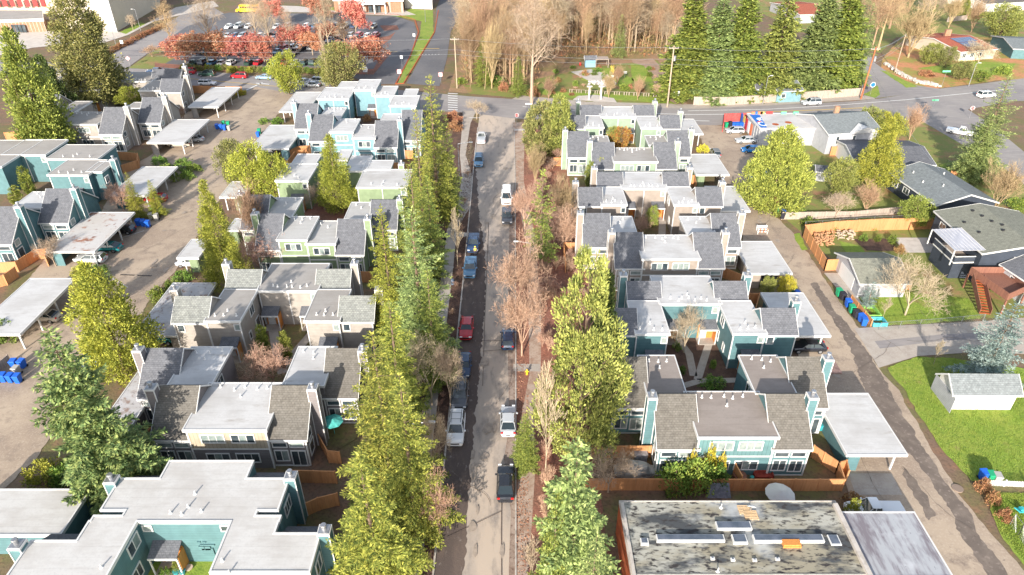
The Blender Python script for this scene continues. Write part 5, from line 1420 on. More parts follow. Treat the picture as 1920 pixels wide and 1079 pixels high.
# ------------------------------------------------------------------ other houses and large buildings
def gen_gable(name, label, cat, e0, e1, r0, r1, ze, zr, wallm, roofm, inset=.35, windows=(), z0=0, group=None):
    """gabled building: near eave line e0-e1 (pixels) at ze, ridge line r0-r1 at zr, far side mirrored"""
    a, b = P(*e0, ze), P(*e1, ze); c, d = P(*r0, zr), P(*r1, zr)
    ax = (b-a); ax.z = 0; L = ax.length; ax.normalize(); n = Vector((-ax.y, ax.x, 0))
    w = ((c-a).dot(n) + (d-b).dot(n))/2
    if w < 0: n = -n; w = -w
    s0 = min(0, (c-a).dot(ax))*0; s1 = L
    def Q(s, t, z): v = a + ax*s + n*t; return (v.x, v.y, z)
    o = root(name, label, cat, (round(a.x,2), round(a.y,2), 0), group)
    rb = MB(); t_ = .16
    sec = [(0,ze),(w,zr),(2*w,ze),(2*w,ze-t_),(w,zr-t_),(0,ze-t_)]
    rb.add([Q(0,t,z) for t,z in sec]+[Q(s1,t,z) for t,z in sec], [(0,1,7,6),(1,2,8,7),(2,3,9,8),(3,4,10,9),(4,5,11,10),(5,0,6,11),(0,5,4,1),(1,4,3,2),(6,7,10,11),(7,8,9,10)])
    rf = part('roof', rb, roofm, o)
    f = MB()
    for s_a, s_b in ((-.06,0),(s1,s1+.06)):
        sec2 = [(-.05,ze+.01),(w,zr+.03),(2*w+.05,ze+.01),(2*w+.05,ze-.24),(w,zr-.22),(-.05,ze-.24)]
        f.add([Q(s_a,t,z) for t,z in sec2]+[Q(s_b,t,z) for t,z in sec2], [(0,1,7,6),(1,2,8,7),(2,3,9,8),(3,4,10,9),(4,5,11,10),(5,0,6,11),(0,5,4,1),(1,4,3,2),(6,7,10,11),(7,8,9,10)])
    f.add([Q(0,-.07,ze-.2),Q(s1,-.07,ze-.2),Q(s1,-.07,ze+.01),Q(0,-.07,ze+.01),Q(0,0,ze-.2),Q(s1,0,ze-.2),Q(s1,0,ze+.01),Q(0,0,ze+.01)], [(0,1,2,3),(7,6,5,4),(3,2,6,7),(1,0,4,5),(0,3,7,4),(2,1,5,6)])
    part('fascia', f, M['white_paint'], rf)
    wb = MB(); i = inset
    zz = lambda t: ze-.17 + (zr-ze)*min(t,2*w-t)/w
    sec = [(i,z0),(2*w-i,z0),(2*w-i,zz(2*w-i)-.02),(w,zz(w)-.02),(i,zz(i)-.02)]
    wb.add([Q(i,t,z) for t,z in sec]+[Q(s1-i,t,z) for t,z in sec], [(4,3,2,1,0),(5,6,7,8,9)]+[(k,(k+1)%5,5+(k+1)%5,5+k) for k in range(5)])
    part('wall', wb, wallm, o)
    ang = math.atan2(ax.y, ax.x)
    for (s_, z_, w_, h_, nn, side) in windows:
        fm, pm = window_meshes(w_, h_, nn, 0)
        if side == 'f': p = Q(s_, i-.01, z_); rz = ang
        elif side == 'l': p = Q(i-.01, s_, z_); rz = ang-math.pi/2
        else: p = Q(s1-i+.01, s_, z_); rz = ang+math.pi/2
        q = link('window', fm, o, (p[0]-o.location.x, p[1]-o.location.y, p[2]), rz); link('pane', pm, q)
    return o, Q, w, s1, ang
# small garage with white doors and its bigger neighbours
o,Q,w,s1,ang = gen_gable('garage','small garage with olive grey roof and white door facing the alley','garage',(1612,532.5),(1709,532.5),(1592.5,485),(1705,484),2.6,4.2,M['grey_wall'],M['shingle_o'])
b = MB(); b.add([Q(.28,w-2.4,0),Q(.28,w+2.4,0),Q(.28,w+2.4,2.25),Q(.28,w-2.4,2.25),Q(.34,w-2.4,0),Q(.34,w+2.4,0),Q(.34,w+2.4,2.25),Q(.34,w-2.4,2.25)],[(0,3,2,1),(4,5,6,7),(0,1,5,4),(1,2,6,5),(2,3,7,6),(3,0,4,7)])
part('garage_door', b, M['white_paint'], o)
o,Q,w,s1,ang = gen_gable('garage','white walled garage with grey gabled roof standing on the large lawn','garage',(1787,741),(1919,742),(1772,700),(1909,702),2.6,4.2,M['white_wall'],M['shingle_g'])
b = MB(); b.add([Q(.28,w-2.2,0),Q(.28,w+2.2,0),Q(.28,w+2.2,2.25),Q(.28,w-2.2,2.25),Q(.34,w-2.2,0),Q(.34,w+2.2,0),Q(.34,w+2.2,2.25),Q(.34,w-2.2,2.25)],[(0,3,2,1),(4,5,6,7),(0,1,5,4),(1,2,6,5),(2,3,7,6),(3,0,4,7)])
part('garage_door', b, M['grey_wall'], o)
W1 = [(2.5,1.9,1.6,1.0,2,'f'),(6,1.9,1.6,1.0,2,'f'),(10,1.9,1.2,1.0,2,'f')]
o,Q,w,s1,ang = gen_gable('house','long low navy house with blue grey shingle roof set at an angle','house',(1665,322.5),(1756,386),(1724,300.5),(1818,366),3.2,5.0,M['navy'],M['shingle_g'],windows=W1)
for s_,t_ in ((3,.5),(7,.4),(10,.7),(5,1.3)):
    b = MB(); p = Q(s_,w*t_,3.2+1.8*min(t_,2-t_)); b.tube((p[0],p[1],p[2]-.1),(p[0],p[1],p[2]+.4),.12,.12,8); part('roof_vent', b, M['white_paint'], o)
o,Q,w,s1,ang = gen_gable('house','two storey navy house with olive mossy roof and a deck under a clear cover','house',(1751,396),(1842,476),(1820,367),(1925,452),5.2,6.6,M['navy'],M['shingle_o'],windows=[(3,3.9,1.5,.9,2,'f'),(2.6,1.4,1.0,1.0,2,'r'),(6,3.8,1.4,1.1,2,'r')])
for s_,t_ in ((2,.7),(4,.75),(6,.8),(7.5,.9),(9,.8),(5,.3),(8.5,.35)):
    b = MB(); p = Q(s_,w*t_,5.2+1.4*t_); b.tube((p[0],p[1],p[2]-.1),(p[0],p[1],p[2]+.22),.2,.24,8); part('roof_vent', b, M['dark'], o)
# roofed deck attached to the navy house
A = [P(1752,452,3.4), P(1790,487,3.4), P(1842,486,3.4), P(1800,448,3.4)]
b = MB(); pts = [(p.x,p.y) for p in A]
b.prism(pts, 2.7, 2.95); dk = part('deck', b, M['oldwood'], o)
cx = sum(p[0] for p in pts)/4; cy = sum(p[1] for p in pts)/4
b = MB(); b.prism([(cx+(x-cx)*.97, cy+(y-cy)*.97) for x,y in pts], 0, 2.69); part('wall', b, M['navy'], o)
for i in range(4):
    p, q = Vector((*pts[i],0)), Vector((*pts[(i+1)%4],0)); d = q-p
    if i == 3: continue
    b = MB(); b.obox((p+q)/2+Vector((0,0,3.4)), d.length, .08, .86, math.atan2(d.y,d.x)); part('deck_railing', b, M['navy'], o)
    b = MB(); b.obox((p+q)/2+Vector((0,0,3.88)), d.length+.1, .14, .09, math.atan2(d.y,d.x)); b.obox((p+q)/2+Vector((0,0,2.86)), d.length+.1, .12, .2, math.atan2(d.y,d.x)); part('rail_cap', b, M['white_paint'], o)
clear = layered('clear_ribbed_sheet', (.34,.34,.38), [(2,.4,.6,(.44,.44,.48),3,(6,.4,1))], rough=.3, spec=.6)
pc = [P(1748,431,5.4), P(1790,471,5.3), P(1848,470,5.3), P(1802,428,5.9)]
b = MB(); b.add([(p.x,p.y,p.z) for p in pc]+[(p.x,p.y,p.z+.06) for p in pc], [(3,2,1,0),(4,5,6,7),(0,1,5,4),(1,2,6,5),(2,3,7,6),(3,0,4,7)]); cv = part('deck_cover', b, clear, o)
for p in pc: b = MB(); b.box(p.x-.07,p.x+.07,p.y-.07,p.y+.07,2.9,p.z); part('post', b, M['white_paint'], cv)
b = MB()
for k in range(9):
    t = k/8; u, v = pc[0].lerp(pc[3],t), pc[1].lerp(pc[2],t); u.z += .09; v.z += .09; b.tube(u,v,.03,.03,4)
part('rib', b, M['white_paint'], cv)
gen_gable('house','dark roofed house corner with white windows at the right edge above the stairs','house',(1874,496),(1960,552),(1925,474),(2010,530),3.6,5.0,M['grey_wall'],M['shingle'],windows=[(3,2.2,1.6,1.3,2,'f'),(6,2.2,1.6,1.3,2,'f')])
# raised brown deck with stairs
o = root('deck', 'raised reddish brown timber deck with a long stair down to the yard', 'deck', tuple(P(1860,560)))
A = [P(1817,512,2.6), P(1885,512,2.6), P(1925,545,2.6), P(1888,562,2.6)]
b = MB(); b.prism([(p.x,p.y) for p in A], 2.4, 2.6); part('deck_floor', b, M['redwood'], o)
for i in range(4):
    p, q = A[i], A[(i+1)%4]; d = q-p
    b = MB(); b.obox((p+q)/2+Vector((0,0,.5)), d.length, .06, 1.0, math.atan2(d.y,d.x)); part('railing', b, M['redwood'], o)
    b = MB(); b.box(p.x-.1,p.x+.1,p.y-.1,p.y+.1,0,2.4); part('post', b, M['redwood'], o)
b = MB(); p0 = P(1832,524,2.6); p1 = P(1846,590,0); d = p1-p0
for k in range(13):
    c = p0.lerp(p1,(k+.5)/13); b.obox(c, 1.3, .34, .06, math.atan2(d.y,d.x)-math.pi/2)
part('stair', b, M['brick_paint'], o)
for sg in (-.7,.7):
    n = Vector((-d.y,d.x,0)).normalized()*sg; b = MB()
    u, v = p0+n, p1+n; b.add([tuple(u+Vector((0,0,-.2))),tuple(v+Vector((0,0,-.0))),tuple(v+Vector((0,0,1))),tuple(u+Vector((0,0,1)))]+[tuple(w_+n*.08) for w_ in (u+Vector((0,0,-.2)),v,v+Vector((0,0,1)),u+Vector((0,0,1)))], [(0,1,2,3),(7,6,5,4),(3,2,6,7),(0,3,7,4),(1,0,4,5),(2,1,5,6)]); part('stair_rail', b, M['redwood'], o)
# grey house at the junction, dark house, others
o,Q,w,s1,ang = gen_gable('house','pale grey two storey house with blue grey roof beside the painted shop','house',(1554,252.5),(1656,246),(1545,213),(1640,210),4.6,6.6,M['grey_wall'],M['shingle_g'],windows=[(2.6,3.0,.6,1.6,1,'f'),(6.4,3.0,.6,1.6,1,'f')])
b = MB(); p = Q(s1*.45,w*1.1,6); b.box(p[0]-.5,p[0]+.5,p[1]-.4,p[1]+.4,5.5,8.0); part('chimney', b, M['brick'], o)
a,b_ = Q(s1*.35,-.3,4.5),Q(s1*.95,-.3,4.5); c = Q(s1*.65,2.6,5.7)
b = MB(); b.add([a,b_,(a[0]*.5+b_[0]*.5,a[1],6.0),c],[(0,1,2),(0,2,3),(2,1,3)]); part('dormer', b, M['white_paint'], o)
gen_gable('house','dark charcoal roofed low house behind the yellow green conical tree','house',(1604,306),(1756,310),(1600,278),(1722,268),2.9,4.2,M['white_wall'],M['shingle'],windows=[(3,1.7,1.2,.9,2,'f')])
gen_gable('shed','small dark roofed shed among shrubs behind the lime green conifer','shed',(1530,322),(1566,325),(1532,310),(1562,311),2.1,2.8,M['grey_wall'],M['shingle'])
o,Q,w,s1,ang = gen_gable('house','cream house with brick red roof and blue solar panels','house',(1802,98),(1872,92),(1770,68),(1860,66),3.0,4.6,M['cream'],M['shingle_r'],windows=[(2,1.7,1.2,1.2,2,'f'),(5,1.7,1.2,1.2,2,'f'),(8,1.7,1.2,1,2,'f')])
sol = layered('solar_cells', (.05,.08,.16), rough=.15, spec=.8)
for i in range(5):
    for j in range(2):
        if (i,j) == (4,0): continue
        def q_(s_,t_): return Q(s1*(.35+.11*s_), w*(.25+.33*t_), 3.0+1.6*(.25+.33*t_)+.1)
        b = MB(); pts = [q_(i,j),q_(i+.92,j),q_(i+.92,j+.92),q_(i,j+.92)]; b.add(pts+[(x,y,z+.05) for x,y,z in pts],[(3,2,1,0),(4,5,6,7),(0,1,5,4),(1,2,6,5),(2,3,7,6),(3,0,4,7)])
        part('solar_panel', b, sol, o)
b = MB(); p = Q(s1*.55,w*1.25,4); b.box(p[0]-.9,p[0]+.9,p[1]-.5,p[1]+.5,3,6.2); part('chimney', b, M['brick'], o)
gen_gable('house','teal walled house with pale porch at the right edge of the hill','house',(1900,92),(1990,96),(1898,72),(1985,74),3.0,4.4,M['teal'],M['shingle_g'])
gen_gable('house','white house corner with brown roof at the top right edge','house',(1850,8),(1960,2),(1845,-10),(1950,-14),3.2,4.6,M['white_wall'],M['shingle_b'])
gen_gable('house','pinkish brown roofed house glimpsed above the dark firs','house',(1500,28),(1560,26),(1505,8),(1552,6),3.2,4.6,M['grey_wall'],M['shingle_r'])
gen_gable('house','small blue grey house half hidden behind the board fence and conifers','house',(1458,172),(1508,170),(1455,152),(1500,150),3.0,4.4,M['pale_teal'],M['shingle_g'],windows=[(2,1.7,1,.9,1,'f')])
gen_gable('house','white dormered house among the firs above the board fence','house',(1400,128),(1438,126),(1398,108),(1430,106),3.4,5.2,M['white_wall'],M['shingle_g'],windows=[(2,2,1.4,1,2,'f')])
gen_gable('house','blue walled house behind the firs beside the board fence','house',(1418,168),(1452,168),(1416,152),(1448,152),3.0,4.4,M['teal'],M['shingle'],windows=[(1.5,1.8,1,1,1,'f')])
# painted shop
o = House('shop','white flat roofed shop with a blue painted corner and graffiti along its parapet','shop',P(1480,270),'grey_wall',roof='roof_white')
B = o.F(1426.5,1530,240.5,213.5,4.0)
z = B['H']+.012
def onroof(fx, fy): return (B['x0']+(B['x1']-B['x0'])*fx, B['y0']+(B['y1']-B['y0'])*fy)
pt = lambda n,c: layered(n, c, rough=.6)
BL, RD, WH, OR, GN = pt('blue_sign_paint',(.02,.15,.50)), pt('red_sign_paint',(.60,.05,.05)), pt('white_sign_paint',(.8,.8,.8)), pt('orange_paint',(.75,.22,.10)), pt('green_paint',(.15,.55,.30))
b = MB(); b.v = [(*onroof(fx,fy),z) for fx,fy in ((.01,.02),(.12,.02),(.20,.93),(.01,.93))]; b.f=[(0,1,2,3)]; b.m=[0]; part('painted_patch', b, BL, o.o)
b = MB(); b.v = [(*onroof(fx,fy),z+.01) for fx,fy in ((.06,.62),(.11,.70),(.19,.72),(.14,.60),(.20,.50),(.12,.54),(.10,.44),(.08,.55))]; b.f=[tuple(range(7,-1,-1))]; b.m=[0]; part('painted_star', b, WH, o.o)
b = MB(); cx, cy = onroof(.095,.28)
for k in range(15):
    a0, a1 = R(50+k*18.6), R(50+(k+1)*18.6)
    b.add([(cx+.95*math.cos(a0),cy+1.5*math.sin(a0),z+.012),(cx+.95*math.cos(a1),cy+1.5*math.sin(a1),z+.012),(cx+.55*math.cos(a1),cy+.9*math.sin(a1),z+.012),(cx+.55*math.cos(a0),cy+.9*math.sin(a0),z+.012)],[(3,2,1,0)])
part('painted_ring', b, WH, o.o)
b = MB(); b.v=[(cx-.9,cy+1.0,z+.016),(cx-.5,cy+1.7,z+.016),(cx+.4,cy+1.8,z+.016),(cx,cy+1.2,z+.016)]; b.f=[(3,2,1,0)]; b.m=[0]; part('painted_stroke', b, RD, o.o)
for k,(f0,f1,mm) in enumerate(((.06,.12,OR),(.13,.17,BL),(.18,.27,OR),(.22,.30,M['paint_y']),(.34,.46,RD),(.62,.72,GN),(.85,.95,GN))):
    b = MB(); x0,_ = onroof(f0,1); x1,y1 = onroof(f1,1); b.box(x0,x1,y1-.35,y1-.05,B['H']+.02,B['H']+.5+.01*k); part('graffiti_panel', b, mm, o.o)
for fx,fy in ((.33,.25),(.60,.38)): b = MB(); x,y = onroof(fx,fy); b.tube((x,y,B['H']-.02),(x,y,B['H']+.015),.9,.7,9); part('rust_patch', b, M['brick_paint'], o.o)
for k,c in enumerate((OR,WH,RD,M['paint_y'],BL)):
    b = MB(); y = B['y0']+5+k*1.9; b.box(B['x0']-.06,B['x0']-.01,y,y+1.4,.3,2.9); part('wall_poster', b, c, o.o)
for k in range(3): b = MB(); y = B['y0']+.3+k*1.6; b.box(B['x0']-.05,B['x0']+.02,y,y+.15,0,3.6); part('trim', b, M['white_paint'], o.o)
# stained flat roof building with the orange wall, nearest on the right
o = House('commercial_building','low building with mossy black stained flat roof and orange painted side wall','building',P(1400,1100),'brick_paint',roof='roof_dirty',trim='kerb')
B = o.F(1184,1634,1079,940,4.5,over=.0)
B2 = None
def slab(name, x0, x1, y0, y1, za, zb, mat): 
    a,c,d = P(x0,y0,za),P(x1,y0,za),P(x0,y1,za); b = MB(); b.box(a.x,c.x,a.y,d.y,za-.02,zb); return part(name, b, mat, o.o)
# the roof runs on below the frame
zr_ = 4.5
b = MB(); b.box(B['x0'],B['x1'],B['y0']-14,B['y0']-.02,0,4.40,0); part('wall', b, M['brick_paint'], o.o)
b = MB(); b.box(B['x0'],B['x1'],B['y0']-14,B['y0']-.01,4.42,4.512); part('flat_roof', b, M['roof_dirty'], o.o)
blue_gl = layered('blue_skylight', (.07,.09,.12), [(.8,.4,.6,(.12,.14,.18),4)], rough=.5, spec=.4)
def skylight(x0,x1,y0,y1,label=None,hh=.3):
    a,c,d = P(x0,y0,4.5+hh),P(x1,y0,4.5+hh),P(x0,y1,4.5+hh)
    b = MB(); b.box(a.x,c.x,a.y,d.y,4.49,4.5+hh); s_ = part('skylight', b, M['white_paint'], o.o)
    b = MB(); b.box(a.x+.1,c.x-.1,a.y+.12,d.y-.06,4.5+hh,4.5+hh+.03); part('skylight_pane', b, blue_gl, s_)
skylight(1345,1411,992,978); skylight(1232,1360,1014,1002); skylight(1415,1547,1015,1002); skylight(1202,1217,1020,1009); skylight(1376,1403,1018,1002,hh=.25); skylight(1559,1579,1022,1003,hh=.1)
for x,y in ((1337,1047),(1375,1049),(1416,1050),(1459,1048)): skylight(x-4,x+4,y+2,y-3,hh=.15)
b = MB(); b.box(B['x1']-.45,B['x1']-.05,B['y0']-13,B['y1']-.5,4.5,4.85); part('parapet', b, M['kerb'], o.o)
b = MB(); b.box(B['x0']+.05,B['x0']+.35,B['y0']-13,B['y1']-.3,4.5,4.72); part('parapet', b, M['kerb'], o.o)
for x,y in ((1352,951),(1346,1071)):
    p = P(x,y,4.6); b = MB(); b.tube((p.x,p.y,4.45),(p.x,p.y,5.0),.06,.06,8); b.tube((p.x,p.y,4.5),(p.x,p.y,4.6),.2,.07,8); part('roof_vent', b, M['white_paint'], o.o)
# satellite dish on pallets, an orange crate
p = P(1405,962,4.6)
d_ = root('satellite_dish','white satellite dish standing on wooden pallets on the stained flat roof','satellite dish',(p.x,p.y,4.52))
b = MB()
for k in range(5):
    r0_, r1_ = .42*math.sin(k*.3)/.93, .42*math.sin((k+1)*.3)/.93
    z0_, z1_ = .18*(1-math.cos(k*.3)), .18*(1-math.cos((k+1)*.3))
    for j in range(14):
        a0, a1 = 6.283*j/14, 6.283*(j+1)/14
        b.add([(r0_*math.cos(a0),-z0_*-1-.0,r0_*math.sin(a0)),(r1_*math.cos(a0),z1_,r1_*math.sin(a0)),(r1_*math.cos(a1),z1_,r1_*math.sin(a1)),(r0_*math.cos(a1),z0_,r0_*math.sin(a1))],[(0,1,2,3)])
dm = b.mesh('dish', M['white_paint']); dd = link('dish', dm, d_, (.15,.25,.85)); dd.rotation_euler = (-.7,0,2.9)
b = MB(); b.tube((.15,.25,0),(.15,.25,.85),.05,.05,8); link('mast', b.mesh('mast', M['metal']), d_)
pl = layered('pallet_wood', (.62,.44,.26))
for (px_,py_,lb) in ((1397,956,'wooden pallet under the satellite dish, further from the camera'),(1408,966,'wooden pallet in front of the satellite dish')):
    p = P(px_,py_,4.6); b = MB()
    for k in range(6): b.box(p.x-.6,p.x+.6,p.y-.5+k*.18,p.y-.4+k*.18,4.60,4.63)
    for k in range(3): b.box(p.x-.6+k*.55,p.x-.5+k*.55,p.y-.5,p.y+.5,4.51,4.60)
    tag(link('pallet', b.mesh('pallet', pl)), lb, 'pallet')
p = P(1484,1018,4.8); b = MB(); b.box(p.x-.75,p.x+.75,p.y-.3,p.y+.3,4.52,4.9); b.box(p.x-.8,p.x+.8,p.y-.35,p.y-.3,4.52,4.7)
tag(link('toolbox', b.mesh('toolbox', M['cedar_bright'])), 'orange wooden box lying against the long rooflight of the stained roof', 'box')
g = House('garage_block','low block with streaked bluish flat roof beside the alley','garage',P(1700,1040),'white_wall',roof='roof_bluish')
g.F(1639,1781,1079,964,3.0)
b = MB(); q = P(1640,1079,3.0); b.box(q.x,P(1781,1079,3.0).x,q.y-12,q.y-.02,0,3.0); part('wall', b, M['roof_bluish'], g.o)
# school buildings
def prismhouse(name, label, pts, H, wallm, roofm, cat='school building', fas=.5):
    w = [P(x,y) for x,y in pts]; c = sum(w, Vector())/len(w)
    o = root(name, label, cat, (c.x,c.y,0))
    b = MB(); b.prism([(p.x,p.y) for p in w], 0, H); part('wall', b, wallm, o)
    b = MB(); b.prism([(c.x+(p.x-c.x)*1.02,c.y+(p.y-c.y)*1.02) for p in w], H, H+fas); rf = part('flat_roof', b, M['white_paint'], o)
    b = MB(); b.prism([(c.x+(p.x-c.x)*1.0,c.y+(p.y-c.y)*1.0) for p in w], H+fas, H+fas+.05); part('roofing', b, roofm, rf)
    return o
o = prismhouse('school_hall','tall windowless cream school hall with a bright sunlit wall',[(128,54),(219,60),(300,12),(300,-60),(120,-60)],13,M['cream'],M['roof_white'])
p0,p1 = P(128,54),P(219,60)
for k in range(3):
    q0 = p0.lerp(p1,.15+.12*k); q1 = p0.lerp(p1,.24+.12*k); b = MB(); b.obox((q0+q1)/2+Vector((0,-.06,4.4)), (q1-q0).length, .1, .7, math.atan2((q1-q0).y,(q1-q0).x)); part('window', b, M['glass'], o)
q = p0.lerp(p1,.9); b = MB(); b.obox(p1+Vector((.15,-.1,6.5)), .35,.3,13); part('downpipe', b, M['white_paint'], o)
o = prismhouse('school_hall','cream school block with red window panels at the top left corner',[(-90,40),(60,36),(128,40),(120,-40),(-90,-40)],9,M['cream'],M['roof_grey'])
for k in range(9):
    x = -20+k*14; a = P(x,38.2); b = MB(); b.obox(a+Vector((0,-.35,6.2)), 1.6,.12,2.6); part('window_panel', b, RD, o)
o = prismhouse('school_entrance','low brick school entrance with white canopy edge and glazed doors',[(-90,66),(30,62),(88,60),(86,44),(-90,44)],3.6,M['brick'],M['roof_grey'],fas=.9)
for k in range(4):
    a = P(28+k*7,61.8); b = MB(); b.obox(a+Vector((0,-.25,1.5)), 1.1,.1,2.6); part('glazed_door', b, M['glass'], o)
o = prismhouse('school_entrance','long low brick school wing with white canopy at the top centre',[(628,23),(757,24),(757,-30),(628,-30)],4.2,M['brick'],M['roof_white'],fas=.6)
a,c = P(642,26),P(724,26)
b = MB(); b.box(a.x,c.x,a.y-1,a.y+5,3.5,3.95); cn = part('canopy', b, M['white_paint'], o)
for k in range(5):
    x = a.x+(c.x-a.x)*k/4; b = MB(); b.box(x-.25,x+.25,a.y-.8,a.y-.3,0,3.5); part('post', b, M['white_wall'], cn)
for k in range(3):
    p = P(695+k*8,24); b = MB(); b.obox(p+Vector((0,-.15,1.4)),1.4,.1,2.5); part('glazed_door', b, M['glass'], o)
prismhouse('school_hall','plain white school block at the end of the loop drive',[(759,16),(811,18),(812,-30),(757,-30)],6.5,M['white_wall'],M['roof_white'],fas=.3)
# ------------------------------------------------------------------ garden shed, pergola, fences
o,Q,w,s1,ang = gen_gable('garden_shed','small blue garden shed with grey gabled roof and blue doors','shed',(1094,109),(1117,108.5),(1092,104.5),(1113,104),2.3,3.3,layered('blue_boards',(.22,.40,.52)),M['shingle'])
b = MB(); p = Q(s1*.5,.3,1.05); b.box(p[0]-.7,p[0]+.7,p[1]-.1,p[1]+.02,0,2.0); part('door', b, layered('deep_blue_door',(.06,.16,.28)), o)
o = root('pergola','open timber pergola with brown slatted roof beside the blue shed','pergola',tuple(P(1130,124)))
a,c,d = P(1117,112,2.4),P(1143,114,2.4),P(1117,106,2.4)
b = MB(); b.box(a.x,c.x,a.y,d.y,2.3,2.42); part('slatted_roof', b, M['oldwood'], o)
for x in (a.x+.15,c.x-.15):
    for y in (a.y+.15,d.y-.15): b = MB(); b.box(x-.08,x+.08,y-.08,y+.08,0,2.3); part('post', b, M['oldwood'], o)
for px_,py_,c,l,cat in ((1149,137,(.75,.55,.05),'yellow play slide on the garden lawn','slide'),(1152,148,(.75,.75,.74),'white garden bench on the lawn beside the yellow slide','bench'),(1138,157,(.62,.6,.58),'pile of pale rubble in the community garden','rubble'),(1118,158,(.6,.58,.55),'pale stones stacked beside the garden lawn','stones'),(1088,123,(.6,.05,.04),'red barrel at the corner of the blue shed','barrel'),(1171,146,(.5,.5,.48),'small grey notice board on a post in the garden','notice board')):
    p = P(px_,py_); b = MB(); mm = layered('item_paint',c,[(2,.4,.6,tuple(v*.7 for v in c),3)])
    if cat == 'slide': b.obox(p+Vector((0,0,.8)),.8,3.2,.1,.2,0,0,.45); b.obox(p+Vector((0,1.4,1)),.9,.9,.1); b.box(p.x-.4,p.x-.3,p.y+1,p.y+1.8,0,1.8); b.box(p.x+.3,p.x+.4,p.y+1,p.y+1.8,0,1.8)
    elif cat == 'bench': b.obox(p+Vector((0,0,.45)),2.0,.45,.06); b.obox(p+Vector((0,.25,.75)),2.0,.06,.4); b.obox(p+Vector((-.8,0,.22)),.08,.4,.44); b.obox(p+Vector((.8,0,.22)),.08,.4,.44)
    elif cat == 'barrel': b.tube(p,p+Vector((0,0,.45)),.3,.34,12); b.tube(p+Vector((0,0,.45)),p+Vector((0,0,.9)),.34,.3,12)
    elif cat == 'notice board': b.tube(p,p+Vector((0,0,1.6)),.05,.05,6); b.obox(p+Vector((0,0,1.5)),1.1,.06,.7)
    else:
        rr = random.Random(px_)
        for k in range(22): b.obox(p+Vector((rr.uniform(-2.4,2.4),rr.uniform(-1.6,1.6),rr.uniform(.1,.4))),rr.uniform(.3,1),rr.uniform(.3,.8),rr.uniform(.2,.5),rr.random()*3,0,rr.random())
    tag(link(cat.replace(' ','_'), b.mesh(cat.replace(' ','_'), mm)), l, cat)
for i,(px_,py_) in enumerate(((1104,187),(1126,187))):
    p = P(px_,py_); b = MB()
    b.box(p.x-.22,p.x+.22,p.y-.22,p.y+.22,0,3.3); b.box(p.x-.7,p.x+.7,p.y-.3,p.y+.3,3.3,3.6)
    tag(link('gate_pillar', b.mesh('gate_pillar', M['concrete_w'])), ('pale stone gate pillar of the garden plaza, farther from the brown path','pale stone gate pillar of the garden plaza, nearer the brown path')[i], 'pillar')

def fence(label, pts, h=1.8, mat='cedar', board=.28, name='wooden_fence', postm=None, every=2.4, gap=.012, cap=True):
    q = [P(*p) for p in pts]
    o = root(name, label, 'fence', (q[0].x,q[0].y,0))
    b = MB()
    for a, c in zip(q, q[1:]):
        d = c-a; L = d.length; ang = math.atan2(d.y,d.x); u = d.normalized(); n = max(1,int(L/board))
        for k in range(n):
            b.obox(a+u*(L*(k+.5)/n)+Vector((0,0,h/2-.02+TR.uniform(-.015,.015))), L/n-gap, .035, h-.06, ang+TR.uniform(-.02,.02))
        if cap: b.obox((a+c)/2+Vector((0,0,h)), L, .12, .05, ang)
    part('board_panel', b, M[mat], o)
    for a, c in zip(q, q[1:]):
        d = c-a; n = max(1, round(d.length/every))
        for k in range(n+1):
            if k == n and c is not q[-1]: continue
            p = a.lerp(c, k/n); m_ = MB(); m_.box(p.x-.07,p.x+.07,p.y-.07,p.y+.07,0,h+.08); part('post', m_, M[postm or mat], o)
    return o
fence('long cedar fence in front of the tan roofed teal townhouses', [(1092,921),(1200,921),(1300,922),(1440,922),(1576,922)])
fence('cedar fence panel between the covered boat and the yard behind', [(1100,859),(1218,859)])
fence('zigzag cedar fence beside the long teal carport', [(1576,921),(1566,890),(1540,872),(1520,858)])
fence('short cedar divider between two teal patios', [(1386,915),(1374,893)])
fence('short cedar return fence beside the teal carport post', [(1566,890),(1580,886),(1584,905)])
fence('cedar fence before the bare red tree beside the flat teal roofs', [(552,905),(632,907)])
fence('slanting cedar fence below the bare shrub by the flat teal roofs', [(567,972),(600,957),(636,948)])
fence('cedar fence around the small patio with the round table', [(205,895),(240,862),(290,826)])
fence('low cedar fence along the lower side of the round table patio', [(205,905),(300,888)], 1.5)
fence('cedar fence corner between the garage block and teal chimney', [(168,938),(195,925),(197,950)])
fence('cedar fence beside the mauve grey chimney and flower pots', [(597,830),(618,868),(640,870)])
fence('bright cedar fence beside the deep teal townhouses', [(0,512),(36,510),(72,487),(95,484),(92,500)])
fence('cedar fence below the deep teal townhouses at the left edge', [(-20,545),(15,535),(35,520)])
fence('cedar fence between the far left teal court and light grey townhouses', [(224,300),(262,303),(262,316),(232,326)])
fence('brown fence at the foot of the left edge conifers', [(14,265),(50,262),(62,240)], 2.0,'cedar')
fence('tan cedar fence behind the carport next to the road', [(362,175),(455,177)], 2.0)
fence('cedar fence between the pale teal gable and its carport', [(541,300),(560,290),(583,288)])
fence('cedar fence bay behind the sage green townhouses', [(533,312),(541,318),(555,300)])
fence('cedar fence at the foot of the crossroads cypress', [(738,322),(770,322)], 1.9)
fence('cedar fence between the crossroads cypress and pale teal wall', [(750,298),(775,299)], 1.9)
fence('cedar fence beside the lime green townhouses and the fir', [(672,530),(700,530)], 1.9)
fence('cedar fence beside the orange leafed strip and pale green townhouses', [(1038,312),(1058,312)], 1.9)
fence('tall cedar fence panels beside the beige townhouses and pine', [(1056,475),(1085,476),(1083,455)], 2.0)
fence('cedar fence post row down to the big round pine', [(1056,475),(1060,512)], 2.0)
fence('cedar fence beside the beige gable next to the green carport', [(1290,345),(1300,345),(1303,360)], 1.8)
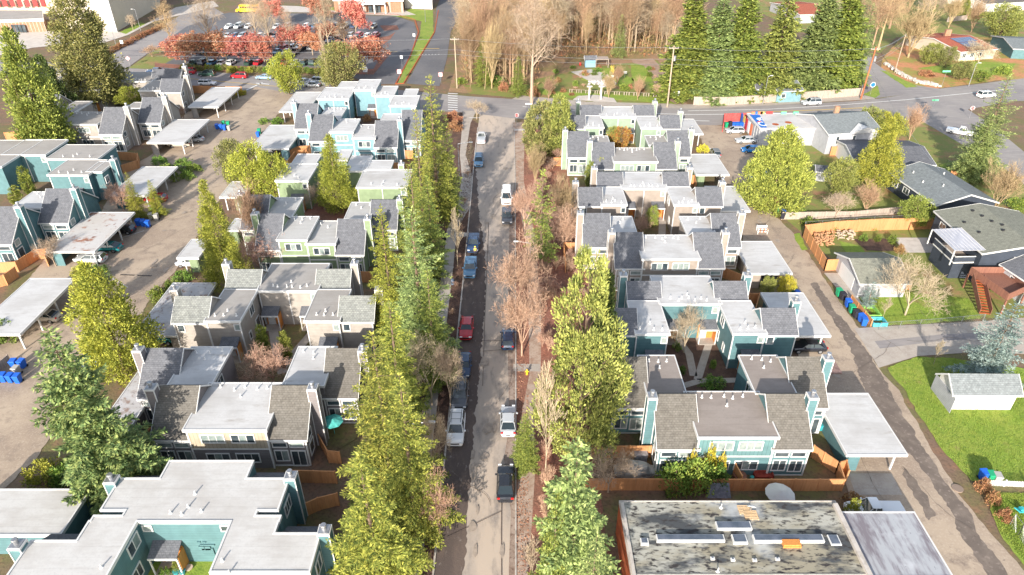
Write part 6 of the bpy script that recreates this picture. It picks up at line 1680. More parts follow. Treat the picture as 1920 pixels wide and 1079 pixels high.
fence('cedar fence between the beige carport and teal court', [(1352,520),(1388,535),(1402,560)], 1.8)
fence('cedar fence beside the white carport of the teal court', [(1402,570),(1420,570),(1412,600)], 1.8)
fence('long orange tinged fence around the wood pile garden', [(1758,430),(1650,432),(1560,437),(1505,444)], 2.2,'cedar',.3)
fence('orange fence between the wood pile garden and the alley', [(1505,444),(1520,468),(1545,508)], 2.0,'cedar',.3)
fence('orange fence corner beside the white garage door', [(1545,508),(1575,507)], 2.0,'cedar',.3)
fence('low weathered brown fence below the lime green conifer', [(1465,412),(1600,410),(1690,401)], 1.4,'oldwood',.3)
fence('long weathered grey board fence along the crossroad', [(1300,197),(1360,198),(1440,193),(1530,186),(1615,180)], 2.1,'oldwood',.5)
fence('terracotta fence behind the round green bush tree', [(1779,336),(1822,340)], 1.7,'cedar',.4)
fence('orange fence in front of the small garage', [(1612,546),(1705,544)], 1.2,'cedar',.3)
fence('orange fence behind the grey hipped house', [(1556,292),(1592,291)], 2.0,'cedar',.4)
fence('low brown fence along the garden lawn by the bins', [(1594,566),(1632,612)], 1.1,'cedar',.3)
fence('pale board fence beside the far brick chimney', [(1775,42),(1812,38)], 1.8,'oldwood',.6)
fence('rail fence in front of the community garden', [(1068,174),(1120,177),(1230,182)], .9,'oldwood',1.2,gap=1.08)
fence('low white picket fence at the lower edge of the large lawn', [(1838,910),(1925,914),(1990,918)], .85,'white_paint',.16,name='picket_fence',gap=.07,cap=False)
def mesh_fence(label, pts, h=1.3):
    q = [P(*p) for p in pts]; o = root('chain_link_fence', label, 'fence', (q[0].x,q[0].y,0)); b = MB()
    for a, c in zip(q, q[1:]):
        d = c-a; L = d.length; u = d.normalized(); n = int(L/.28)
        for k in range(n):
            p = a+u*(L*k/n); e = a+u*min(L, L*k/n+h); s_ = a+u*max(0,L*k/n-h)
            b.tube(p+Vector((0,0,.05)), e+Vector((0,0,h)), .007, .007, 3, cap=False); b.tube(p+Vector((0,0,.05)), s_+Vector((0,0,h)), .007, .007, 3, cap=False)
        b.tube(a+Vector((0,0,h)), c+Vector((0,0,h)), .025, .025, 5)
        for k in range(max(1,round(L/3))+1):
            p = a.lerp(c,k/max(1,round(L/3))); m_ = MB(); m_.tube(p,p+Vector((0,0,h+.05)),.035,.035,6); part('post', m_, M['metal'], o)
    part('wire_mesh', b, M['metal'], o)
mesh_fence('low chain link fence along the driveway side of the fenced lawn', [(1648,620),(1760,612),(1842,604)])
mesh_fence('chain link fence at the lower right beside the alley', [(1893,985),(1908,1005),(1935,1050)], 1.6)
mesh_fence('black wire fence over the orange fence of the wood pile garden', [(1505,440),(1600,432),(1700,427)], 2.4)
b = MB(); rr = random.Random(3)
for a,c in zip([(1660,122),(1690,142),(1720,156),(1760,163)],[(1690,142),(1720,156),(1760,163)]):
    a,c = P(*a),P(*c)
    for k in range(40): p = a.lerp(c,k/40); b.obox(p+Vector((rr.uniform(-.4,.4),rr.uniform(-.4,.4),rr.uniform(.2,.6))),rr.uniform(.5,.9),rr.uniform(.5,.8),rr.uniform(.4,.7),rr.random()*3,0,rr.uniform(-.3,.3))
tag(link('rock_wall', b.mesh('rock_wall', M['kerb'])), 'rockery retaining wall of grey boulders below the leaf covered slope', 'wall')
# wood pile, deck
rr = random.Random(6)
for l,x0,x1,y0,y1,n,c in (('heap of split orange firewood inside the orange fence',1525,1562,445,463,150,(.62,.34,.18)),('smaller row of pale split firewood along the orange fence',1568,1600,442,450,60,(.60,.48,.36))):
    b = MB()
    for k in range(n):
        p = P(rr.uniform(x0,x1),rr.uniform(y0,y1)); z_ = rr.uniform(.1,1.1); b.obox(p+Vector((0,0,z_)),.5,.16,.16,rr.random()*3,0,rr.uniform(-.4,.4))
    tag(link('firewood', b.mesh('firewood', layered('split_wood',c,[(3,.4,.6,tuple(v*.6 for v in c),3)]))), l, 'firewood', None, 'stuff')
# ------------------------------------------------------------------ vehicles
paint = layered('car_paint', (.5,.5,.5), rough=.25, spec=.6, objcol=True)
paint.node_tree.nodes['Principled BSDF'].inputs['Coat Weight'].default_value = .4
carglass = layered('car_glass', (.02,.03,.035), rough=.06, spec=.9)
tailm = layered('tail_lamp', (.5,.02,.02), rough=.3); headm = layered('head_lamp', (.75,.77,.8), rough=.15, spec=.8)
CAR = {}
def loft(b, secs, m=0):
    """secs: list of rings (same count) joined, ends capped"""
    n = len(secs[0]); base = len(b.v)
    for s in secs: b.v += [tuple(p) for p in s]
    for i in range(len(secs)-1):
        for k in range(n):
            k2 = (k+1)%n
            b.f.append((base+i*n+k, base+i*n+k2, base+(i+1)*n+k2, base+(i+1)*n+k)); b.m.append(m)
    b.f.append(tuple(base+n-1-k for k in range(n))); b.m.append(m)
    b.f.append(tuple(base+(len(secs)-1)*n+k for k in range(n))); b.m.append(m)
def car_proto(kind, L, Wd, stations, cab, roofz, bed=None, lowz=.28, cabw=.80, rails=False):
    """stations: (x fraction, top z, half width fraction); cab: x of base rear, base front, roof rear, roof front (fractions)"""
    b = MB(); hw = Wd/2
    def ring(x, zt, wf):
        w = hw*wf; return [(x,-w*.9,lowz),(x,-w,lowz+.22),(x,-w,zt-.16),(x,-w*.90,zt-.03),(x,0,zt),(x,w*.90,zt-.03),(x,w,zt-.16),(x,w,lowz+.22),(x,w*.9,lowz)]
    loft(b, [ring(f*L, z, w) for f,z,w in stations])
    # wheel arches
    zb = max(z for f,z,w in stations if cab[0]-.02 <= f <= cab[1]+.02)-.04
    c = MB()
    xs = [cab[0]*L,cab[1]*L,cab[3]*L,cab[2]*L]; w0, w1 = hw*.90, hw*cabw
    base = [(xs[0],-w0,zb),(xs[1],-w0,zb),(xs[1],w0,zb),(xs[0],w0,zb)]
    top = [(xs[3],-w1*.88,roofz-.05),(xs[2],-w1*.88,roofz-.05),(xs[2],w1*.88,roofz-.05),(xs[3],w1*.88,roofz-.05)]
    c.add(base+top, [(3,2,1,0),(4,5,6,7),(0,1,5,4),(1,2,6,5),(2,3,7,6),(3,0,4,7)])
    # roof panel with pillars in body colour
    rw = w1*.90
    loft(b, [[(x,-rw*f,roofz-.07),(x,-rw*f,roofz-.03),(x,-rw*.6*f,roofz+.01),(x,rw*.6*f,roofz+.01),(x,rw*f,roofz-.03),(x,rw*f,roofz-.07)] for x,f in ((xs[3]-.03,.9),(xs[3]+.12,1),(xs[2]-.12,1),(xs[2]+.03,.9))])
    for sg in (-1,1):
        for (xa,xb) in ((xs[0],xs[3]),(xs[1],xs[2])):
            b.tube((xa,sg*w0*.985,zb-.03),(xb,sg*w1*.89,roofz-.05),.045,.045,4)
        xm = (xs[0]+xs[1])/2; b.tube((xm,sg*w0*.995,zb-.03),(xm-.05,sg*w1*.9,roofz-.05),.05,.05,4)
        b.obox((cab[1]*L-.25, sg*(hw+.08), zb+.1), .16,.2,.13)
    if bed:
        pass
    g = MB(); # dark grille and bumpers trim
    g.box(L/2-.02,L/2+.03,-hw*.5,hw*.5,.50,.66); g.box(-L/2-.03,-L/2+.02,-hw*.25,hw*.25,.5,.62)
    wt, wr = MB(), MB()
    wt.tube((0,-.11,0),(0,.11,0),.33,.33,16); wr.tube((0,-.12,0),(0,.12,0),.2,.2,12)
    lx = L/2
    hl = MB(); hl.obox((0,0,0),.12,.34,.14); tl = MB(); tl.obox((0,0,0),.10,.26,.18)
    d = dict(body=b.mesh('body',paint), glass=c.mesh('windows',carglass), grille=g.mesh('grille',M['dark']), tyre=wt.mesh('tyre',M['dark']), rim=wr.mesh('rim',M['metal']), head=hl.mesh('headlight',headm), tail=tl.mesh('taillight',tailm), L=L, W=Wd, wb=L*.30, frontz=.72)
    if bed:
        bb = MB(); bb.box(bed[0]*L,bed[1]*L,-hw*.80,hw*.80,.98,1.0); d['bed'] = bb.mesh('cargo_bed',M['dark'])
    if rails:
        rb = MB()
        for sg in (-1,1): rb.tube((xs[3]+.2,sg*w1*.72,roofz+.07),(xs[2]-.2,sg*w1*.72,roofz+.07),.03,.03,4)
        for xx in (.3,.7): x = xs[3]+(xs[2]-xs[3])*xx; rb.tube((x,-w1*.75,roofz+.08),(x,w1*.75,roofz+.08),.025,.025,4)
        d['rails'] = rb.mesh('roof_rack',M['dark'])
    CAR[kind] = d
car_proto('sedan',4.7,1.82,[(-.5,.80,.80),(-.47,.93,.92),(-.3,.98,1),(.16,.96,1),(.42,.84,.96),(.485,.70,.85),(.5,.60,.75)],(-.40,.20,-.24,.06),1.43)
car_proto('hatch',4.1,1.76,[(-.5,.70,.85),(-.47,.95,.94),(-.3,1.0,1),(.2,.98,1),(.42,.86,.96),(.49,.70,.85),(.5,.6,.8)],(-.485,.27,-.38,.08),1.50)
car_proto('suv',4.75,1.92,[(-.5,.80,.90),(-.48,1.06,.96),(-.3,1.10,1),(.2,1.08,1),(.44,1.0,.97),(.49,.80,.9),(.5,.65,.85)],(-.49,.24,-.43,.09),1.74,rails=True)
car_proto('wagon',4.8,1.85,[(-.5,.75,.88),(-.48,.95,.95),(-.3,1.0,1),(.18,.98,1),(.43,.86,.96),(.49,.72,.86),(.5,.6,.8)],(-.49,.22,-.43,.06),1.50,rails=True)
car_proto('van',5.3,2.0,[(-.5,1.0,.92),(-.49,1.25,.97),(-.3,1.28,1),(.3,1.26,1),(.46,1.0,.96),(.5,.75,.9)],(-.495,.37,-.47,.22),2.1)
car_proto('pickup',5.5,1.95,[(-.5,1.02,.92),(-.49,1.06,.96),(-.1,1.06,1),(.18,1.06,1),(.45,1.0,.97),(.495,.80,.9),(.5,.65,.88)],(-.06,.24,-.02,.14),1.78,bed=(-.47,-.08))
CC = {'white':(.80,.80,.80),'silver':(.52,.54,.56),'grey':(.22,.23,.25),'black':(.02,.022,.028),'dark blue':(.02,.05,.12),'blue':(.02,.17,.45),'red':(.50,.02,.03),'pale blue':(.28,.42,.55),'dark green':(.03,.07,.05),'teal':(.02,.18,.20),'beige':(.50,.45,.38),'steel blue':(.10,.22,.36),'dark grey':(.08,.085,.10)}
def car(kind, px, py, ang, color, label, group=None, full=True, name='parked_car', h=.05):
    """ang: direction the front points, degrees from +X"""
    d = CAR[kind]; p = P(px, py)
    o = link(name, None, None, (p.x,p.y,h), R(ang)); tag(o, label, {'pickup':'pickup truck','van':'van'}.get(kind,'car'), group)
    bd = link('body', d['body'], o); bd.color = (*CC[color],1)
    link('windows', d['glass'], o)
    if 'bed' in d: link('cargo_bed', d['bed'], o)
    if 'rails' in d and full: link('roof_rack', d['rails'], o)
    for sx in (-1,1):
        for sy in (-1,1):
            w = link('wheel', d['tyre'], o, (sx*d['wb'],sy*(d['W']/2-.1),.33))
            if full: link('rim', d['rim'], w)
    if full:
        link('grille', d['grille'], o)
        for sy in (-1,1):
            link('headlight', d['head'], o, (d['L']/2-.04,sy*(d['W']/2-.30),d['frontz']))
            link('taillight', d['tail'], o, (-d['L']/2+.03,sy*(d['W']/2-.22),.85))
    return o
S_ = -90; N_ = 90
STREET = [('pickup',903,264,N_,'silver','silver pickup truck with a pinkish tailgate, parked nearest the zebra crossing'),('suv',898,308,S_,'steel blue','blue car facing the camera behind the silver pickup'),
 ('pickup',888,462,S_,'dark blue','dark pickup truck with a worker standing at its bonnet'),('pickup',882,508,S_,'steel blue','steel blue pickup truck facing the camera with an empty bed'),
 ('sedan',875,622,S_,'red','bright red sedan parked at the western kerb'),('sedan',870,692,S_,'dark blue','dark blue sedan parked between the red sedan and the grey car'),
 ('suv',863,748,S_,'dark grey','dark grey four wheel drive touching the dark blue sedan'),('suv',856,812,S_,'white','white four wheel drive with black roof bars'),
 ('van',950,376,S_,'white','white delivery van at the eastern kerb'),('pickup',951,411,S_,'dark grey','dark pickup truck behind the white van, half under bare twigs'),
 ('hatch',952,643,N_,'dark blue','dark hatchback at the eastern kerb half hidden by bare branches'),('sedan',953,796,N_,'silver','silver sedan at the eastern kerb partly under a fir'),
 ('sedan',948,913,N_,'black','black sedan at the eastern kerb, nearest the camera')]
for a in STREET: car(*a)
RD_ = [('sedan',292,137,185,'dark blue','dark blue sedan roof showing above the light grey gable'),('suv',352,139,180,'red','red car beside the first tall grey chimney'),('suv',389,143,178,'dark green','dark green four wheel drive at the roadside hedge'),
 ('suv',449,147,176,'red','red four wheel drive at the roadside hedge'),('sedan',496,149,175,'pale blue','pale blue sedan at the roadside hedge'),('sedan',568,157,172,'silver','silver sedan parked behind the yellow green conifer'),('suv',592,156,172,'silver','silver four wheel drive beside the slender bare tree'),
 ('sedan',612,160,172,'grey','grey sedan at the end of the roadside row'),('sedan',585,163,172,'silver','second silver sedan half behind the conifer')]
for a in RD_: car(*a, group=None)
OTH = [('wagon',390,160,-4,'white','white estate car driving on the road beside the carport','moving'),('suv',1520,197,186,'silver','silver four wheel drive on the crossroad by the board fence',''),('suv',1848,183,12,'white','white four wheel drive on the crossroad near the stop sign',''),
 ('pickup',1798,252,-35,'white','white pickup truck on the side road',''),('hatch',1377,250,180,'silver','silver hatchback beside the red bin enclosure',''),('sedan',1398,268,183,'silver','silver sedan parked by the painted shop wall',''),
 ('hatch',1407,286,180,'blue','bright blue hatchback at the edge of the lime conifer',''),('hatch',1422,337,180,'blue','small blue and white car under the lime green conifer',''),
 ('wagon',172,491,178,'silver','silver estate car half under the rust stained carport',''),('sedan',203,470,178,'teal','teal sedan beside the silver estate car',''),('hatch',232,437,178,'black','black hatchback in the shade of the rust stained carport',''),
 ('hatch',293,378,180,'red','dark red car behind the second weeping pine',''),('sedan',363,266,185,'silver','silver sedan poking out of the carport by the blue bins',''),('wagon',338,275,184,'beige','old cream estate car at the carport above the shrubs',''),
 ('hatch',545,210,180,'grey','grey car in the shade under the crossroads carport',''),('sedan',500,290,180,'dark grey','dark car under the broad white carport',''),('hatch',358,498,180,'white','small white and dark car beside the tall alley cypress',''),
 ('pickup',300,640,178,'teal','teal pickup under the worn white carport',''),('sedan',1512,657,180,'black','black car with blue covers under the teal walled carport',''),('sedan',85,600,175,'beige','beige car at the edge of the big left carport',''),
 ('pickup',1637,966,180,'white','white pickup truck roof with racks behind the bluish roof',''),('sedan',1440,532,180,'dark grey','dark car under the beige carport by the shrubs',''),('hatch',1362,395,180,'dark grey','dark car nose under the white carport by the alley',''),('hatch',1340,292,90,'grey','grey car under the small green carport',''),
 ('suv',1840,160,10,'dark grey','x','')]
for k,x,y,a,c,l,f in OTH[:-1]: car(k,x,y,a,c,l)
# school car park
rr = random.Random(21); G_ = 'cars in the school car park'
NUM = ['first','second','third','fourth','fifth','sixth','seventh','eighth','ninth','tenth','eleventh','twelfth','thirteenth','fourteenth','fifteenth','sixteenth','seventeenth','eighteenth','nineteenth','twentieth']
rows = [('the hedge row',121,366,608,17.2,1,.9),('the second row',101,350,560,17,-1,.85),('the third row',93,352,600,16.6,1,.85),('the fourth row',78,400,712,15.6,-1,.8),('the fifth row',70,398,712,15.4,1,.85),('the far row',53,430,726,18,-1,.7)]
cols = ['white','silver','grey','black','dark blue','red','silver','white','dark grey','steel blue','beige','dark green']
for rn,y,x0,x1,st,dr,pr in rows:
    x = x0; cnt = 0
    while x < x1:
        if rr.random() < pr:
            c = rr.choice(cols); k = rr.choice(['sedan','suv','hatch','sedan','suv','wagon'])
            car(k, x+rr.uniform(-.6,.6), y+rr.uniform(-.4,.4)-(x-450)*.0, 90*dr+rr.uniform(-2,2)+ (-9), c, f"{c} {dict(sedan='saloon',suv='tall car',hatch='small car',wagon='estate')[k]}, {NUM[min(cnt,19)]} from the west in {rn} of the car park", G_, False)
            cnt += 1
        x += st
# school bus
p = P(470,24); o = link('school_bus', None, None, (p.x,p.y,.05), R(180)); tag(o, 'yellow school bus parked on the loop drive before the school', 'bus')
ym = layered('bus_yellow', (.80,.42,.02), rough=.4); b = MB(); loft(b, [[(x,-1.25,.5),(x,-1.25,z-.3),(x,-1.0,z),(x,1.0,z),(x,1.25,z-.3),(x,1.25,.5)] for x,z in ((-5.5,2.9),(-5.4,3.0),(3.6,3.0),(3.8,2.9),(3.9,1.5),(5.3,1.4),(5.4,1.2))])
link('body', b.mesh('body', ym), o); b = MB()
for k in range(10): 
    for sg in (-1,1): b.box(-5+k*.86,-4.35+k*.86,sg*1.24,sg*1.28,1.75,2.5)
b.box(3.7,3.84,-1.1,1.1,1.7,2.7)
link('windows', b.mesh('windows', carglass), o)
for sx in (-3.3,4.2):
    for sy in (-1.1,1.1): link('wheel', CAR['suv']['tyre'], o, (sx,sy,.4)).scale = (1.4,1.4,1.4)
# ------------------------------------------------------------------ wheelie bins
BINC = {'blue':layered('blue_bin_plastic',(.02,.12,.55),rough=.4),'green':layered('green_bin_plastic',(.02,.30,.14),rough=.4),'black':layered('black_bin_plastic',(.03,.03,.04),rough=.4),'grey':layered('grey_bin_plastic',(.35,.34,.32),rough=.5)}
b = MB(); 
b.add([(-.24,-.28,.08),(.24,-.28,.08),(.24,.26,.08),(-.24,.26,.08),(-.31,-.38,1.0),(.31,-.38,1.0),(.31,.33,1.0),(-.31,.33,1.0)],[(3,2,1,0),(4,5,6,7),(0,1,5,4),(1,2,6,5),(2,3,7,6),(3,0,4,7)])
BIN_B = b; b = MB(); b.add([(-.34,-.42,1.0),(.34,-.42,1.0),(.34,.36,1.0),(-.34,.36,1.0),(-.30,-.36,1.07),(.30,-.36,1.07),(.30,.32,1.12),(-.30,.32,1.12)],[(3,2,1,0),(4,5,6,7),(0,1,5,4),(1,2,6,5),(2,3,7,6),(3,0,4,7)]); b.tube((-.28,.40,1.0),(.28,.40,1.0),.03,.03,6)
BIN_L = b; b = MB(); b.tube((-.03,0,0),(.03,0,0),.13,.13,12); BIN_W = b.mesh('wheel', M['dark'])
BM = {k:(BIN_B.mesh('bin_body',v),BIN_L.mesh('lid',v)) for k,v in BINC.items()}
def wbin(px, py, c, label, rz=0, sc=1.15):
    p = P(px,py); o = link('wheelie_bin', None, None, (p.x,p.y,.05), R(rz)); o.scale = (sc,sc,sc); tag(o, label, 'bin', 'wheelie bins')
    link('bin_body', BM[c][0], o); link('lid', BM[c][1], o)
    for sx in (-.26,.26): link('wheel', BIN_W, o, (sx,.28,.13))
for i,(x,y,c,l) in enumerate([(1571,556,'green','green bin farthest up the row beside the fenced lawn'),(1578,563,'black','black bin second in the row beside the fenced lawn'),(1588,576,'blue','blue bin in the upper half of the row beside the fenced lawn'),(1595,587,'green','green bin in the middle of the row beside the fenced lawn'),(1603,597,'black','black bin in the lower half of the row beside the fenced lawn'),
 (1613,604,'blue','blue bin second from the driveway'),(1618,611,'blue','blue bin closest to the driveway'),(1467,406,'blue','blue bin at the low brown fence end'),(1458,400,'green','dull green bin beside the low brown fence'),(1466,411,'black','black bin in front of the blue one at the brown fence'),
 (1840,900,'blue','blue bin at the white picket fence'),(1852,903,'green','green bin at the white picket fence'),(1864,906,'grey','pale bin at the white picket fence'),(487,252,'green','green bin beside the broad white carport'),(485,258,'blue','blue bin beside the broad white carport'),
 (261,424,'blue','blue bin at the alley corner nearest the carport'),(270,425,'blue','middle blue bin of the three by the weeping pines'),(279,427,'blue','blue bin at the alley end of the three'),(285,412,'grey','grey bin between the blue and the green ones'),(295,414,'grey','second grey bin on the alley side'),(290,402,'green','green bin below the weeping pines'),(301,403,'green','green bin nearest the open alley'),
 (408,243,'blue','blue bin nearest the thin carport post'),(415,244,'blue','second blue bin of the group by the light grey carport'),(422,245,'blue','third blue bin of the group by the light grey carport'),(420,237,'green','green bin behind the blue ones by the light grey carport'),(429,238,'green','second green bin in the back of that group'),(431,246,'grey','whitish bin on the alley side of that group'),
 (10,716,'blue','blue bin nearest the left edge of the photo'),(24,717,'blue','second blue bin from the left edge'),(37,718,'blue','blue bin with the pale board leaning on it'),(30,690,'blue','blue bin in the back row at the left edge'),(45,690,'blue','second blue bin of the back row at the left edge'),(35,703,'grey','grey bin between the two blue rows'),
 (163,702,'blue','blue bin on the mulch behind the golden tree'),(170,708,'blue','blue bin in front on the mulch by the golden tree'),(183,688,'blue','blue bin against the trunk of the golden tree'),(173,683,'green','green bin against the trunk of the golden tree'),
 (1361,240,'green','green bin in the red enclosure'),(1368,238,'black','black bin in the red enclosure'),(1375,240,'blue','first blue bin in the red enclosure'),(1381,240,'blue','second blue bin in the red enclosure'),(1387,240,'blue','third blue bin in the red enclosure'),(1393,240,'blue','last blue bin in the red enclosure beside the shop'),
 (1485,553,'green','green bin in the gap between two carports'),(1492,560,'blue','blue bin in the gap between two carports')]):
    wbin(x,y,c,l, TR.uniform(-12,12))
redm = layered('red_painted_boards',(.52,.10,.09),[(1,.4,.6,(.42,.07,.07),4)])
M['redm'] = redm
fence('red painted board enclosure around the shop bins', [(1354,248),(1356,229),(1402,227)], 2.0,'redm',.6)
fence('small timber bin screen at the left edge of the alley', [(-5,722),(2,695),(20,680)], 1.2,'oldwood',.4)
# ------------------------------------------------------------------ poles, lamps, signs, wires
def upole(label, base, top, mat, arm=True, r=.16, trf=False, lean=None):
    p = P(*base); z = HC-p.y*tan_at(top[1]); x = X_at(top[0], p.y, z)
    o = root('utility_pole', label, 'utility pole', tuple(p)); b = MB(); b.tube(p, (x,p.y,z), r, r*.7, 10); part('pole', b, mat, o)
    if arm:
        b = MB(); b.box(x-1.2,x+1.2,p.y-.08,p.y+.08,z-.7,z-.55); ca = part('crossarm', b, M['oldwood'], o)
        for k in (-1.05,-.4,.4,1.05): b = MB(); b.tube((x+k,p.y,z-.55),(x+k,p.y,z-.3),.05,.04,6); part('insulator', b, M['white_paint'], ca)
    if trf:
        b = MB(); b.tube((x+.5,p.y,z-3.6),(x+.5,p.y,z-2.4),.35,.35,12); part('transformer', b, M['metal'], o)
    return Vector((x,p.y,z))
U0 = upole('pale wooden utility pole at the corner of the wood', (857,166),(852,70),M['bark_pale'])
U1 = upole('tall pale utility pole with a transformer in front of the garden path', (1251,201),(1264,86),M['bark_pale'],trf=True,r=.22)
U2 = upole('leaning red brown utility pole at the hill road junction', (1614,186),(1643,88),layered('creosoted_pole',(.42,.16,.07),[(2,.4,.6,(.28,.10,.05),4,(1,1,.3))]),trf=True,r=.24)
U3 = Vector((170, U2.y-25, U2.z-2)); UL = Vector((-40, U0.y+22, U0.z)); UL2 = Vector((-140, U0.y+40, U0.z))
UE = root('utility_pole','pale utility pole beyond the right edge of the hill','utility pole',(112,205,0)); b = MB(); b.tube((112,205,0),(112,205,11),.16,.12,8); part('pole', b, M['bark_pale'], UE)
def wire(label, a, b_, sag=.8, r=.028):
    m_ = MB(); pts = [a.lerp(b_,k/14)+Vector((0,0,-sag*4*(k/14)*(1-k/14))) for k in range(15)]
    for p,q in zip(pts,pts[1:]): m_.tube(p,q,r,r,4,cap=False)
    tag(link('power_line', m_.mesh('power_line', M['metal'])), label, 'power line', 'power lines strung between the utility poles')
LB = ['highest cable','second cable','third cable','lowest thick cable']
for k,(dy,dz) in enumerate(((-.4,-.3),(.4,-.5),(0,-3.2),(0,-4.4))):
    d = Vector((0,dy,dz))
    wire(f'{LB[k]} strung from the wood corner pole to the pole with transformer', U0+d, U1+d)
    wire(f'{LB[k]} strung from the transformer pole to the leaning brown pole', U1+d, U2+d)
    wire(f'{LB[k]} running from the leaning brown pole off to the right', U2+d, Vector((112,205,11))+d*.6)
    wire(f'{LB[k]} running from the wood corner pole over the school car park', U0+d, Vector((-110,U0.y-4,U0.z+1))+d)
wire('cable dipping from the leaning brown pole across the side road', U2+Vector((0,0,-5)), Vector((78,118,6)),1.0)
def lamp(label, px, py, h, arm, name='street_lamp'):
    p = P(px,py); o = root(name, label, 'street lamp', tuple(p)); b = MB(); b.tube(p,p+Vector((0,0,h)),.10,.06,8); part('pole', b, M['metal'], o)
    b = MB(); q = p+Vector((0,0,h)); e = q+Vector((arm,0,.35)); b.tube(q,e,.045,.04,6); part('arm', b, M['metal'], o)
    b = MB(); b.obox(e+Vector((.25 if arm>0 else -.25,0,0)),.7,.26,.12); part('lamp_head', b, M['white_paint'], o)
lamp('cobra head street lamp over the western footpath by the white estate car',775,905,8.2,2.2)
lamp('cobra head street lamp over the western footpath near the blue parked car',862,345,8.2,2.2)
lamp('street lamp on the eastern strip beside the young green fir',993,545,8,-1.8)
lamp('lamp post beside the school path in front of the cream hall',264,58,7,-.8)
lamp('lamp post at the school path corner, nearer the western drive',218,86,8,-.3)
lamp('lamp post in the grass median of the school drives',798,42,6,.4)
lamp('lamp post at the kerb before the board fence',1430,196,7,.6)
lamp('lamp post on the far bank of the road bend',1816,162,6,.6)
def txt(s, size, mat, loc, rot, parent, name='lettering'):
    c = bpy.data.curves.new(name, 'FONT'); c.body = s; c.size = size; c.align_x = 'CENTER'; c.align_y = 'CENTER'; c.extrude = .004; c.materials.append(mat)
    t_ = bpy.data.objects.new('tmp', c); COL.objects.link(t_); bpy.context.view_layer.update()
    me = bpy.data.meshes.new_from_object(t_.evaluated_get(bpy.context.evaluated_depsgraph_get())); bpy.data.objects.remove(t_)
    o = link(name, me, parent, loc); o.rotation_euler = rot; return o
def sign(label, px, py, h, shape, col, text=None, w=.75, hh=.75, border=None, rz=0, name='road_sign', tsize=.25):
    p = P(px,py); o = root(name, label, 'sign', tuple(p), rz=0); o.rotation_euler = (0,0,R(rz))
    b = MB(); b.tube((0,0,0),(0,0,h),.035,.035,6); link('post', b.mesh('post', M['metal']), o)
    def face(s_, y, m_):
        b = MB()
        if shape == 'oct': pts = [(s_*w/2*math.cos(R(22.5+45*k))/math.cos(R(22.5)), s_*w/2*math.sin(R(22.5+45*k))/math.cos(R(22.5))) for k in range(8)]
        elif shape == 'tri': pts = [(0,-s_*w*.55),(s_*w*.6,s_*w*.45),(-s_*w*.6,s_*w*.45)]
        elif shape == 'dia': pts = [(0,-s_*w*.6),(s_*w*.6,0),(0,s_*w*.6),(-s_*w*.6,0)]
        else: pts = [(-s_*w/2,-s_*hh/2),(s_*w/2,-s_*hh/2),(s_*w/2,s_*hh/2),(-s_*w/2,s_*hh/2)]
        n = len(pts); b.v = [(x,y,z+h-hh/2) for x,z in pts]+[(x,y-.015,z+h-hh/2) for x,z in pts]
        b.f = [tuple(range(n-1,-1,-1)), tuple(range(n,2*n))]+[(i,(i+1)%n,n+(i+1)%n,n+i) for i in range(n)]; b.m=[0]*len(b.f)
        return b
    link('sign_plate', face(1,-.04,0).mesh('sign_plate', border or col), o)
    if border: link('sign_face', face(.86,-.057,0).mesh('sign_face', col), o)
    if text: txt(text, tsize, WH if col is RD or col is GN or col is BL else M['dark'], (0,-.08,h-hh/2), (math.pi/2,0,0), o)
sign('red stop sign at the eastern corner of the street', 969,236,3.0,'oct',RD,'STOP',.9,.9,WH,tsize=.3)
sign('red stop sign at the side road beside the yellow shrub', 1817,222,3.0,'oct',RD,'STOP',.95,.95,WH,rz=-10,tsize=.32)
sign('green street name sign on a tall post at the road bend', 1765,164,4.6,'rect',GN,None,2.2,.5)
sign('small green street name sign at the side road corner', 1746,212,3.4,'rect',GN,None,1.6,.4)
sign('white street name sign beside the stop sign at the crossing', 991,218,3.2,'rect',WH,None,1.6,.3)
sign('blue and white sign at the foot of the brown pole', 1631,180,3.6,'oct',BL,None,1.3,1.3,WH)
sign('white warning sign with red border at the western school drive', 244,125,3.0,'dia',WH,None,1.2,1.2,RD)
sign('white and red no entry sign in the grass median of the school drives', 750,152,3.2,'rect',WH,None,1.2,1.2,RD)
sign('white and red sign at the eastern edge of the school drive', 827,158,3.2,'rect',WH,None,1.1,1.1,RD)
sign('white notice sign at the eastern corner of the school car park', 686,144,2.8,'rect',WH,None,1.3,1.5)
sign('white sign on two posts at the brown bark path', 1267,193,3.0,'rect',WH,None,1.6,1.3)
sign('small white sign on the grass median nearer the loop drive', 777,78,2.6,'rect',WH,None,.8,1.0)
sign('small white sign on the grass median beyond the kerb', 754,126,3.4,'rect',WH,None,.8,.9)
sign('white parking sign in the western school bed', 231,90,2.4,'rect',WH,None,.9,1.1)
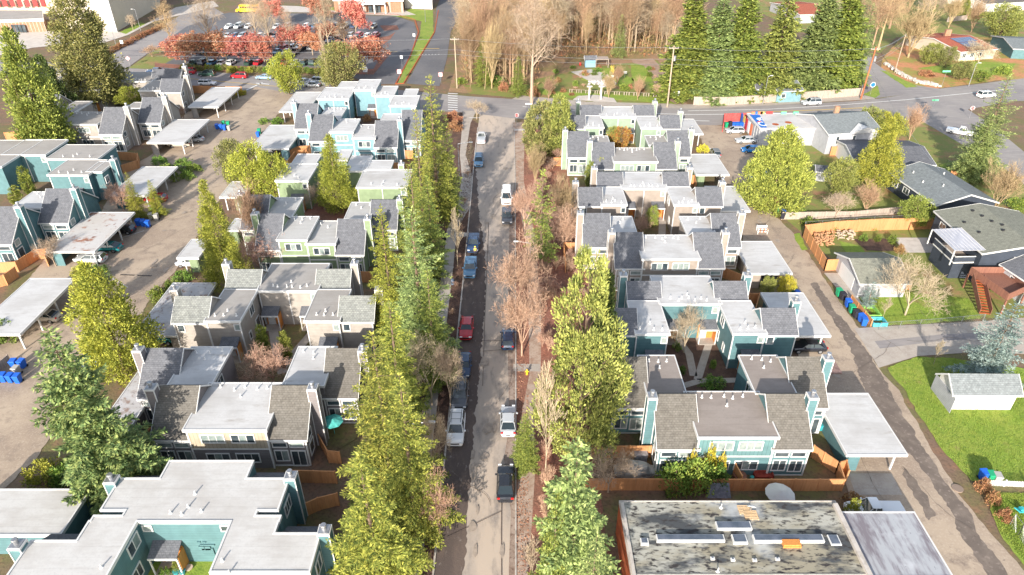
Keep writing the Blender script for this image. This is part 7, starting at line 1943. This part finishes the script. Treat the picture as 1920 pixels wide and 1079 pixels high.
# ------------------------------------------------------------------ hydrant, barrier, boat, table, yard things
p = P(988,703); o = root('fire_hydrant','yellow fire hydrant on the leaf covered strip near the eastern footpath','fire hydrant',tuple(p)); b = MB()
ylw = layered('hydrant_yellow',(.8,.5,.03),rough=.4); b.tube(p,p+Vector((0,0,.7)),.14,.13,10); b.tube(p+Vector((0,0,.7)),p+Vector((0,0,.86)),.15,.05,10); part('hydrant_body', b, ylw, o)
for sg in (-1,1): b = MB(); b.tube(p+Vector((0,0,.5)),p+Vector((sg*.24,0,.5)),.06,.06,8); part('outlet', b, ylw, o)
for i,(x,y,l) in enumerate(((1429,440,'red and white striped road barrier in the eastern alley, nearer one'),(1427,433,'white road barrier just behind the striped one in the alley'))):
    p = P(x,y); o = root('road_barrier',l,'barrier',tuple(p))
    for k in range(2):
        b = MB(); 
        for j in range(6): b.box(p.x-.9+j*.3,p.x-.6+j*.3,p.y-.02-.01*(j%2),p.y+.02,.45+k*.4,.65+k*.4,j%2 if i == 0 else 0)
        part('striped_board', b, [WH,OR], o)
    for sg in (-.8,.8): b = MB(); b.obox(p+Vector((sg,-.15,.5)),.05,.05,1.1,0,0,0,.25); b.obox(p+Vector((sg,.15,.5)),.05,.05,1.1,0,0,0,-.25); part('leg', b, WH, o)
p = P(1190,885); rr = random.Random(9); b = MB()
secs = []
for k in range(9):
    t = k/8; x = -2.2+4.4*t; w_ = 1.15*math.sin(math.pi*(.12+.8*t))**.6; hgt = .75+.75*math.sin(math.pi*min(1,t*1.1))+rr.uniform(-.08,.08)
    secs.append([(p.x+x, p.y-w_, .05),(p.x+x, p.y-w_*.9, .5*hgt),(p.x+x, p.y-w_*.25, hgt),(p.x+x, p.y+w_*.25, hgt),(p.x+x, p.y+w_*.9, .5*hgt),(p.x+x, p.y+w_, .05)])
loft(b, secs); tag(link('covered_boat', b.mesh('covered_boat', layered('grey_tarpaulin',(.46,.44,.40),[(.5,.5,.56,(.22,.21,.20),4,(1,.4,1))],bump=(2,.8,.15)))), 'small boat under a two tone grey cover behind the cedar fence', 'boat')
for i,(x,y,l,cat) in enumerate(((210,878,'round grey garden table on the cedar fenced patio','table'),(1456,948,'pale round parasol top between the fence and the stained roof','parasol'),(1385,900,'dark patio table with red and green clutter on the teal patio','table'))):
    p = P(x,y); o = root({'table':'garden_table','parasol':'parasol'}[cat], l, cat, tuple(p)); b = MB(); r_ = .7 if cat == 'table' else 1.45
    if cat == 'table': b.tube(p+Vector((0,0,.7)),p+Vector((0,0,.74)),r_,r_,20); part('table_top', b, M['metal'] if i == 0 else M['redwood'], o)
    else: b.tube(p+Vector((0,0,1.7)),p+Vector((0,0,2.2)),r_,.08,12); part('canopy', b, M['white_wall'], o)
    b = MB(); b.tube(p,p+Vector((0,0,.7 if cat=='table' else 1.9)),.05,.05,6); part('leg' if cat=='table' else 'pole', b, M['metal'], o)
for i,(x,y,c,l,cat,sz) in enumerate(((1200,862,(.35,.34,.36),'grey covered grill standing behind the cedar panel','grill',(1.3,.8,1.1)),(1345,925,(.28,.30,.34),'slate coloured tent shelter behind the flowering shrub','tent',(2.4,1.6,1.5)),(1345,880,(.30,.05,.04),'dark red bench on the teal patio behind the yellow flowers','bench',(1.3,.5,.8)),(1430,895,(.34,.06,.04),'red patio sofa beside the white double doors','sofa',(1.8,.7,.8)),
  (1408,903,(.05,.30,.28),'teal planter beside the patio table','planter',(.5,.5,.7)),(1533,805,(.05,.40,.45),'turquoise storage bin beside the teal chimney','storage box',(1.2,.8,.9)),(1548,690,(.30,.20,.18),'brown hatch board lying in the shaded yard by the chimney','board',(3.0,2.6,.25)),(1497,955,(.30,.31,.33),'round grey stone ball at the foot of the parasol','stone',(.7,.7,.6)),
  (1632,588,(.30,.62,.12),'lime green raised bed frame in the fenced lawn','raised bed',(1.8,2.6,.3)),(1645,607,(.10,.50,.60),'turquoise raised bed frame in the corner of the fenced lawn','raised bed',(2.0,1.6,.3)),(1908,962,(.05,.45,.50),'small turquoise toy slide on the lower lawn','toy',(1.0,.6,.7)),(1150,905,(.12,.2,.5),'blue tub among plants beside the white door','tub',(.5,.5,.5)),
  (628,815,(.10,.50,.45),'teal garden parasol cloth behind the fir by the mauve house','parasol',(2.2,1.6,.15)),(1460,770,(.2,.2,.2),'x','x',(1,1,1)))):
    if cat == 'x': continue
    p = P(x,y); b = MB(); sx,sy,sz_ = sz; mm = layered('yard_item',c,[(3,.4,.6,tuple(v*.65 for v in c),3)])
    if cat == 'raised bed':
        for q in ((-sx/2,-sx/2+.12,-sy/2,sy/2),(sx/2-.12,sx/2,-sy/2,sy/2),(-sx/2+.12,sx/2-.12,-sy/2,-sy/2+.12),(-sx/2+.12,sx/2-.12,sy/2-.12,sy/2)): b.box(p.x+q[0],p.x+q[1],p.y+q[2],p.y+q[3],0,sz_+.3)
    elif cat in ('stone','tub','planter'): b.tube(p,p+Vector((0,0,sz_*.5)),sx*.36,sx*.5,12); b.tube(p+Vector((0,0,sz_*.5)),p+Vector((0,0,sz_)),sx*.5,sx*(.2 if cat=='stone' else .42),12)
    elif cat in ('sofa','bench'): b.box(p.x-sx/2,p.x+sx/2,p.y-sy/2,p.y+sy/2,.12,.42); b.box(p.x-sx/2,p.x+sx/2,p.y+sy/2-.15,p.y+sy/2+.02,.42,sz_); b.box(p.x-sx/2-.1,p.x-sx/2,p.y-sy/2,p.y+sy/2,0,.6); b.box(p.x+sx/2,p.x+sx/2+.1,p.y-sy/2,p.y+sy/2,0,.6)
    elif cat == 'tent': b.add([(p.x-sx/2,p.y-sy/2,0),(p.x+sx/2,p.y-sy/2,0),(p.x+sx/2,p.y+sy/2,0),(p.x-sx/2,p.y+sy/2,0),(p.x-sx*.4,p.y,sz_),(p.x+sx*.4,p.y,sz_)],[(0,1,5,4),(2,3,4,5),(1,2,5),(3,0,4),(3,2,1,0)])
    elif cat == 'toy': b.obox(p+Vector((0,0,.4)),sx,sy,.1,.4,0,.5); b.obox(p+Vector((.3,.1,.3)),.4,.4,.6)
    elif cat == 'parasol': b.tube(p+Vector((0,0,2.0)),p+Vector((0,0,2.4)),1.2,.1,8); b.tube(p,p+Vector((0,0,2.0)),.03,.03,6)
    else: b.box(p.x-sx/2,p.x+sx/2,p.y-sy/2,p.y+sy/2,.1,sz_*.85); b.box(p.x-sx/2-.04,p.x+sx/2+.04,p.y-sy/2-.04,p.y+sy/2+.04,sz_*.85,sz_)
    tag(link(cat.replace(' ','_'), b.mesh(cat.replace(' ','_'), mm)), l, cat)
for i,(x,y,c,l) in enumerate(((332,1078,(.05,.28,.30),'teal glazed pot below the potted shrub in the nearest court'),(344,1077,(.04,.24,.27),'second teal glazed pot touching the first'),(355,1068,(.55,.42,.33),'terracotta bowl on the grass of the nearest court'))):
    p = P(x,y); b = MB(); b.tube(p,p+Vector((0,0,.5 if i<2 else .25)),.18,.27 if i<2 else .35,14); b.tube(p+Vector((0,0,.5 if i<2 else .25)),p+Vector((0,0,.54 if i<2 else .28)),.29 if i<2 else .37,.29 if i<2 else .37,14)
    tag(link('plant_pot', b.mesh('plant_pot', layered('glaze',c,rough=.3))), l, 'plant pot')
bush('shrub',336,1073,16,1.7,'light green potted shrub in the nearest teal court',leafm=M['lf_lime']); bush('low',312,1079,24,.9,'grassy shrub beside the steps of the nearest court')
p = P(833,450); b = MB(); b.box(p.x-.35,p.x+.35,p.y-.3,p.y+.3,.05,.25); b.box(p.x-.25,p.x+.25,p.y-.2,p.y+.2,.25,1.4); b.box(p.x-.32,p.x+.32,p.y-.28,p.y+.28,1.4,1.5)
tag(link('mailbox_cluster', b.mesh('mailbox_cluster', M['dark'])), 'dark letterbox cabinet on a pale pad beside the western footpath', 'mailbox')
p = P(849,534); b = MB(); b.tube(p,p+Vector((0,0,.5)),.22,.28,12); b.tube(p+Vector((0,0,.5)),p+Vector((0,0,.95)),.28,.2,12)
tag(link('litter_bin', b.mesh('litter_bin', layered('bluish_bin',(.15,.2,.28)))), 'small bluish litter bin on the strip beside the western footpath', 'litter bin')
# ------------------------------------------------------------------ worker in a yellow vest
def skin_obj(name, pts, edges, rad, mat, parent, sub=1, rootv=0):
    me = bpy.data.meshes.new(name); me.from_pydata(pts, edges, []); o = link(name, me, parent)
    md = o.modifiers.new('skin','SKIN'); ms = o.modifiers.new('sub','SUBSURF'); ms.levels = ms.render_levels = sub
    for i, r_ in enumerate(rad): me.skin_vertices[0].data[i].radius = (r_,r_*.85)
    me.skin_vertices[0].data[rootv].use_root = True
    me.materials.append(mat); return o
p = P(889,479)
pe = link('person', None, None, (p.x+.2,p.y-.3,.05), R(10)); tag(pe, 'person in a yellow green safety vest standing at the dark pickup bonnet', 'person')
skin_m = layered('skin', (.45,.26,.18)); J = [(0,0,.95),(0,0,1.25),(0,0,1.45),(0,-.01,1.53),(0,-.03,1.66),(0,-.03,1.76),(-.19,0,1.43),(-.27,-.06,1.16),(-.20,-.30,1.08),(-.17,-.38,1.07),(.19,0,1.43),(.27,-.06,1.16),(.20,-.28,1.05),(.17,-.36,1.04),(-.10,0,.9),(-.12,-.03,.5),(-.12,.02,.10),(-.12,-.14,.04),(.10,0,.9),(.13,0,.5),(.13,.04,.10),(.13,-.12,.04)]
E = [(0,1),(1,2),(2,3),(3,4),(4,5),(2,6),(6,7),(7,8),(8,9),(2,10),(10,11),(11,12),(12,13),(0,14),(14,15),(15,16),(16,17),(0,18),(18,19),(19,20),(20,21)]
skin_obj('body', J, E, [.14,.14,.12,.055,.10,.07,.07,.045,.035,.03,.07,.045,.035,.03,.09,.065,.045,.04,.09,.065,.045,.04], skin_m, pe)
skin_obj('vest', [(0,0,.98),(0,0,1.2),(0,0,1.44),(-.18,0,1.44),(.18,0,1.44)], [(0,1),(1,2),(2,3),(2,4)], [.17,.17,.14,.085,.085], layered('hi_vis_yellow',(.55,.85,.05)), pe)
skin_obj('trousers', [(0,0,.97),(-.10,0,.88),(-.12,-.03,.5),(-.12,.02,.14),(.10,0,.88),(.13,0,.5),(.13,.04,.14)], [(0,1),(1,2),(2,3),(0,4),(4,5),(5,6)], [.155,.11,.085,.07,.11,.085,.07], layered('dark_trousers',(.04,.05,.07)), pe)
b = MB(); b.tube((0,-.03,1.72),(0,-.03,1.84),.12,.07,10); b.tube((0,-.03,1.72),(0,-.03,1.74),.15,.15,12); link('helmet', b.mesh('helmet', layered('helmet_yellow',(.7,.75,.1))), pe)
for sg in (-1,1):
    hx = [(sg*.17,-.37,1.06),(sg*.17,-.42,1.05)]
    for k in range(5):
        a_ = (k-2)*.012; f_ = MB(); f_.tube((sg*.17+a_,-.42,1.05),(sg*.17+a_*1.6,-.47+(.02 if k in (0,4) else 0),1.04),.008,.007,5); f_.tube((sg*.17+a_*1.6,-.47,1.04),(sg*.17+a_*1.6,-.49,1.015),.007,.006,5)
        link('finger', f_.mesh('finger', skin_m), pe)
f_ = MB(); f_.tube((0,-.13,1.68),(0,-.155,1.665),.012,.016,5); link('nose', f_.mesh('nose', skin_m), pe)
